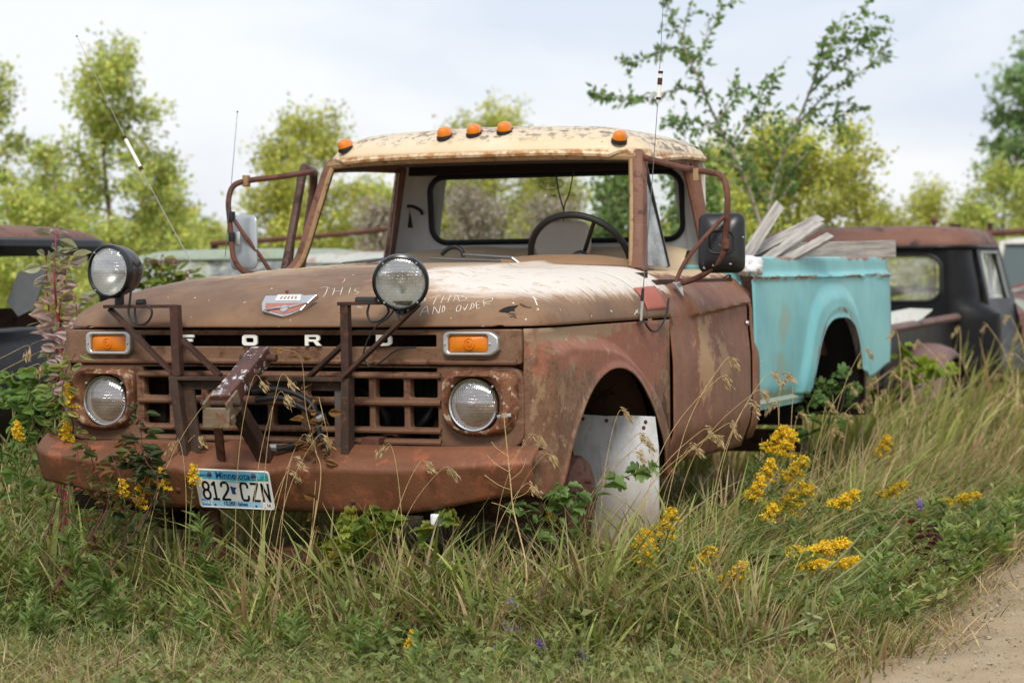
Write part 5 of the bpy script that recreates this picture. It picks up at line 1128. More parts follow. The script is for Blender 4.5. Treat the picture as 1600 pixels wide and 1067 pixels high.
# --- black stepside pickup behind, facing away
BX, BY = -.36, 10.25
bt = thing('black_pickup', (BX, BY, 0.1), 'black stepside pickup behind the turquoise bed, seen from the rear', 'pickup truck')
V, F = plate([rrect(-.56, .56, .55, 1.405, .002), rrect(-.53, .53, .985, 1.335, .10, 8)], .012, 0)
obj('cab_back', [(x+BX, y+BY, z) for x, y, z in V], F, MT['black_paint'], bt)
L = rrect(-.53, .53, .985, 1.335, .10, 8)
mb = MB(); mb.tube([(BX+x, BY-.012, z) for x, z in L], .014, 6, closed=True); mb.obj('window_gasket', MT['black_rubber'], bt)
mb = MB(); mb.add([(BX+x, BY-.004, z) for x, z in L], [tuple(range(len(L)))]); mb.obj('rear_window', MT['dusty_glass'], bt, smooth=False)
for sx in (-1, 1):
    def cx_(z): return .745-.05*float(sst(1.0, 1.4, z))+.13*float(sst(1.0, .88, z))
    rows = []
    for z in np.linspace(.42, 1.405, 22):
        w = cx_(z); rows.append([(BX+sx*(.56+(w-.56)*math.sin(a)), BY-.012+.25*(1-math.cos(a)), z) for a in math.pi/2*np.linspace(0, 1, 16)**1.3])
    mb = MB(); mb.grid(np.array(rows)); mb.obj('cab_corner', MT['black_paint'], bt, solid=.006, offset=1 if sx > 0 else -1)
    # door with window opening
    z0, z1 = .42, 1.405
    V, F = plate([[(BY+.235, .42), (BY+1.34, .42), (BY+1.34, .97), (BY+1.12, 1.405), (BY+.235, 1.405)], [(BY+.34, .995), (BY+1.16, .995), (BY+1.0, 1.35), (BY+.40, 1.35)]], .012, .004)
    obj('door', [(BX+sx*(cx_(z)+y), x, z) for x, y, z in V], F, MT['black_paint'], bt)
    mb = MB(); mb.add([(BX+sx*(cx_(z)-.01), y, z) for y, z in [(BY+.34, .995), (BY+1.16, .995), (BY+1.0, 1.35), (BY+.40, 1.35)]], [(0, 1, 2, 3)]); mb.obj('door_window', MT['dusty_glass'], bt, smooth=False)
    mb = MB(); mb.tube([(BX+sx*(cx_(z)+.016), y, z) for y, z in [(BY+.34, .995), (BY+.40, 1.352), (BY+1.0, 1.352), (BY+1.16, .995)]], .012, 6); mb.tube([(BX+sx*.72, BY+.80, .995), (BX+sx*.705, BY+.75, 1.35)], .009, 6); mb.obj('window_trim', MT['mirror_grey'], bt)
    # bed side, rolled rail, bulbous rear fender, running board
    mb = MB(); mb.box(BX+sx*.62-.012, BX+sx*.62+.012, BY-2.3, BY-.02, .42, .84); mb.obj('bed_wall', MT['black_paint'], bt, smooth=False)
    mb = MB(); mb.tube([(BX+sx*.63, BY-2.32, .83), (BX+sx*.63, BY-1, .85), (BX+sx*.63, BY-.03, .865)], .032, 8, 4); mb.obj('bed_rail', MT['fender_mauve'], bt)
    rows = []
    for s_, w in ((1.0, .0), (1.02, .06), (1.0, .14), (.94, .20), (.86, .235), (.78, .24)):
        rows.append([(BX+sx*(.635+w), BY-1.38-.50*s_*math.cos(a), .28+.43*s_*math.sin(a)) for a in np.linspace(-.1, math.pi+.1, 26)])
    mb = MB(); mb.grid(np.array(rows)); mb.obj('rear_fender', MT['fender_mauve'], bt, solid=.006)
    mb = MB(); mb.lathe([(.0005, .05), (.10, .05), (.15, .03), (.17, .05), (.28, .06), (.32, .03), (.32, -.08), (.28, -.1)], (BX+sx*.74, BY-1.38, .24), (sx, 0, 0), 24); mb.obj('rear_wheel', MT['black_rubber'], bt)
    # front fender
    rows = []
    for y in np.linspace(BY+1.3, BY+2.6, 12):
        t = (y-BY-1.3)/1.3; rows.append([(BX+sx*x, y, z-.05*t*t) for x, z in ((.45, .98), (.62, 1.0), (.78, .965), (.87, .87), (.90, .7), (.90, .5))])
    mb = MB(); mb.grid(np.array(rows)); mb.obj('front_fender', MT['grey_green_paint'], bt, solid=.006, offset=1 if sx > 0 else -1)
mb = MB(); mb.box(BX-.60, BX+.60, BY-2.3, BY-.02, .44, .47); mb.obj('bed_floor', MT['dark_rust'], bt, smooth=False)
mb = MB(); mb.box(BX-.75, BX+.75, BY+.1, BY+1.34, .40, .44); mb.box(BX-.7, BX+.7, BY+1.3, BY+1.34, .44, .96); mb.obj('cab_floor', MT['dark_void'], bt, smooth=False)
mb = MB(); rows = []
for y in np.linspace(BY+1.3, BY+2.6, 8): rows.append([(BX+x, y, .99+.10*(1-(x/.5)**2)-.06*((y-BY-1.3)/1.3)**2) for x in np.linspace(-.48, .48, 12)])
mb.grid(np.array(rows)); mb.obj('hood', MT['black_paint'], bt, solid=.006)
rows = []
for s_, z in ((1.0, 1.388), (1.035, 1.396), (1.04, 1.412), (1.025, 1.45), (.97, 1.505), (.87, 1.538), (.65, 1.556), (.3, 1.563), (.02, 1.564)):
    rows.append([(BX+x*s_, BY+.60+(y-.60)*s_, z) for x, y in rrect(-.70, .70, -.03, 1.20, .26, 8)])
mb = MB(); mb.grid(np.array(rows), closev=True); mb.obj('roof', MT['roof_rust_black'], bt)
mb = MB(); mb.tube([(BX+x*1.03, BY+.60+(y-.60)*1.03, 1.392) for x, y in rrect(-.70, .70, -.03, 1.20, .26, 8)], .018, 6, closed=True); mb.obj('drip_rail', MT['black_paint'], bt)
for o in bt.children:
    n_ = len(o.data.vertices); co = np.empty(n_*3, np.float32); o.data.vertices.foreach_get('co', co); co = co.reshape(-1, 3); co[:, 0] = BX-.11+(co[:, 0]-BX)*1.17; o.data.vertices.foreach_set('co', co.ravel()); o.data.update()
q = at(1415, 497, d=16.6); mb = MB(); mb.prism([(-.16, -.10), (.10, -.02), (.17, .06), (.02, .07), (-.16, .03)], q, (1, .3, 0), (0, .5, .85), (0, .02, .01)); tag(mb.obj('sheet_metal', MT['pale_paint'], None, smooth=False, bevel=.003), 'loose white sheet of metal lying on the black pickup bed rail', 'sheet metal')
# --- black cab at the far left, facing the camera
LX, LY = -3.84, 2.5
lt = thing('black_truck', (LX, LY, .05), 'derelict black truck cab with open windshield at the left edge', 'truck')
rows = []
for s_, z in ((1.0, 1.405), (1.03, 1.415), (1.035, 1.435), (1.0, 1.47), (.9, 1.50), (.75, 1.518), (.5, 1.53), (.2, 1.537), (.02, 1.538)):
    rows.append([(LX+x*s_, LY+.62+(y-.62)*s_, z) for x, y in rrect(-.80, .80, -.02, 1.25, .22, 8)])
mb = MB(); mb.grid(np.array(rows), closev=True); mb.obj('roof', MT['roof_rust_black'], lt)
mb = MB(); mb.tube([(LX+x*1.02, LY+.62+(y-.62)*1.02, 1.408) for x, y in rrect(-.80, .80, -.02, 1.25, .22, 8)], .045, 8, closed=True); mb.obj('roof_edge', MT['black_paint'], lt)
for sx in (-1, 1):
    mb = MB(); mb.tube([(LX+sx*.76, LY+.06, 1.40), (LX+sx*.80, LY-.06, 1.25), (LX+sx*.83, LY-.22, 1.0)], [.10, .07, .06], 8, 6); mb.obj('windshield_pillar', MT['black_paint'], lt)
    mb = MB(); mb.tube([(LX+sx*.74, LY+1.2, 1.40), (LX+sx*.80, LY+1.22, 1.2), (LX+sx*.84, LY+1.22, .95)], .06, 8, 6); mb.obj('rear_pillar', MT['black_paint'], lt)
    rows = []
    for y, top, wd in ((LY-1.95, .55, .78), (LY-1.9, .74, .84), (LY-1.75, .88, .88), (LY-1.4, .95, .90), (LY-.9, .96, .90), (LY-.4, .93, .89), (LY-.05, .95, .88), (LY+.6, .97, .88), (LY+1.3, .97, .87)):
        rows.append([(LX+sx*x, y, z) for x, z in ((.50, top-.02), (.62, top+.012), (.74, top), (wd-.04, top-.07), (wd, top-.18), (wd+.005, max(.42, top-.33)), (wd-.02, .38))])
    mb = MB(); mb.grid(np.array(rows)); mb.obj('fender', MT['black_paint'], lt, solid=.008, sharp=60, offset=1 if sx > 0 else -1)
    mb = MB(); mb.lathe([(.0005, .03), (.05, .04), (.085, .03), (.095, 0), (.10, -.08)], (LX+sx*.70, LY-1.96, .66), (0, -1, 0), 20); mb.obj('headlamp_ring', MT['dark_rust'], lt)
mb = MB(); rows = []
for y, h in ((LY-1.93, .78), (LY-1.8, .92), (LY-1.4, .99), (LY-.9, 1.01), (LY-.3, 1.02), (LY-.1, 1.0)): rows.append([(LX+x, y, h-.03*(x/.6)**2) for x in np.linspace(-.62, .62, 13)])
mb.grid(np.array(rows)); mb.obj('hood', MT['arm_rust'], lt, solid=.008)
mb = MB(); mb.box(LX-.85, LX+.85, LY-.1, LY+1.25, .40, .45); mb.box(LX-.8, LX+.8, LY+1.2, LY+1.25, .45, .93); mb.box(LX-.6, LX+.6, LY-1.9, LY-1.88, .45, .78); mb.obj('cab_panel', MT['dark_rust'], lt, smooth=False)
simple('visor_grey', S('5f6264'), .6)
mb = MB(); mb.prism([(-.07, .0), (.09, .02), (.06, -.20), (-.02, -.24), (-.10, -.16)], at(48, 425, y=LY+.35), (.9, .3, 0), (.25, 0, .95), (0, .01, 0)); mb.obj('sun_visor', MT['visor_grey'], lt, smooth=False)
mb = MB(); rows = [[(LX+x, LY+.9+.1*k, z+.04*math.sin(6*x)) for k, z in ((0, .7), (.2, .95), (1, 1.04), (1.5, 1.0))] for x in np.linspace(-.7, .7, 12)]; mb.grid(np.array(rows)); mb.obj('seat', MT['dark_rust'], lt, solid=.02)
# --- generic old saloon seen end-on behind
m = Mat('van_glass'); MT['van_glass'] = m.fin(S('4a5656'), .15)
def saloon(cx, cy, top, paint, label, w=.82, cat='car', glass_m='dusty_glass', rw=.58, L=4.4, facing=-1, belt=None):
    t = thing('old_saloon', (cx, cy, 0.05), label, cat); belt = belt or top-.42
    rows = []
    for s_, h, ww in ((-.5, .30, .72), (-.49, .62, .86), (-.46, .78, .93), (-.3, .93, .98), (-.13, .98, 1), (.0, 1, 1), (.2, 1, 1), (.32, .97, .98), (.45, .88, .94), (.495, .7, .88), (.5, .35, .75)):
        y = cy+s_*L; z = belt*h; W_ = w*ww; rows.append([(cx+x*W_, y, max(.2, zz)) for x, zz in ((-.93, .22), (-1.02, .35), (-1.0, z*.8), (-.95, z*.95), (-.7, z+.005), (0, z+.03), (.7, z+.005), (.95, z*.95), (1.0, z*.8), (1.02, .35), (.93, .22))])
    mb = MB(); mb.grid(np.array(rows)); mb.obj('body', paint, t, solid=.01)
    y0, y1 = cy-.18*L, cy+.30*L; ry0, ry1 = cy-.07*L, cy+.17*L
    rr_ = []
    for s_, z in ((1., top-.085), (1.02, top-.075), (1., top-.05), (.9, top-.02), (.7, top-.004), (.35, top), (.02, top+.002)): rr_.append([(cx+x*s_, (ry0+ry1)/2+(y-(ry0+ry1)/2)*s_, z) for x, y in rrect(-rw, rw, ry0, ry1, .16, 6)])
    mb = MB(); mb.grid(np.array(rr_), closev=True); mb.obj('roof', paint, t)
    for sx in (-1, 1):
        for a, b in (((w*.86, y0), (rw*.93, ry0+.05)), ((w*.88, cy+.05*L), (rw*.97, cy+.05*L)), ((w*.86, y1), (rw*.93, ry1-.05))):
            mb = MB(); mb.tube([(cx+sx*a[0], a[1], belt-.02), (cx+sx*b[0], b[1], top-.06)], .032, 6); mb.obj('pillar', paint, t)
        for (a0, a1), (b0, b1) in (((y0, cy+.05*L), (ry0+.05, cy+.05*L)), ((cy+.05*L, y1), (cy+.05*L, ry1-.05))):
            mb = MB(); mb.add([(cx+sx*w*.86, a0, belt), (cx+sx*w*.87, a1, belt), (cx+sx*rw*.95, b1, top-.07), (cx+sx*rw*.95, b0, top-.07)], [(0, 1, 2, 3)]); mb.obj('side_window', MT[glass_m], t, smooth=False)
    for ya, yb, nm in ((y0, ry0+.05, 'windshield'), (y1, ry1-.05, 'back_window')):
        mb = MB(); mb.add([(cx-w*.84, ya, belt), (cx+w*.84, ya, belt), (cx+rw*.9, yb, top-.07), (cx-rw*.9, yb, top-.07)], [(0, 1, 2, 3)]); mb.obj(nm, MT[glass_m], t, smooth=False)
    for sx in (-1, 1):
        for yy in (cy-.31*L, cy+.29*L):
            mb = MB(); mb.lathe([(.0005, .04), (.16, .05), (.19, .03), (.3, .03), (.31, 0), (.31, -.15)], (cx+sx*(w-.05), yy, .28), (sx, 0, 0), 20); mb.obj('wheel', MT['black_rubber'], t)
    return t
q = at(515, 393, d=15.5); saloon(q[0], q[1]+1.0, q[2]+.005, MT['pale_paint'], 'pale grey car whose roof shows through the open windshield', w=.85, rw=.68)
q = at(300, 392, d=16.5); saloon(q[0]-.15, q[1]+1.0, q[2]+.02, MT['grey_green_paint'], 'faded grey-green car behind the passenger mirror', w=.88, rw=.74)
q = at(1665, 372, d=25); saloon(q[0], q[1]+1.0, q[2]+.03, MT['cream_van'], 'white van with dark windshield at the right edge', w=.95, rw=.86, cat='van', belt=.98, glass_m='van_glass')
q = at(1610, 455, d=22.5); saloon(q[0]+.35, q[1]+1.2, 1.16, MT['maroon_paint'], 'dull maroon car in front of the white van', w=.8, rw=.5, belt=1.0)
# rusty poles lying across racks
def pole(p0, p1, r, label):
    p0, p1 = np.array(p0), np.array(p1); mb = MB(); Pq = cr([p0, (p0+p1)/2+np.array([0, 0, -.015]), p1], 6); mb.tube(Pq, r, 10); return tag(mb.obj('pole', MT['pipe_rust'], None), label, 'pole')
po1 = pole(at(330, 381, d=19), at(660, 352, d=20.5), .022, 'long rusty pole seen through the open cab')
po2 = pole(at(1500, 366, d=24), at(1660, 355, d=25), .035, 'rusty beam above the white van roof')
def post(u, v, d, r, label):
    q = at(u, v, d=d); mb = MB(); mb.tube([(q[0], q[1], 0), q], [r*1.1, r], 8); return tag(mb.obj('post', MT['dark_rust'], None), label, 'post')
post(640, 350, 20.4, .03, 'dark post holding the right end of the long pole'); post(335, 380, 19.05, .03, 'dark post holding the left end of the long pole')
post(1494, 350, 24.2, .05, 'short dark post just right of the black pickup roof'); post(1547, 348, 24.4, .03, 'thin dark post above the white van'); post(1656, 354, 25, .05, 'post carrying the far end of the rusty beam')
q = at(1460, 345, d=24.3); mb = MB(); mb.lathe([(.0005, .045), (.02, .04), (.04, .015), (.04, -.015), (.02, -.04), (.012, -.05), (.012, -1.6)], q, (0, 0, 1), 14); tag(mb.obj('pipe_cap', MT['pipe_rust'], None), 'rusty round cap on a pipe beyond the black pickup', 'pipe')
# ================================================================== foliage helpers
def fast_mesh(name, V, F, col, mat, parent=None, local=False, smooth=False):
    V = np.asarray(V, np.float32).reshape(-1, 3); F = np.asarray(F, np.int32); nf, k = F.shape
    me = bpy.data.meshes.new(name); me.vertices.add(len(V)); me.vertices.foreach_set('co', V.ravel())
    me.loops.add(nf*k); me.loops.foreach_set('vertex_index', F.ravel()); me.polygons.add(nf)
    me.polygons.foreach_set('loop_start', np.arange(0, nf*k, k, dtype=np.int32))
    if smooth: me.polygons.foreach_set('use_smooth', np.ones(nf, bool))
    me.update(calc_edges=True)
    if col is not None:
        a = me.color_attributes.new('col', 'FLOAT_COLOR', 'POINT'); c = np.concatenate([np.asarray(col, np.float32).reshape(-1, 3), np.ones((len(V), 1), np.float32)], 1); a.data.foreach_set('color', c.ravel())
    return link_mesh(name, me, mat, parent, local)
def foliage_mat(name, rough=.55, trans=.35, spec=.25):
    m = Mat(name); c = m.attr(); n1 = m.noise(60, 2, .5); c = m.mix(m.mr(n1, .3, .7, 0, .35), c, m.mix(1., c, (.55, .55, .5, 1), 'MULTIPLY'))
    m.fin(c, rough, 0, None, spec); tl = m.n('ShaderNodeBsdfTranslucent', {'Color': m.mix(1., c, (1.25, 1.2, .7, 1), 'MULTIPLY')})
    mx = m.n('ShaderNodeMixShader', {0: trans, 1: m.b.outputs[0], 2: tl}); m.t.links.new(mx, m.out.inputs['Surface']); MT[name] = m.m; return m.m
foliage_mat('leaf', .55, .45); foliage_mat('grass_blade', .6, .3); foliage_mat('petal', .7, .3)
rusty('bark', S('5d5247'), S('6e6154'), S('463c33'), (.8, .95), 12); rusty('twig', S('8a8270'), S('968c7c'), S('6f6654'), (.7, .9), 20)
def rot_frame(d):
    d = d/(np.linalg.norm(d, axis=1)[:, None]+1e-9); a = np.cross(d, np.array([0, 0, 1.])); n = np.linalg.norm(a, axis=1)[:, None]
    a = np.where(n > .05, a/(n+1e-9), np.array([1., 0, 0])); return d, a, np.cross(a, d)
def leaves(pos, d, L, Wd, roll, fold=.18, droop=.15):
    """pos (N,3) leaf base, d (N,3) direction, L, Wd (N,) sizes; 5 verts, 4 tris each with midrib fold"""
    N = len(pos); d, a, b = rot_frame(d); cs, sn = np.cos(roll)[:, None], np.sin(roll)[:, None]
    s = a*cs+b*sn; n = np.cross(s, d); L = L[:, None]; Wd = Wd[:, None]
    v0 = pos; vm = pos+d*L*.5; vl = pos+d*L*.42+s*Wd*.5+n*Wd*fold; vr = pos+d*L*.42-s*Wd*.5+n*Wd*fold; vt = pos+d*L-n*L*droop
    V = np.stack([v0, vm, vt, vl, vr], 1); k = (np.arange(N)*5)[:, None, None]
    F = (np.array([[0, 4, 1], [0, 1, 3], [1, 4, 2], [1, 2, 3]])[None]+k).reshape(-1, 3)
    return V.reshape(-1, 3), F
OVATE = [(.0, .0), (.10, .28), (.28, .46), (.48, .5), (.68, .40), (.86, .20), (1., .0)]
LOBED = [(.0, .0), (-.06, .22), (.06, .50), (.20, .34), (.34, .56), (.52, .52), (.56, .26), (.74, .30), (.86, .12), (1., .0)]
def leaves2(pos, d, L, Wd, roll, tmpl=OVATE, fold=.10, droop=.18):
    """larger leaves with a rounded or lobed outline, folded on the midrib and curling down"""
    N = len(pos); d, a, b = rot_frame(d); cs, sn = np.cos(roll)[:, None], np.sin(roll)[:, None]; s = a*cs+b*sn; n = np.cross(s, d); L = L[:, None]; Wd = Wd[:, None]
    rib = [max(0, t) for t, w in tmpl]; vs_ = []
    for t in rib: vs_.append(pos+d*L*t-n*L*droop*t*t)
    for sg in (1, -1):
        for t, w in tmpl[1:-1]: vs_.append(pos+d*L*t+s*Wd*w*sg+n*(Wd*w*fold*2-L*droop*max(0, t)**2-Wd*.35*w*w))
    m_ = len(tmpl); q = m_-2; F = []
    for sg, o in ((0, m_), (1, m_+q)):
        F.append((0, 1, o)); F.append((m_-2, m_-1, o+q-1))
        for i in range(q-1): F.append((1+i, 2+i, o+i+1)); F.append((1+i, o+i+1, o+i))
    V = np.stack(vs_, 1); k = (np.arange(N)*V.shape[1])[:, None, None]
    return V.reshape(-1, 3), (np.array(F)[None]+k).reshape(-1, 3), V.shape[1]
def pal(N, cols, rng, var=.18):
    cols = np.array([c[:3] for c in cols]); w = rng.random(N)*(len(cols)-1); i = np.minimum(w.astype(int), len(cols)-2); t = (w-i)[:, None]
    c = cols[i]*(1-t)+cols[i+1]*t; return np.clip(c*(1+var*rng.normal(size=(N, 1))), .005, 1)
def limb(mb, P, r0, r1, seg=5): mb.tube(P, np.linspace(r0, r1, len(P)), seg, cap=False)
def tree(name, label, u, vtop, d, halfw, cols, seed, leaf=.062, nl=7000, group='trees standing behind the derelict cars', base_frac=.10, cat='tree', lean=0, dens=1.0, profile=None, nb=26, wl=.55, droop=.3):
    nl = int(nl*1.8); rng = np.random.default_rng(seed); top = at(u, vtop, d=d); R = halfw/FPX*d; H = top[2]-.05
    base = np.array([top[0]-lean, top[1], float(gh(top[0], top[1]))]); t = thing(name, base, label, cat, group)
    mb = MB(); tr = cr([base+np.array([0, 0, -.1]), base+np.array([.05*rng.normal(), .05*rng.normal(), H*.35]), base+np.array([lean*.6+.06*rng.normal(), .06*rng.normal(), H*.7]), base+np.array([lean, 0, H*.97])], 8)
    limb(mb, tr, .012+.011*H, .005, 7)
    prof = profile or (lambda f: (math.sin(math.pi*min(1, .25+.75*f))**.7)*(1.0-.15*f)+.06)
    cen = []; dirs = []
    for i in range(nb):
        f = base_frac+(1-base_frac)*((i+.5)/nb)**.9; az = i*2.4+rng.normal()*.4
        p0 = tr[min(len(tr)-1, int(f*(len(tr)-1)))]; ln = R*prof(f)*rng.uniform(.75, 1.15)+.05
        el = .12+.72*f*f+.18*rng.normal(); dv = np.array([math.cos(az)*math.cos(el), math.sin(az)*math.cos(el), math.sin(el)])
        P = cr([p0, p0+dv*ln*.5+np.array([0, 0, .03*ln]), p0+dv*ln+np.array([0, 0, .10*ln])], 4); limb(mb, P, .006+.004*H*(1-f), .003)
        ns = max(4, int(6*dens*(.5+ln/R)))
        for k in range(ns):
            g = rng.uniform(.25, 1); q0 = P[int(g*(len(P)-1))]; dv2 = dv+rng.normal(size=3)*.7; dv2 /= np.linalg.norm(dv2); l2 = R*rng.uniform(.22, .50)
            q1 = q0+dv2*l2; P2 = np.array([q0, (q0+q1)/2+np.array([0, 0, .02]), q1]); limb(mb, P2, .004, .0018, 4)
            for s_ in np.linspace(.15, 1.05, 6): cen.append(q0+(q1-q0)*s_); dirs.append(dv2)
    mb.obj('trunk', MT['bark'], t, split=False); t.children[-1].pop('kind', None)
    cen = np.array(cen); dirs = np.array(dirs); idx = rng.integers(0, len(cen), nl)
    pos = cen[idx]+rng.normal(size=(nl, 3))*np.array([1, 1, .8])*.075*max(1, R)
    d_ = dirs[idx]*.5+rng.normal(size=(nl, 3))*.8+np.array([0, 0, -droop]); V, F = leaves(pos, d_, leaf*rng.uniform(.6, 1.25, nl), leaf*wl*rng.uniform(.7, 1.2, nl), rng.uniform(0, 6.28, nl))
    c = pal(nl, cols, rng); 
    cl = rng.normal(size=len(cen)//6+1)*.20; c = np.clip(c*(1+cl[idx//6][:, None]), .005, 1)
    fast_mesh('crown', V, F, np.repeat(c, 5, 0), MT['leaf'], t)
    return t
EL = [S('5c7c40'), S('6f9050'), S('8aa562')]; YG = [S('9cb260'), S('b2c26a'), S('c6ce78'), S('d4cc76')]; GR = [S('6c8c4c'), S('829f5c'), S('9db472')]; DG = [S('6f8f5c'), S('86a26c'), S('9cb47e')]; YL = [S('adbb5c'), S('c4ca6a'), S('d4ce72'), S('b2be60')]; SIL = [S('a5a794'), S('bcaea8'), S('b29ea0'), S('9ca682')]
tree('box_elder', 'tall yellow-green box elder sapling behind the leaning antenna', 165, 88, 24, 118, YG, 21, nl=7600, nb=28, base_frac=.06, profile=lambda f: (1-f)**.75*.95+.16)
tree('box_elder', 'yellow-green box elder cut off by the left edge of the picture', -8, 100, 24.5, 70, YG, 22, nl=4500)
tree('box_elder', 'yellow-green box elder seen between passenger mirror and cab', 490, 208, 27, 108, YL, 23, nl=7000, profile=lambda f: (1-f)**.6*.9+.2)
tree('box_elder', 'broad yellow-green tree filling the left of the rear window', 780, 190, 30, 115, YL, 24, nl=8000)
tree('box_elder', 'low box elder filling the gap under the passenger side window', 590, 300, 29, 70, YG, 25, nl=4000)
tree('box_elder', 'bushy yellow-green box elder behind the timber in the bed', 1215, 225, 22, 125, YL, 26, nl=10000, nb=26)
tree('box_elder', 'narrow yellow sapling rising beside the bushy box elder', 1330, 198, 22.5, 45, YL, 27, nl=2200)
tree('box_elder', 'small yellow-green tree at the left of the cab rear pillar', 1125, 235, 23, 60, YG, 28, nl=4000)
tree('cottonwood', 'dark green cottonwood cut off by the right edge of the picture', 1638, 88, 33, 105, DG, 29, nl=7500, leaf=.08, base_frac=.35, wl=.8)
tree('box_elder', 'yellow-green shrub tree above the white van', 1575, 285, 30, 80, YG, 30, nl=4200)
tree('box_elder', 'pale yellow shrub behind the black pickup roof', 1455, 300, 31, 55, YL, 31, nl=3500)
tree('box_elder', 'low yellow shrub right of the bushy box elder', 1375, 335, 31, 60, YL, 32, nl=3000)
tree('box_elder', 'low green shrub right behind the black pickup roof edge', 1520, 330, 29, 45, YG, 46, nl=2400)
tree('green_sapling', 'green sapling in the right half of the rear window', 965, 268, 20, 55, GR, 33, nl=2600, leaf=.07)
tree('green_sapling', 'green sapling seen through the driver window', 1065, 262, 19.5, 50, GR, 34, nl=2200, leaf=.07)
tree('russian_olive', 'silvery pink shrub low in the left of the rear window', 735, 318, 22, 80, SIL, 35, nl=6000, leaf=.05, cat='shrub', group='silvery shrubs behind the cab')
tree('russian_olive', 'silvery pink shrub low in the middle of the rear window', 870, 338, 22.5, 75, SIL, 36, nl=5500, leaf=.05, cat='shrub', group='silvery shrubs behind the cab')
tree('russian_olive', 'silvery pink shrub seen just left of the cab rear pillar', 600, 325, 23, 50, SIL, 37, nl=3500, leaf=.05, cat='shrub', group='silvery shrubs behind the cab')
tree('box_elder', 'box elder filling in right of the tall left one', 245, 255, 25, 60, YG, 51, nl=3200)
tree('box_elder', 'box elder filling in between the two left ones', 72, 225, 26, 60, YG, 52, nl=3200)
tree('box_elder', 'leafy box elder low behind the cab left side', 690, 255, 28, 75, YL, 53, nl=6000)
tree('box_elder', 'leafy box elder in the middle of the rear window', 850, 262, 29, 70, YL, 54, nl=5500)
tree('box_elder', 'leafy box elder left of the cab windshield', 430, 270, 26, 70, YL, 55, nl=4500)
tree('box_elder', 'small far box elder between the left trees and the mirror', 335, 362, 34, 45, YG, 38, nl=2000)
tree('box_elder', 'low shrub along the left behind the black truck cab', 60, 330, 21, 120, YG, 39, nl=5000)
# --- elm with long whip-like shoots; shoots follow the sapling's own forks
def elm(name, label, shoots, d, seed, cols, leaf=.058):
    rng = np.random.default_rng(seed); base = at(shoots[0][0][0][0], 430, d=d); base[2] = 0
    t = thing(name, base, label, 'tree', 'trees standing behind the derelict cars'); mb = MB(); P0, D0 = [], []
    for pts, r0, dz in shoots:
        pts3 = [at(u, v, d=d+dz*(k/max(1, len(pts)-1))+.12*rng.normal()) for k, (u, v) in enumerate(pts)]; P = cr(pts3, 8); limb(mb, P, r0, .0025, 6)
        Tn = np.gradient(P, axis=0); Tn /= np.linalg.norm(Tn, axis=1)[:, None]; n = len(P); start = 0 if r0 < .012 else int(n*.12)
        for i in range(start, n):
            for s_ in (-1, 1):
                for rep in range(1 if r0 < .012 else 1):
                    if rng.random() < .85:
                        dv = Tn[i]*.6+np.cross(Tn[i], rng.normal(size=3))*.8+np.array([0, 0, -.25]); P0.append(P[i]+rng.normal(size=3)*.012); D0.append(dv)
                # side twigs
                if rng.random() < .22 and i < n-2:
                    sd = Tn[i]*.7+rng.normal(size=3)*.55; sd /= np.linalg.norm(sd); l2 = rng.uniform(.06, .20); q1 = P[i]+sd*l2; limb(mb, np.array([P[i], (P[i]+q1)/2, q1]), .003, .0015, 4)
                    for g in np.linspace(.15, 1, int(4+l2*26)): P0.append(P[i]+sd*l2*g+rng.normal(size=3)*.008); D0.append(sd*.6+rng.normal(size=3)*.6+np.array([0, 0, -.3]))
    mb.obj('trunk', MT['twig'], t, split=False); t.children[-1].pop('kind', None)
    P0, D0 = np.array(P0), np.array(D0); N = len(P0); V, F = leaves(P0, D0, leaf*rng.uniform(.7, 1.25, N), leaf*.58*rng.uniform(.8, 1.1, N), rng.uniform(0, 6.28, N), .15, .12)
    fast_mesh('crown', V, F, np.repeat(pal(N, cols, rng, .15), 5, 0), MT['leaf'], t)
elm('elm', 'young elm with long arching shoots over the cab roof', [
 ([(1195, 420), (1185, 340), (1150, 250), (1115, 180), (1090, 120), (1062, 60), (1035, -20)], .017, 0),
 ([(1090, 120), (1072, 80), (1070, 40), (1085, -10)], .007, .3), ([(1100, 145), (1060, 140), (1000, 155), (960, 150), (922, 148)], .008, -.3), ([(1045, 75), (1010, 92), (985, 98), (978, 92)], .005, .2),
 ([(1075, 100), (1098, 75), (1115, 40), (1132, -5)], .007, .3), ([(1130, 210), (1090, 190), (1060, 195), (1035, 190)], .006, .3), ([(1140, 235), (1175, 180), (1190, 150), (1200, 115)], .006, -.3), ([(1120, 190), (1150, 150), (1148, 128)], .005, .3), ([(1160, 265), (1100, 240), (1060, 215)], .006, .2)], 17, 41, EL)
elm('elm', 'young elm leaning right with long shoots above the bed', [
 ([(1200, 420), (1200, 330), (1225, 240), (1255, 170), (1290, 85), (1325, 45), (1362, 0)], .016, 0),
 ([(1240, 200), (1290, 150), (1330, 125), (1365, 95), (1392, 66)], .008, .3), ([(1262, 150), (1310, 100), (1350, 62), (1385, 40)], .008, -.3), ([(1230, 225), (1280, 170), (1320, 160), (1348, 172)], .007, .3), ([(1275, 115), (1290, 60), (1305, 40)], .006, .2), ([(1215, 270), (1190, 200), (1205, 140), (1212, 120)], .007, -.3), ([(1210, 290), (1260, 240), (1300, 190), (1318, 195)], .007, .3),
 ([(1205, 310), (1170, 260), (1150, 220)], .007, -.2), ([(1225, 240), (1210, 200), (1240, 160)], .006, .3), ([(1203, 330), (1235, 290), (1250, 250)], .007, .3), ([(1203, 320), (1180, 290), (1175, 240)], .007, .3)], 17.3, 42, EL)
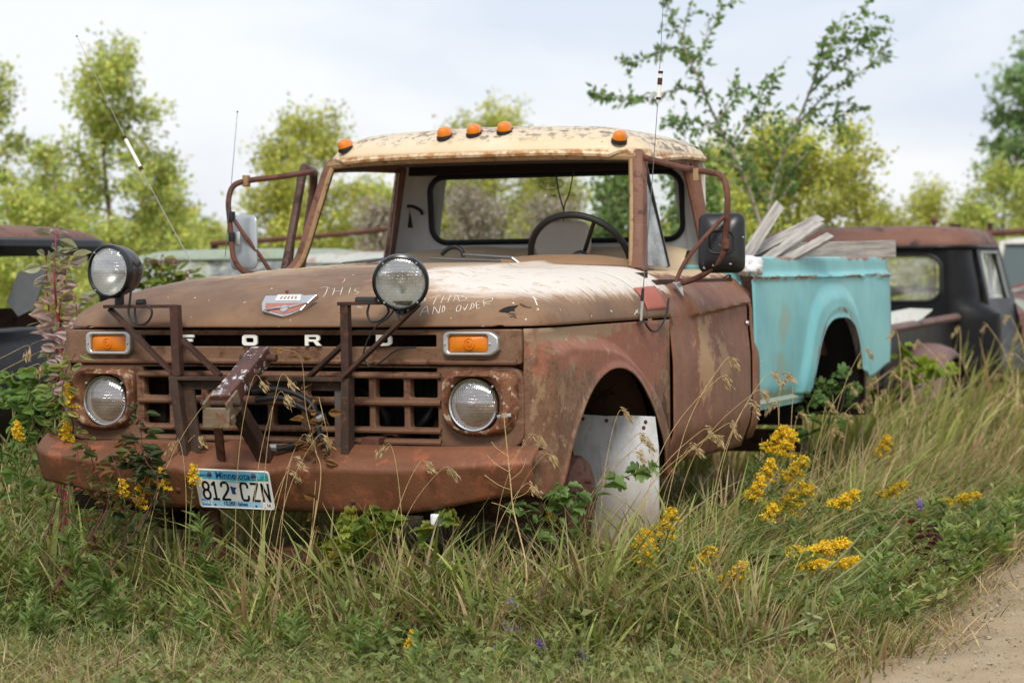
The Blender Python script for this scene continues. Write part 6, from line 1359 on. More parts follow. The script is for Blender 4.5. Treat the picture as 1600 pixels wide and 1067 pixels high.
# far hedge line closing the view at the horizon
rng = np.random.default_rng(50); n = 26000; az = rng.uniform(-.42, .38, n); dist = rng.uniform(55, 75, n); hgt = (1.9+.7*np.sin(az*37)+.5*np.sin(az*83+1))*rng.random(n)**.7
fw2 = np.array([FW[0], FW[1]])/np.hypot(FW[0], FW[1]); rt2 = np.array([fw2[1], -fw2[0]])
pos = np.stack([CAM[0]+dist*(fw2[0]+rt2[0]*np.tan(az)), CAM[1]+dist*(fw2[1]+rt2[1]*np.tan(az)), hgt], -1)
V, F = leaves(pos, rng.normal(size=(n, 3)), np.full(n, .30), np.full(n, .22), rng.uniform(0, 6.28, n)); tag(fast_mesh('far_hedge', V, F, np.repeat(pal(n, YG, rng, .2), 5, 0), MT['leaf']), 'far hedge of yellow-green bushes along the horizon', 'hedge', kind='stuff')
# ================================================================== grasses (uncountable: stuff)
def blades(pos, h, w, az, lean, bend, cb, ct, K=4, twist=None):
    N = len(pos); t = np.linspace(0, 1, K+1)[None, :, None]; dv = np.stack([np.cos(az), np.sin(az), 0*az], -1)[:, None]; sv = np.stack([-np.sin(az+.0), np.cos(az), 0*az], -1)
    if twist is not None: sv = np.stack([-np.sin(az+twist), np.cos(az+twist), 0*az], -1)
    h = h[:, None, None]; le, be = lean[:, None, None], bend[:, None, None]
    up = h*(t-.35*be*t**2.5); out = h*(le*t+be*t**2.2)
    C = pos[:, None]+dv*out+np.array([0, 0, 1.])*up; ww = (w[:, None, None]*.5)*(1-t**1.6*.93)*(.7+.3*np.minimum(1, t*6))
    V = np.stack([C-sv[:, None]*ww, C+sv[:, None]*ww], 2)          # N,K+1,2,3
    i = np.arange(K)[:, None]; q = np.concatenate([2*i, 2*i+1, 2*i+3, 2*i+2], 1); F = (q[None]+(np.arange(N)*2*(K+1))[:, None, None]).reshape(-1, 4)
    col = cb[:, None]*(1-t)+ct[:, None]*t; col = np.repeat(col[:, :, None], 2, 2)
    return V.reshape(-1, 3), F, col.reshape(-1, 3)
def in_truck(x, y): return (np.abs(x) < .95) & (y > -.02) & (y < 5.1)
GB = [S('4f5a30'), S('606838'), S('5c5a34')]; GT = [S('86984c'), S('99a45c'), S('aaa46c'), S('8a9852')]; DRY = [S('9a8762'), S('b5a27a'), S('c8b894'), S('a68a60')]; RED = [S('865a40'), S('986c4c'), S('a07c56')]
def field(name, label, n, box, hfun, wid, cb, ct, seed, lean=(.05, .35), bend=(0, .6), azm=None, K=4, clump=.07, per=22, mixdry=.32):
    rng = np.random.default_rng(seed); x0, x1, y0, y1 = box; nc = max(1, n//per)
    cx, cy = rng.uniform(x0, x1, nc), rng.uniform(y0, y1, nc); i = rng.integers(0, nc, n); x = cx[i]+rng.normal(size=n)*clump*.7; y = cy[i]+rng.normal(size=n)*clump*.7
    h = hfun(x, y)*rng.uniform(.4, 1.1, n)*np.clip(1+.30*rng.normal(size=nc), .35, 1.7)[i]; k = (h > .012) & (rng.random(n) < np.clip(h/.06, .15, 1))
    k &= x < 2.27+.10*np.sin(1.9*y+.5)+.06*np.sin(5.3*y)+.07*rng.normal(size=n)
    x, y, h, ii = x[k], y[k], h[k], i[k]; N = len(x)
    rad = np.arctan2(y-cy[ii], x-cx[ii])
    az = (rad+rng.normal(size=N)*.8) if azm is None else azm[0]+azm[1]*rng.normal(size=N)
    pos = np.stack([x, y, gh(x, y)-.01], -1); tone = np.clip(1+.20*rng.normal(size=nc), .5, 1.5)[ii][:, None]
    c0, c1 = pal(N, cb, rng, .12), pal(N, ct, rng, .12); dry = ((rng.random(nc) < mixdry)[ii] & (rng.random(N) < .75)) | (rng.random(N) < .12)
    c0 = np.where(dry[:, None], pal(N, DRY+RED, rng, .12)*.8, c0); c1 = np.where(dry[:, None], pal(N, DRY, rng, .12), c1)
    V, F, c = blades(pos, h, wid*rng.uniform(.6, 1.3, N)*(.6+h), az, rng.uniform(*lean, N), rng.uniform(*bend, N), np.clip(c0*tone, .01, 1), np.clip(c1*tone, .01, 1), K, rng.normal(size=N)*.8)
    return tag(fast_mesh(name, V, F, c, MT['grass_blade'], smooth=True), label, 'grass', kind='stuff')
def h_main(x, y):
    front = (.07+.24*(1-.30*np.exp(-((x+.1)/.25)**2))*sst(-.85, -.22, y+.10*np.sin(2.3*x)+.07*np.sin(5.1*x+1)))
    right = (.31-.17*sst(1.25, 2.0, x)-.10*sst(1.95, 2.3, x))*sst(-.6, .2, y)
    left = .46*sst(-.75, -1.4, x)
    return np.where(y < .05, np.maximum(np.maximum(front*(1-.45*sst(1.5, 2.3, x)), .55*left), right*sst(.9, 1.2, x)), np.where(x > .8, right, np.where(x < -.9, .45, .30)))
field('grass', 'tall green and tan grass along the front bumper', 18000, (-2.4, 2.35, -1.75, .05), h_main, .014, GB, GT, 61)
field('coarse_grass', 'coarse broad-bladed grass tufts before the bumper', 2600, (-2.0, 1.9, -.75, -.05), lambda x, y: h_main(x, y)*1.0+.02, .026, [S('586632'), S('6a763c')], [S('8c9e4e'), S('a4aa5e'), S('98a056')], 72, lean=(.1, .5), bend=(.2, .9), K=6, per=14, clump=.04, mixdry=.2)
field('coarse_grass', 'coarse broad-bladed grass tufts beside the truck', 2600, (1.05, 2.1, -.05, 3.5), lambda x, y: h_main(x, y)*1.0+.02, .024, [S('586632'), S('6a763c')], [S('8c9e4e'), S('a4aa5e'), S('98a056')], 73, lean=(.1, .5), bend=(.2, .9), K=6, per=14, clump=.04, mixdry=.2)
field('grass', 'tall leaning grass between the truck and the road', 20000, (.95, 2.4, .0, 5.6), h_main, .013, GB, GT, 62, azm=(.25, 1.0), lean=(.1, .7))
field('grass', 'shaded grass growing under the truck', 1500, (-.95, .95, .6, 5.2), lambda x, y: .25+0*x, .011, GB, GT, 63)
field('grass', 'tall weeds and grass left of the truck', 9000, (-4.8, -1.0, -1.0, 5), lambda x, y: .48+0*x, .013, GB, GT, 64)
field('grass', 'grass spreading back around the black pickup', 18000, (-1.4, 2.45, 5.4, 22), lambda x, y: .46-.25*sst(1.6, 2.4, x), .022, [S('5c6832'), S('727c3c')], [S('8a9a4a'), S('9a9e56'), S('a89c60')], 65, azm=(.3, 1.0), clump=.15)
field('grass', 'rough grass in the yard behind the derelict cars', 5000, (-16, -1.2, 4, 24), lambda x, y: .45+0*x, .03, GB, GT, 66, K=3, clump=.2)
field('dry_grass', 'dry tan and reddish grass blades among the green', 7000, (-2.2, 2.35, -1.75, .05), lambda x, y: h_main(x, y)*1.0, .008, DRY, DRY+RED, 67, lean=(.05, .6), bend=(.1, 1.0), per=10)
field('dry_grass', 'dry tan grass blades leaning over the road edge', 7000, (1.0, 2.4, .0, 6), lambda x, y: h_main(x, y)*1.0, .008, DRY, DRY+RED, 68, azm=(.2, .9), lean=(.1, .7), bend=(.1, 1.0), per=10)
field('thatch', 'flattened straw thatch on the bare soil', 20000, (-2.2, 2.5, -1.8, .1), lambda x, y: .085+0*x, .009, DRY, DRY, 69, lean=(.7, 2.2), bend=(.2, .6), K=3, per=6)
field('thatch', 'flattened straw thatch beside the road', 8000, (1.2, 2.6, .0, 4), lambda x, y: .085+0*x, .009, DRY, DRY, 70, lean=(.7, 2.2), bend=(.2, .6), K=3, per=6)
field('short_grass', 'short fine green grass in the foreground', 15000, (-2.2, 2.3, -1.85, -.3), lambda x, y: .11-.02*np.sin(3*x), .007, [S('727844'), S('868a52')], [S('a0a466'), S('b6b27c')], 71, K=3)
# low broad-leaved ground cover
def cover(name, label, n, box, size, hmax, cols, seed, per=9, keep=None):
    rng = np.random.default_rng(seed); x0, x1, y0, y1 = box; nc = n//per; cx, cy = rng.uniform(x0, x1, nc), rng.uniform(y0, y1, nc); hh = hmax*rng.uniform(.35, 1, nc)
    pt = np.sin(2.1*cx+1.3*cy)+np.sin(3.7*cx-2.9*cy+1)+np.sin(7.3*cx+5.1*cy)*.7; k = (rng.random(nc) < np.clip(.55+.45*pt, .08, 1)) & (cx < 2.2+.1*np.sin(1.9*cy+.5)); cx, cy, hh = cx[k], cy[k], hh[k]; nc = len(cx); i = np.repeat(np.arange(nc), per); N = len(i)
    a = rng.uniform(0, 6.28, N); f = rng.random(N)**.7; pos = np.stack([cx[i]+.03*np.cos(a)*f, cy[i]+.03*np.sin(a)*f, gh(cx[i], cy[i])+hh[i]*f], -1)
    d = np.stack([np.cos(a), np.sin(a), .35+.5*rng.normal(size=N)], -1); s_ = size*rng.uniform(.6, 1.3, N)
    V, F = leaves(pos, d, s_, s_*rng.uniform(.38, .6, N), rng.normal(size=N)*.5); c = pal(N, cols, rng, .16)*(1+.15*rng.normal(size=nc)[i])[:, None]
    return tag(fast_mesh(name, V, F, np.repeat(np.clip(c, .01, 1), 5, 0), MT['leaf']), label, 'ground cover', kind='stuff')
CG = [S('62723e'), S('78864e'), S('8f9a62'), S('948e5a')]
cover('ground_cover', 'low leafy clover and alfalfa in the foreground', 22000, (-2.2, 2.25, -1.9, -.55), .026, .13, CG, 81)
cover('ground_cover', 'narrow-leaved seedlings scattered over the thatch', 9000, (-2.2, 2.2, -1.9, -.3), .05, .10, [S('6d7a48'), S('8a9a60'), S('a3a870')], 85, per=7)
cover('ground_cover', 'leafy weeds among the grass in front of the bumper', 6000, (-2.2, 1.6, -.8, .0), .038, .24, CG, 82)
cover('ground_cover', 'leafy weeds between the truck and the road', 11000, (1.05, 2.35, -.5, 4.5), .036, .26, CG, 83)
cover('ground_cover', 'leafy weeds along the left of the truck', 12000, (-4.2, -1.02, -1.1, 2.5), .055, .45, CG, 84)
def weed_stems(name, label, n, box, h, leaf, cols, seed, lean=(.0, .3), azm=None, per=44, xmax=2.2):
    """many leafy upright stems as one uncountable mass"""
    rng = np.random.default_rng(seed); x = rng.uniform(box[0], box[1], n); y = rng.uniform(box[2], box[3], n); k = x < xmax; x, y = x[k], y[k]; n = len(x); H = h*rng.uniform(.5, 1.1, n)
    az = rng.uniform(0, 6.28, n) if azm is None else azm+.5*rng.normal(size=n); le = rng.uniform(*lean, n); root = np.stack([x, y, gh(x, y)], -1); top = root+np.stack([np.cos(az)*le*H, np.sin(az)*le*H, H*np.sqrt(np.maximum(.1, 1-le**2*.6))], -1)
    i = np.repeat(np.arange(n), per); f = rng.uniform(.12, 1, len(i)); pos = root[i]+(top-root)[i]*f[:, None]; a = rng.uniform(0, 6.28, len(i)); ax = (top-root)[i]/np.linalg.norm((top-root)[i], axis=1)[:, None]
    d = ax*.7+np.stack([np.cos(a), np.sin(a), .1+0*a], -1)*.8; L = leaf*(1.15-.6*f)*rng.uniform(.7, 1.25, len(i)); V, F = leaves(pos, d, L, L*.24, rng.normal(size=len(i))*.5, .12, .22)
    c = pal(len(i), cols, rng, .12)*np.clip(1+.18*rng.normal(size=n), .6, 1.4)[i][:, None]
    return tag(fast_mesh(name, V, F, np.repeat(np.clip(c, .01, 1), 5, 0), MT['leaf']), label, 'weeds', kind='stuff')
WG = [S('5f7840'), S('738c4c'), S('8ca062'), S('969a5e')]
weed_stems('weed_stems', 'leafy upright weeds between the goldenrod plumes', 120, (1.15, 2.15, -.1, 3.2), .30, .085, WG, 91, (.1, .8), .1)
weed_stems('weed_stems', 'leafy upright weeds left of the bumper', 120, (-2.2, -.75, -1.0, .2), .36, .075, WG, 92)
weed_stems('weed_stems', 'leafy upright weeds scattered before the bumper', 90, (-.8, 1.3, -1.0, -.15), .20, .065, WG, 93)
weed_stems('weed_stems', 'small leafy seedlings along the picture bottom', 260, (-.6, 2.2, -1.4, -.45), .10, .045, [S('7a8c50'), S('929e62'), S('a8ac78')], 94, per=22)
# ================================================================== single plants
rusty('stem_green', S('5d6a34'), S('6d7440'), S('5a4a34'), (.6, .8), 30); rusty('stem_dry', S('b59a68'), S('c4ab7c'), S('97794c'), (.6, .8), 30); rusty('stem_red', S('8a2f3a'), S('9c3d45'), S('6d2530'), (.45, .7), 30); rusty('stem_wine', S('5a3038'), S('6a3c3c'), S('4a2a2c'), (.5, .7), 30)
def goldenrod(head, label, base=None, size=1.0, bright=1.0, seed=0, d=None, foot=None, h=None, nleaf=46, name='goldenrod', lcols=None, plume=True):
    """head: photo point of the flower head; foot: world (x, y) of the root"""
    rng = np.random.default_rng(seed); fx, fy = foot; g = float(gh(fx, fy)); top = np.array(head, float); root = np.array([fx, fy, g-.02]); t = thing(name, (fx, fy, g), label, 'wildflower', 'goldenrod in flower around the truck')
    mid = (root+top)/2+np.array([(root[0]-top[0])*.18, (root[1]-top[1])*.18, .12*np.linalg.norm(top-root)]); P = cr([root, mid, top], 12)
    mb = MB(); mb.tube(P, np.linspace(.0045, .0018, len(P)), 5, cap=False); mb.obj('stem', MT['stem_green'], t)
    n = nleaf; f = rng.uniform(.12, .93, n); ip = (f*(len(P)-1)).astype(int); Tn = np.gradient(P, axis=0); Tn /= np.linalg.norm(Tn, axis=1)[:, None]; a = rng.uniform(0, 6.28, n)
    dv = Tn[ip]*.55+np.stack([np.cos(a), np.sin(a), np.zeros(n)+.15], -1)*.8; L = (.115-.06*f)*rng.uniform(.7, 1.2, n)*size; V, F = leaves(P[ip], dv, L, L*.20, rng.normal(size=n)*.5, .12, .22)
    fast_mesh('foliage', V, F, np.repeat(pal(n, lcols or [S('5a7038'), S('6f8648'), S('869a5c')], rng, .12), 5, 0), MT['leaf'], t)
    if plume:
        # arching branchlets crowded with small florets on the upper side
        Q, D = [], []; R = .075*size; ax = Tn[-1]
        for k in range(13):
            fr = k/12; p0 = top-ax*(.13*size*(1-fr)); az = k*2.4; ln = R*(1.1-.75*fr); o = np.array([math.cos(az), math.sin(az), .35]); 
            for s_ in np.linspace(.1, 1, 9):
                q = p0+o*ln*s_+np.array([0, 0, -.35*ln*s_*s_+.02*fr]); m_ = int(7*size+2)
                Q.append(q+rng.normal(size=(m_, 3))*.0052*size)
        Q = np.concatenate(Q); n = len(Q); D = rng.normal(size=(n, 3))+np.array([0, 0, .6]); V, F = leaves(Q, D, np.full(n, .0095)*rng.uniform(.7, 1.3, n), np.full(n, .0075), rng.uniform(0, 6, n), .2, 0)
        c = np.clip(pal(n, [S('deb01c'), S('f2cc30'), S('fae258')], rng, .14)*bright, 0, 1); fast_mesh('flower_head', V, F, np.repeat(c, 5, 0), MT['petal'], t)
    return t
def ghead(u, v, y): return at(u, v, y=y)
GR_ = [ # (u, v, plane y, size, brightness, foot dx, dy, label)
 (1228, 676, 2.0, 1.25, 1, -.25, .05, 'goldenrod with twin heads just below the turquoise bed sill'),
 (1240, 683, 1.9, 1.0, 1, -.2, .0, 'small goldenrod in front of the twin-headed one'),
 (1258, 724, 1.5, 1.1, .8, -.25, .0, 'dull gold plume above the largest rusty-gold plume'),
 (1266, 768, 1.25, 1.7, .75, -.3, .0, 'large rusty-gold goldenrod plume beside the truck door'),
 (1338, 776, 1.3, 1.0, 1.05, -.35, .0, 'bright goldenrod right of the large rusty-gold plume'),
 (1322, 858, .45, 1.8, 1, -.55, .05, 'big bright goldenrod plume nearest the dirt road'),
 (1340, 885, .40, 1.3, .95, -.55, .02, 'lower half of the bright plume pair by the road'),
 (1286, 886, .40, .9, 1.05, -.4, .05, 'small goldenrod left of the big plume by the road'),
 (1264, 868, .45, .7, 1.05, -.4, .05, 'tiny goldenrod head left of the plumes by the road'),
 (1052, 806, .40, 1.0, 1, -.12, .0, 'goldenrod just below the white splash panel corner'),
 (1012, 840, .15, 1.05, 1, -.1, .0, 'goldenrod left of the one below the splash panel'),
 (1020, 855, .10, .8, 1.05, -.1, .0, 'flat goldenrod head low in front of the wheel opening'),
 (1114, 866, .15, .95, 1.05, -.15, .0, 'goldenrod standing alone below the driver door'),
 (1165, 890, .05, 1.0, 1.1, -.15, .0, 'goldenrod right of the lone one and closer to camera'),
 (1190, 756, 1.3, .8, 1.05, -.15, .0, 'little goldenrod below the door bottom edge'),
 (1207, 727, 1.5, .75, 1.1, -.15, .0, 'little goldenrod between the door and the gold plumes'),
 (1210, 797, 1.0, .55, 1.15, -.15, .0, 'greenish goldenrod bud head amid the grass'),
 (1388, 688, 4.2, 1.0, 1, -.1, .0, 'distant goldenrod below the bed rear corner'),
 (1466, 600, 8.5, 1.6, 1, -.1, .0, 'goldenrod before the black pickup rear fender'),
 (1528, 780, 2.6, 1.4, .75, -.5, .0, 'rusty-gold goldenrod lying out over the road edge'),
 (1415, 762, 2.4, 1.1, .75, -.3, .0, 'faded goldenrod midway to the lying one'),
 (226, 748, -.16, .8, 1, .02, .0, 'tall goldenrod left of the licence plate'),
 (253, 742, -.18, .75, 1, .02, .0, 'goldenrod nearest the licence plate on its left'),
 (218, 772, -.20, .75, 1.05, .02, -.02, 'short goldenrod beneath the tall one by the plate'),
 (192, 760, -.22, .6, 1.05, .04, -.02, 'leftmost small goldenrod in front of the bumper'),
 (303, 736, -.19, .7, 1, -.02, -.02, 'goldenrod touching the licence plate corner'),
 (108, 610, .05, .95, 1, .05, -.05, 'goldenrod spike beside the passenger headlight'),
 (103, 668, .0, .8, 1.05, .05, -.05, 'goldenrod low beside the bumper left end'),
 (27, 668, .2, .7, 1, .05, -.05, 'goldenrod far out at the left edge'),
 (646, 997, -.75, .6, 1.1, -.02, .0, 'tiny yellow flower low in the foreground'),
 (860, 800, .25, .5, 1, -.02, .0, 'tiny yellow flower under the bumper right end')]
for k, (u, v, y, s_, b_, dx, dy, lab) in enumerate(GR_):
    q = at(u, v, y=y); goldenrod(q, lab, size=s_*(.74 if u > 900 else .5), bright=b_, seed=100+k, foot=(q[0]+dx, q[1]+dy), nleaf=int(40+30*s_))
# leafy stems without bloom
for k, (u, v, y, dx, lab) in enumerate([(1180, 835, .5, -.35, 'leafy green stem lying right amid the goldenrod'), (1140, 840, .35, -.4, 'broad leafy stem leaning right below the door'), (1240, 815, .9, -.4, 'leafy stem between the plumes'), (1250, 930, -.1, -.3, 'grey-green leafy stem near the road'), (1200, 950, -.2, -.25, 'grey-green leafy stem at the dirt patch'), (905, 960, -.5, .0, 'upright pale leafy stem in the foreground'), (100, 820, -.6, .05, 'leafy weed at the lower left'), (150, 870, -.7, .05, 'leafy weed nearer the camera at lower left'), (340, 880, -.5, .0, 'leafy weed below the licence plate'), (160, 720, -.1, .1, 'leafy weed before the bumper left end'), (60, 740, .1, .05, 'leafy weed left of the bumper'), (20, 700, .4, .05, 'leafy weed at the left edge'), (310, 800, -.25, .02, 'pale leafy stem in front of the plate left edge'), (1390, 830, 1.4, -.4, 'leafy stem lying toward the road'), (1450, 800, 2.0, -.4, 'leafy stem lying by the road further back'), (700, 880, -.3, .0, 'broad leafy weed under the bumper'), (1060, 960, -.3, -.1, 'leafy weed right of the foreground centre')]):
    q = at(u, v, y=y); goldenrod(q, lab, size=1.1, seed=200+k, foot=(q[0]+dx, q[1]+.03), nleaf=70, plume=False, name='leafy_weed'); bpy.context.scene.collection.objects
for o in COL.objects:
    if o.name.startswith('leafy_weed'): o['category'] = 'weed'; o['group'] = 'leafy weeds without bloom'
# purple vervain
for k, (u, v, y, lab) in enumerate([(801, 943, -.5, 'purple vervain highest in the foreground middle'), (793, 984, -.6, 'purple vervain left of a close pair'), (806, 985, -.62, 'purple vervain right of a close pair'), (778, 1021, -.72, 'purple vervain lowest in the foreground'), (845, 1008, -.7, 'pale purple vervain beside the leafy stem'), (910, 1028, -.75, 'purple vervain right of the leafy stem'), (1020, 1024, -.6, 'purple vervain near the bottom edge by the dirt'), (1496, 876, 1.9, 'purple vervain at the road edge'), (1438, 790, 2.2, 'purple vervain behind the road edge')]):
    rng = np.random.default_rng(300+k); q = at(u, v, y=y); g = float(gh(q[0], q[1])); t = thing('vervain', (q[0], q[1], g), lab, 'wildflower', 'purple vervain in the grass'); mb = MB(); P = cr([(q[0]+.01, q[1]+.01, g-.02), (q[0]+.005, q[1], (g+q[2])/2), q], 8); mb.tube(P, .0022, 5, cap=False); mb.obj('stem', MT['stem_green'], t)
    n = 60; pos = q+np.stack([.006*rng.normal(size=n), .006*rng.normal(size=n), .012*rng.normal(size=n)], -1); V, F = leaves(pos, rng.normal(size=(n, 3)), np.full(n, .011), np.full(n, .009), rng.uniform(0, 6, n)); fast_mesh('flower_head', V, F, np.repeat(pal(n, [S('7d62c0'), S('a08ad8')], rng, .12), 5, 0), MT['petal'], t)
# clumps of nodding brome with seed heads
def brome(label, tips, y, foot, spread=.05, seed=0, head=.17, r=.0016, cols=None, name='brome_clump'):
    rng = np.random.default_rng(seed); g = float(gh(*foot)); t = thing(name, (foot[0], foot[1], g), label, 'dry grass', 'dry brome clumps around the truck')
    for (u, v) in tips:
        tip = at(u, v, y=y+.1*rng.normal()); root = np.array([foot[0]+spread*rng.normal(), foot[1]+spread*rng.normal(), g-.02]); hgt = np.linalg.norm(tip-root)
        mid = root*.42+tip*.58+np.array([-(tip[0]-root[0])*.20, 0, .10*hgt]); P = cr([root, mid, tip+np.array([0, 0, .015]), tip+np.array([.05*np.sign(tip[0]-root[0]+.01), 0, -.01])], 8)
        mb = MB(); mb.tube(P, np.linspace(r, r*.5, len(P)), 4, cap=False); st = mb.obj('stalk', MT['stem_dry'], t)
        n = 44; f = 1-head/hgt*rng.random(n); ip = (np.clip(f, 0, 1)*(len(P)-1)).astype(int); pos = P[ip]+rng.normal(size=(n, 3))*.006; Tn = np.gradient(P, axis=0)[ip]; Tn /= np.linalg.norm(Tn, axis=1)[:, None]
        dv = Tn*.9+rng.normal(size=(n, 3))*.22+np.array([.25, 0, -.25]); V, F = leaves(pos, dv, .022*rng.uniform(.7, 1.3, n), .0046*rng.uniform(.8, 1.3, n), rng.uniform(0, 6, n), .3, .05); fast_mesh('seed_head', V, F, np.repeat(pal(n, [S('b29a70'), S('cbb68e'), S('a58a62')], rng, .12), 5, 0), MT['petal'], st)
brome('dry brome stalks in front of the white splash panel', [(966, 652), (992, 688), (1000, 700), (985, 715)], .35, (1.05, .30), seed=1)
brome('dry brome stalks rising against the driver door', [(1120, 600), (1130, 672), (1108, 690), (1076, 705), (1095, 680)], .75, (1.12, .62), seed=2)
brome('tall brome stalks against the door rear edge', [(1132, 570), (1197, 592), (1178, 620), (1165, 640)], 1.2, (1.18, 1.0), seed=3)
brome('brome stalks in front of the turquoise bed sill', [(1222, 592), (1238, 600), (1246, 655), (1215, 640)], 2.2, (1.25, 2.0), seed=4)
brome('brome stalks before the rear wheel opening', [(1312, 655), (1290, 640), (1345, 555), (1320, 610), (1330, 640), (1300, 680)], 2.9, (1.22, 2.8), seed=5)
brome('brome stalks before the bed rear corner', [(1402, 525), (1370, 600), (1392, 590), (1410, 570), (1385, 620), (1360, 630)], 4.6, (1.15, 4.4), seed=6, head=.22)
brome('brome stalks before the black pickup fender', [(1440, 540), (1475, 560), (1500, 520), (1420, 580)], 7.5, (.95, 7.3), seed=7, head=.25, r=.0025)
brome('brome stalks before the black pickup door', [(1545, 515), (1565, 590), (1580, 500), (1595, 530)], 8.5, (1.2, 8.3), seed=8, head=.25, r=.0025)
brome('brome stalks far right by the road', [(1590, 560), (1570, 620), (1598, 640)], 5.5, (1.9, 5.4), seed=9, r=.002)
brome('dry brome stalks left of the bumper end', [(28, 552), (60, 556), (45, 580)], .5, (-2.1, .3), seed=10)
brome('thin dry stalks in front of the grille', [(437, 598), (433, 625), (395, 600)], -.18, (-.02, -.32), seed=11, head=.10, r=.0013)
brome('arched dry stalks right of the licence plate', [(455, 725), (448, 745), (470, 690), (495, 690)], -.20, (.10, -.36), seed=12, head=.12, r=.0013)
brome('thin dry stalks left of the plate', [(300, 690), (318, 640), (282, 700)], -.20, (-.33, -.34), seed=13, head=.12, r=.0012)
brome('dry stalks crossing the bumper right half', [(655, 730), (612, 705), (690, 740)], -.2, (.60, -.30), seed=14, head=.11, r=.0012)
brome('dry stalks under the bumper right end', [(826, 690), (818, 765), (848, 720)], -.05, (.92, -.16), seed=15, head=.11, r=.0013)
# dead branching weed before the bumper
t = thing('dead_weed', (.62, -.42, 0), 'bare tan branching weed standing before the bumper', 'weed'); mb = MB(); root = np.array([.70, -.45, -.02]); tip = at(787, 648, y=-.25); 
P = cr([root, at(812, 940, y=-.42), at(800, 780, y=-.3), tip], 8); mb.tube(P, np.linspace(.0035, .0012, len(P)), 5, cap=False); mb.obj('stem', MT['stem_dry'], t)
for a, b, c_ in (((797, 738), (775, 725), (762, 712)), ((797, 750), (815, 735), (822, 715)), ((799, 765), (780, 758), (757, 742)), ((800, 780), (822, 770), (832, 755)), ((796, 725), (806, 712), (812, 700)), ((793, 712), (776, 700), (768, 690)), ((803, 800), (785, 790), (768, 785))):
    mb = MB(); mb.tube([at(*a, y=-.28), at(*b, y=-.28), at(*c_, y=-.28)], .0011, 4, 4, cap=False); mb.obj('side_branch', MT['stem_dry'], t)
# ---- dogwood with wine-red stems at the left
def shrub(name, label, foot, shoots, cols, leaf, seed, stem, step=1, wl=.55, cat='shrub', top_cols=None, tmpl=None):
    rng = np.random.default_rng(seed); t = thing(name, foot, label, cat); Q, D, TF = [], [], []
    for pts, y, r in shoots:
        P = cr([np.array(foot)+.03*rng.normal(size=3)*np.array([1, 1, 0])]+[at(u, v, y=y+.05*rng.normal()) for u, v in pts], 8); mb = MB(); mb.tube(P, np.linspace(r, r*.4, len(P)), 6, cap=False); mb.obj('stem', MT[stem], t)
        Tn = np.gradient(P, axis=0); Tn /= np.linalg.norm(Tn, axis=1)[:, None]
        for i in range(int(len(P)*.18), len(P), step):
            for k in range(2):
                a = rng.uniform(0, 6.28); L_ = .02; o = np.array([math.cos(a), math.sin(a), .2]); Q.append(P[i]+o*L_); D.append(o+Tn[i]*.3+np.array([0, 0, -.75*rng.random()])); TF.append(i/len(P))
    Q, D, TF = np.array(Q), np.array(D), np.array(TF); n = len(Q); L = leaf*rng.uniform(.5, 1.25, n); V, F, m_ = leaves2(Q, D, L, L*wl, rng.normal(size=n)*1.1, tmpl or OVATE, rng.uniform(.0, .3), .3)
    c = pal(n, cols, rng, .14)
    if top_cols: ct = pal(n, top_cols, rng, .12); k = (TF > .78)[:, None]; c = np.where(k, ct, c)
    sun = rng.random((n, m_, 1))*.25+.85; c = np.clip(c[:, None]*sun, 0, 1); fast_mesh('foliage', V, F, c.reshape(-1, 3), MT['leaf'], t, smooth=True); return t  # tone varies at random from vertex to vertex
PK = [S('c6a6aa'), S('d4bcba'), S('b08c92'), S('b2b698')]; 
shrub('dogwood', 'red-stemmed dogwood with mauve leaves left of the headlight', (-1.30, .55, 0), [([(100, 590), (90, 500), (85, 430), (88, 360)], .62, .007), ([(105, 600), (85, 540), (75, 470), (72, 400)], .66, .006), ([(110, 590), (120, 520), (118, 460)], .55, .005), ([(95, 570), (92, 500), (100, 440), (108, 395)], .6, .005), ([(115, 620), (128, 560), (140, 520)], .5, .004)], PK, .066, 401, 'stem_red', top_cols=[S('9aa07c'), S('aeb094'), S('a8989a')])
shrub('vine', 'thin green vine climbing just left of the passenger headlight', (-.98, -.12, .02), [([(112, 690), (98, 640), (100, 590), (118, 552)], .0, .003), ([(105, 700), (88, 660), (82, 620), (90, 590)], .02, .003)], [S('7a8f4c'), S('94a45e'), S('a49c58')], .052, 402, 'stem_wine', cat='vine', step=2)
shrub('creeper', 'dark leafy stem rising across the bumper beside the headlight', (-.62, -.34, .02), [([(225, 760), (222, 700), (218, 640)], -.2, .003), ([(240, 780), (228, 720), (205, 690)], -.22, .003), ([(225, 770), (215, 730), (190, 715)], -.22, .0025)], [S('556a3e'), S('4f5a3a'), S('6a5a48')], .055, 403, 'stem_wine', cat='vine')
shrub('creeper', 'reddish twiggy weed before the bumper left half', (-.78, -.40, .02), [([(160, 800), (130, 760), (120, 700)], -.25, .003), ([(165, 800), (150, 740), (135, 690)], -.25, .003), ([(175, 820), (190, 760), (170, 700)], -.27, .0025)], [S('6a7a44'), S('7a6a44'), S('8a5a40')], .045, 404, 'stem_wine', cat='weed')
shrub('grape_vine', 'grape vine with lobed green leaves under the bumper right end', (.98, .22, .05), [([(840, 860), (820, 800), (800, 790)], .1, .003), ([(870, 840), (900, 780), (870, 770)], .15, .003), ([(900, 850), (930, 770), (990, 740), (1015, 730)], .25, .003), ([(880, 850), (850, 790), (880, 760)], .2, .003)], [S('66864a'), S('7c9a5a'), S('8aa468')], .052, 405, 'stem_green', wl=.95, cat='vine', tmpl=LOBED, step=2)
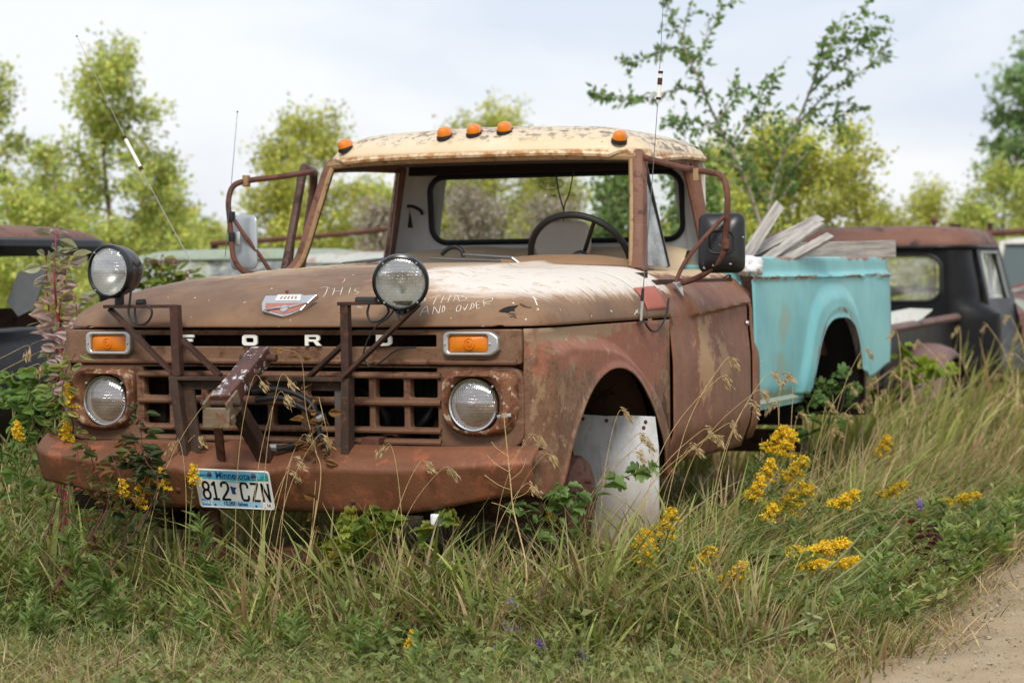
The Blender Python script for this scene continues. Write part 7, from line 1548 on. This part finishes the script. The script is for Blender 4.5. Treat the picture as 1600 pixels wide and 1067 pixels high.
shrub('grape_vine', 'yellowing vine leaves under the middle of the bumper', (.45, -.22, .02), [([(560, 860), (555, 820), (570, 800)], -.15, .003), ([(580, 870), (600, 830), (590, 805)], -.15, .003), ([(660, 870), (680, 820), (700, 800)], -.12, .003), ([(540, 880), (535, 850), (550, 840)], -.18, .003)], [S('6f8a3a'), S('8a9a40'), S('a08a3e')], .062, 406, 'stem_green', wl=.95, cat='vine', tmpl=LOBED, step=2)
shrub('grape_vine', 'green vine filling the rear wheel opening', (.9, 3.75, .1), [([(1300, 640), (1295, 600), (1310, 575)], 3.7, .004), ([(1290, 660), (1280, 620), (1290, 595)], 3.6, .004), ([(1310, 650), (1320, 610), (1330, 600)], 3.8, .004), ([(1270, 670), (1262, 640), (1275, 610)], 3.5, .004)], [S('5a7842'), S('6e8c50')], .07, 407, 'stem_green', wl=.95, cat='vine', tmpl=LOBED, step=3)
shrub('grape_vine', 'bright green vine leaves before the black pickup fender', (.55, 8.2, .1), [([(1410, 600), (1405, 560), (1412, 535)], 8.0, .004), ([(1440, 600), (1450, 580), (1480, 575)], 8.0, .004), ([(1425, 610), (1430, 580), (1425, 560)], 8.0, .004)], [S('7f9a34'), S('98ac44')], .11, 408, 'stem_green', wl=.95, cat='vine', tmpl=LOBED, step=3)
shrub('viburnum', 'green and red bush before the grey-green car', (-3.3, 4.2, 0), [([(240, 480), (235, 430), (225, 405)], 4.4, .006), ([(260, 480), (270, 430), (280, 405)], 4.5, .006), ([(230, 480), (215, 440), (205, 420)], 4.3, .006), ([(280, 480), (295, 440), (290, 425)], 4.6, .006), ([(250, 480), (250, 430), (252, 400)], 4.5, .005)], [S('6f8a36'), S('8fa048'), S('8a9a40')], .075, 409, 'stem_red', top_cols=[S('8a9a40'), S('a06a70')])
shrub('leafy_bush', 'green bush at the foot of the black truck', (-1.75, .55, 0), [([(40, 640), (30, 600), (20, 585)], .6, .005), ([(60, 640), (70, 600), (60, 580)], .6, .005), ([(20, 660), (5, 630), (0, 610)], .6, .005), ([(80, 660), (95, 630), (90, 610)], .5, .005), ([(50, 670), (45, 640), (50, 620)], .5, .004), ([(110, 670), (125, 640), (120, 610)], .4, .004)], [S('6a8a48'), S('84a45c'), S('74924e')], .075, 410, 'stem_green')
DB = [S('8a6238'), S('a8804e'), S('6d4a2c')]
shrub('dead_vine', 'withered vine with curled brown leaves hanging on the plow frame', (.18, -.16, .05), [([(500, 760), (492, 700), (478, 640), (470, 560), (440, 545)], -.12, .002), ([(500, 740), (512, 690), (505, 650), (498, 620)], -.12, .002), ([(495, 720), (480, 690), (505, 660)], -.12, .0015)], DB, .045, 411, 'stem_dry', step=5, wl=.6, cat='vine')
shrub('dead_dock', 'dark maroon seed stalk of dead dock by the road', (1.72, 1.15, .0), [([(1445, 900), (1440, 850), (1438, 815)], 1.15, .003), ([(1445, 890), (1455, 850), (1450, 830)], 1.15, .0025)], [S('4a2420'), S('5e302a')], .04, 412, 'stem_wine', step=2, wl=.55, cat='weed')
simple('spike_green', S('8f9468'), .8, 0, 60, .2, .4)
def spikes(label, foot, tips, y):
    g = float(gh(*foot)); t = thing('vervain_spikes', (foot[0], foot[1], g), label, 'weed', 'hoary vervain gone to seed near the road')
    for (u0, v0), (u1, v1) in tips:
        a, b = at(u0, v0, y=y), at(u1, v1, y=y-.05); r_ = np.array([foot[0], foot[1], g]); mb = MB(); P = cr([r_, a, (a+b)/2+np.array([0, 0, -.01]), b], 8); n = len(P)
        mb.tube(P, [.0022 if i < n//3 else .0062-.0028*(i-n//3)/(n-n//3) for i in range(n)], 6, cap=False); mb.obj('seed_spike', MT['spike_green'], t)
for lab, tips, y in (('long grey-green seed spikes leaning across the brightest goldenrod', [((1290, 920), (1405, 822)), ((1270, 910), (1350, 830)), ((1295, 930), (1368, 880))], .35), ('upright grey-green seed spikes before the dirt patch', [((1120, 1015), (1134, 955)), ((1150, 1010), (1172, 970)), ((1205, 1010), (1222, 968)), ((1255, 970), (1262, 930)), ((1268, 975), (1270, 935))], -.35), ('flat-lying grey-green seed spikes at the road corner', [((1250, 1045), (1345, 1006)), ((1285, 1030), (1345, 1032)), ((1270, 1010), (1320, 985))], -.25)):
    q = at(*tips[0][0], y=y); spikes(lab, (q[0]-.08, q[1]), tips, y)
# pair of broad-leaved docks in the grass
def dock(x, y, label, seed, cols, L=.2, n=14, wl=.28):
    rng = np.random.default_rng(seed); g = float(gh(x, y)); t = thing('dock', (x, y, g), label, 'weed', 'broad-leaved docks in the grass'); a = rng.uniform(0, 6.28, n); el = rng.uniform(.3, 1.3, n); P = np.tile([x, y, g+.01], (n, 1)); d = np.stack([np.cos(a)*np.cos(el), np.sin(a)*np.cos(el), np.sin(el)], -1)
    V, F, m_ = leaves2(P, d, L*rng.uniform(.6, 1.1, n), L*wl*rng.uniform(.7, 1.2, n), rng.normal(size=n)*.3, OVATE, .2, .3); fast_mesh('leaf_rosette', V, F, np.repeat(pal(n, cols, rng, .1), m_, 0), MT['leaf'], t, smooth=True)
for k, (u, v, lab) in enumerate([(650, 940, 'broad-leaved dock below the bumper middle'), (700, 925, 'broad-leaved dock right of the middle one'), (1170, 930, 'broad-leaved dock near the dirt patch'), (140, 960, 'broad-leaved dock at the lower left'), (560, 930, 'browning dock below the bumper bolt'), (1490, 905, 'flat broad-leaved dock by the road edge'), (320, 985, 'small dock below the licence plate')]):
    q = at(u, v, z=.03); dock(q[0], q[1], lab, 500+k, [S('5f8038'), S('7a9a4a')] if 'brown' not in lab else [S('8a6a3a'), S('a5824c')], L=.20 if k not in (5,) else .16)
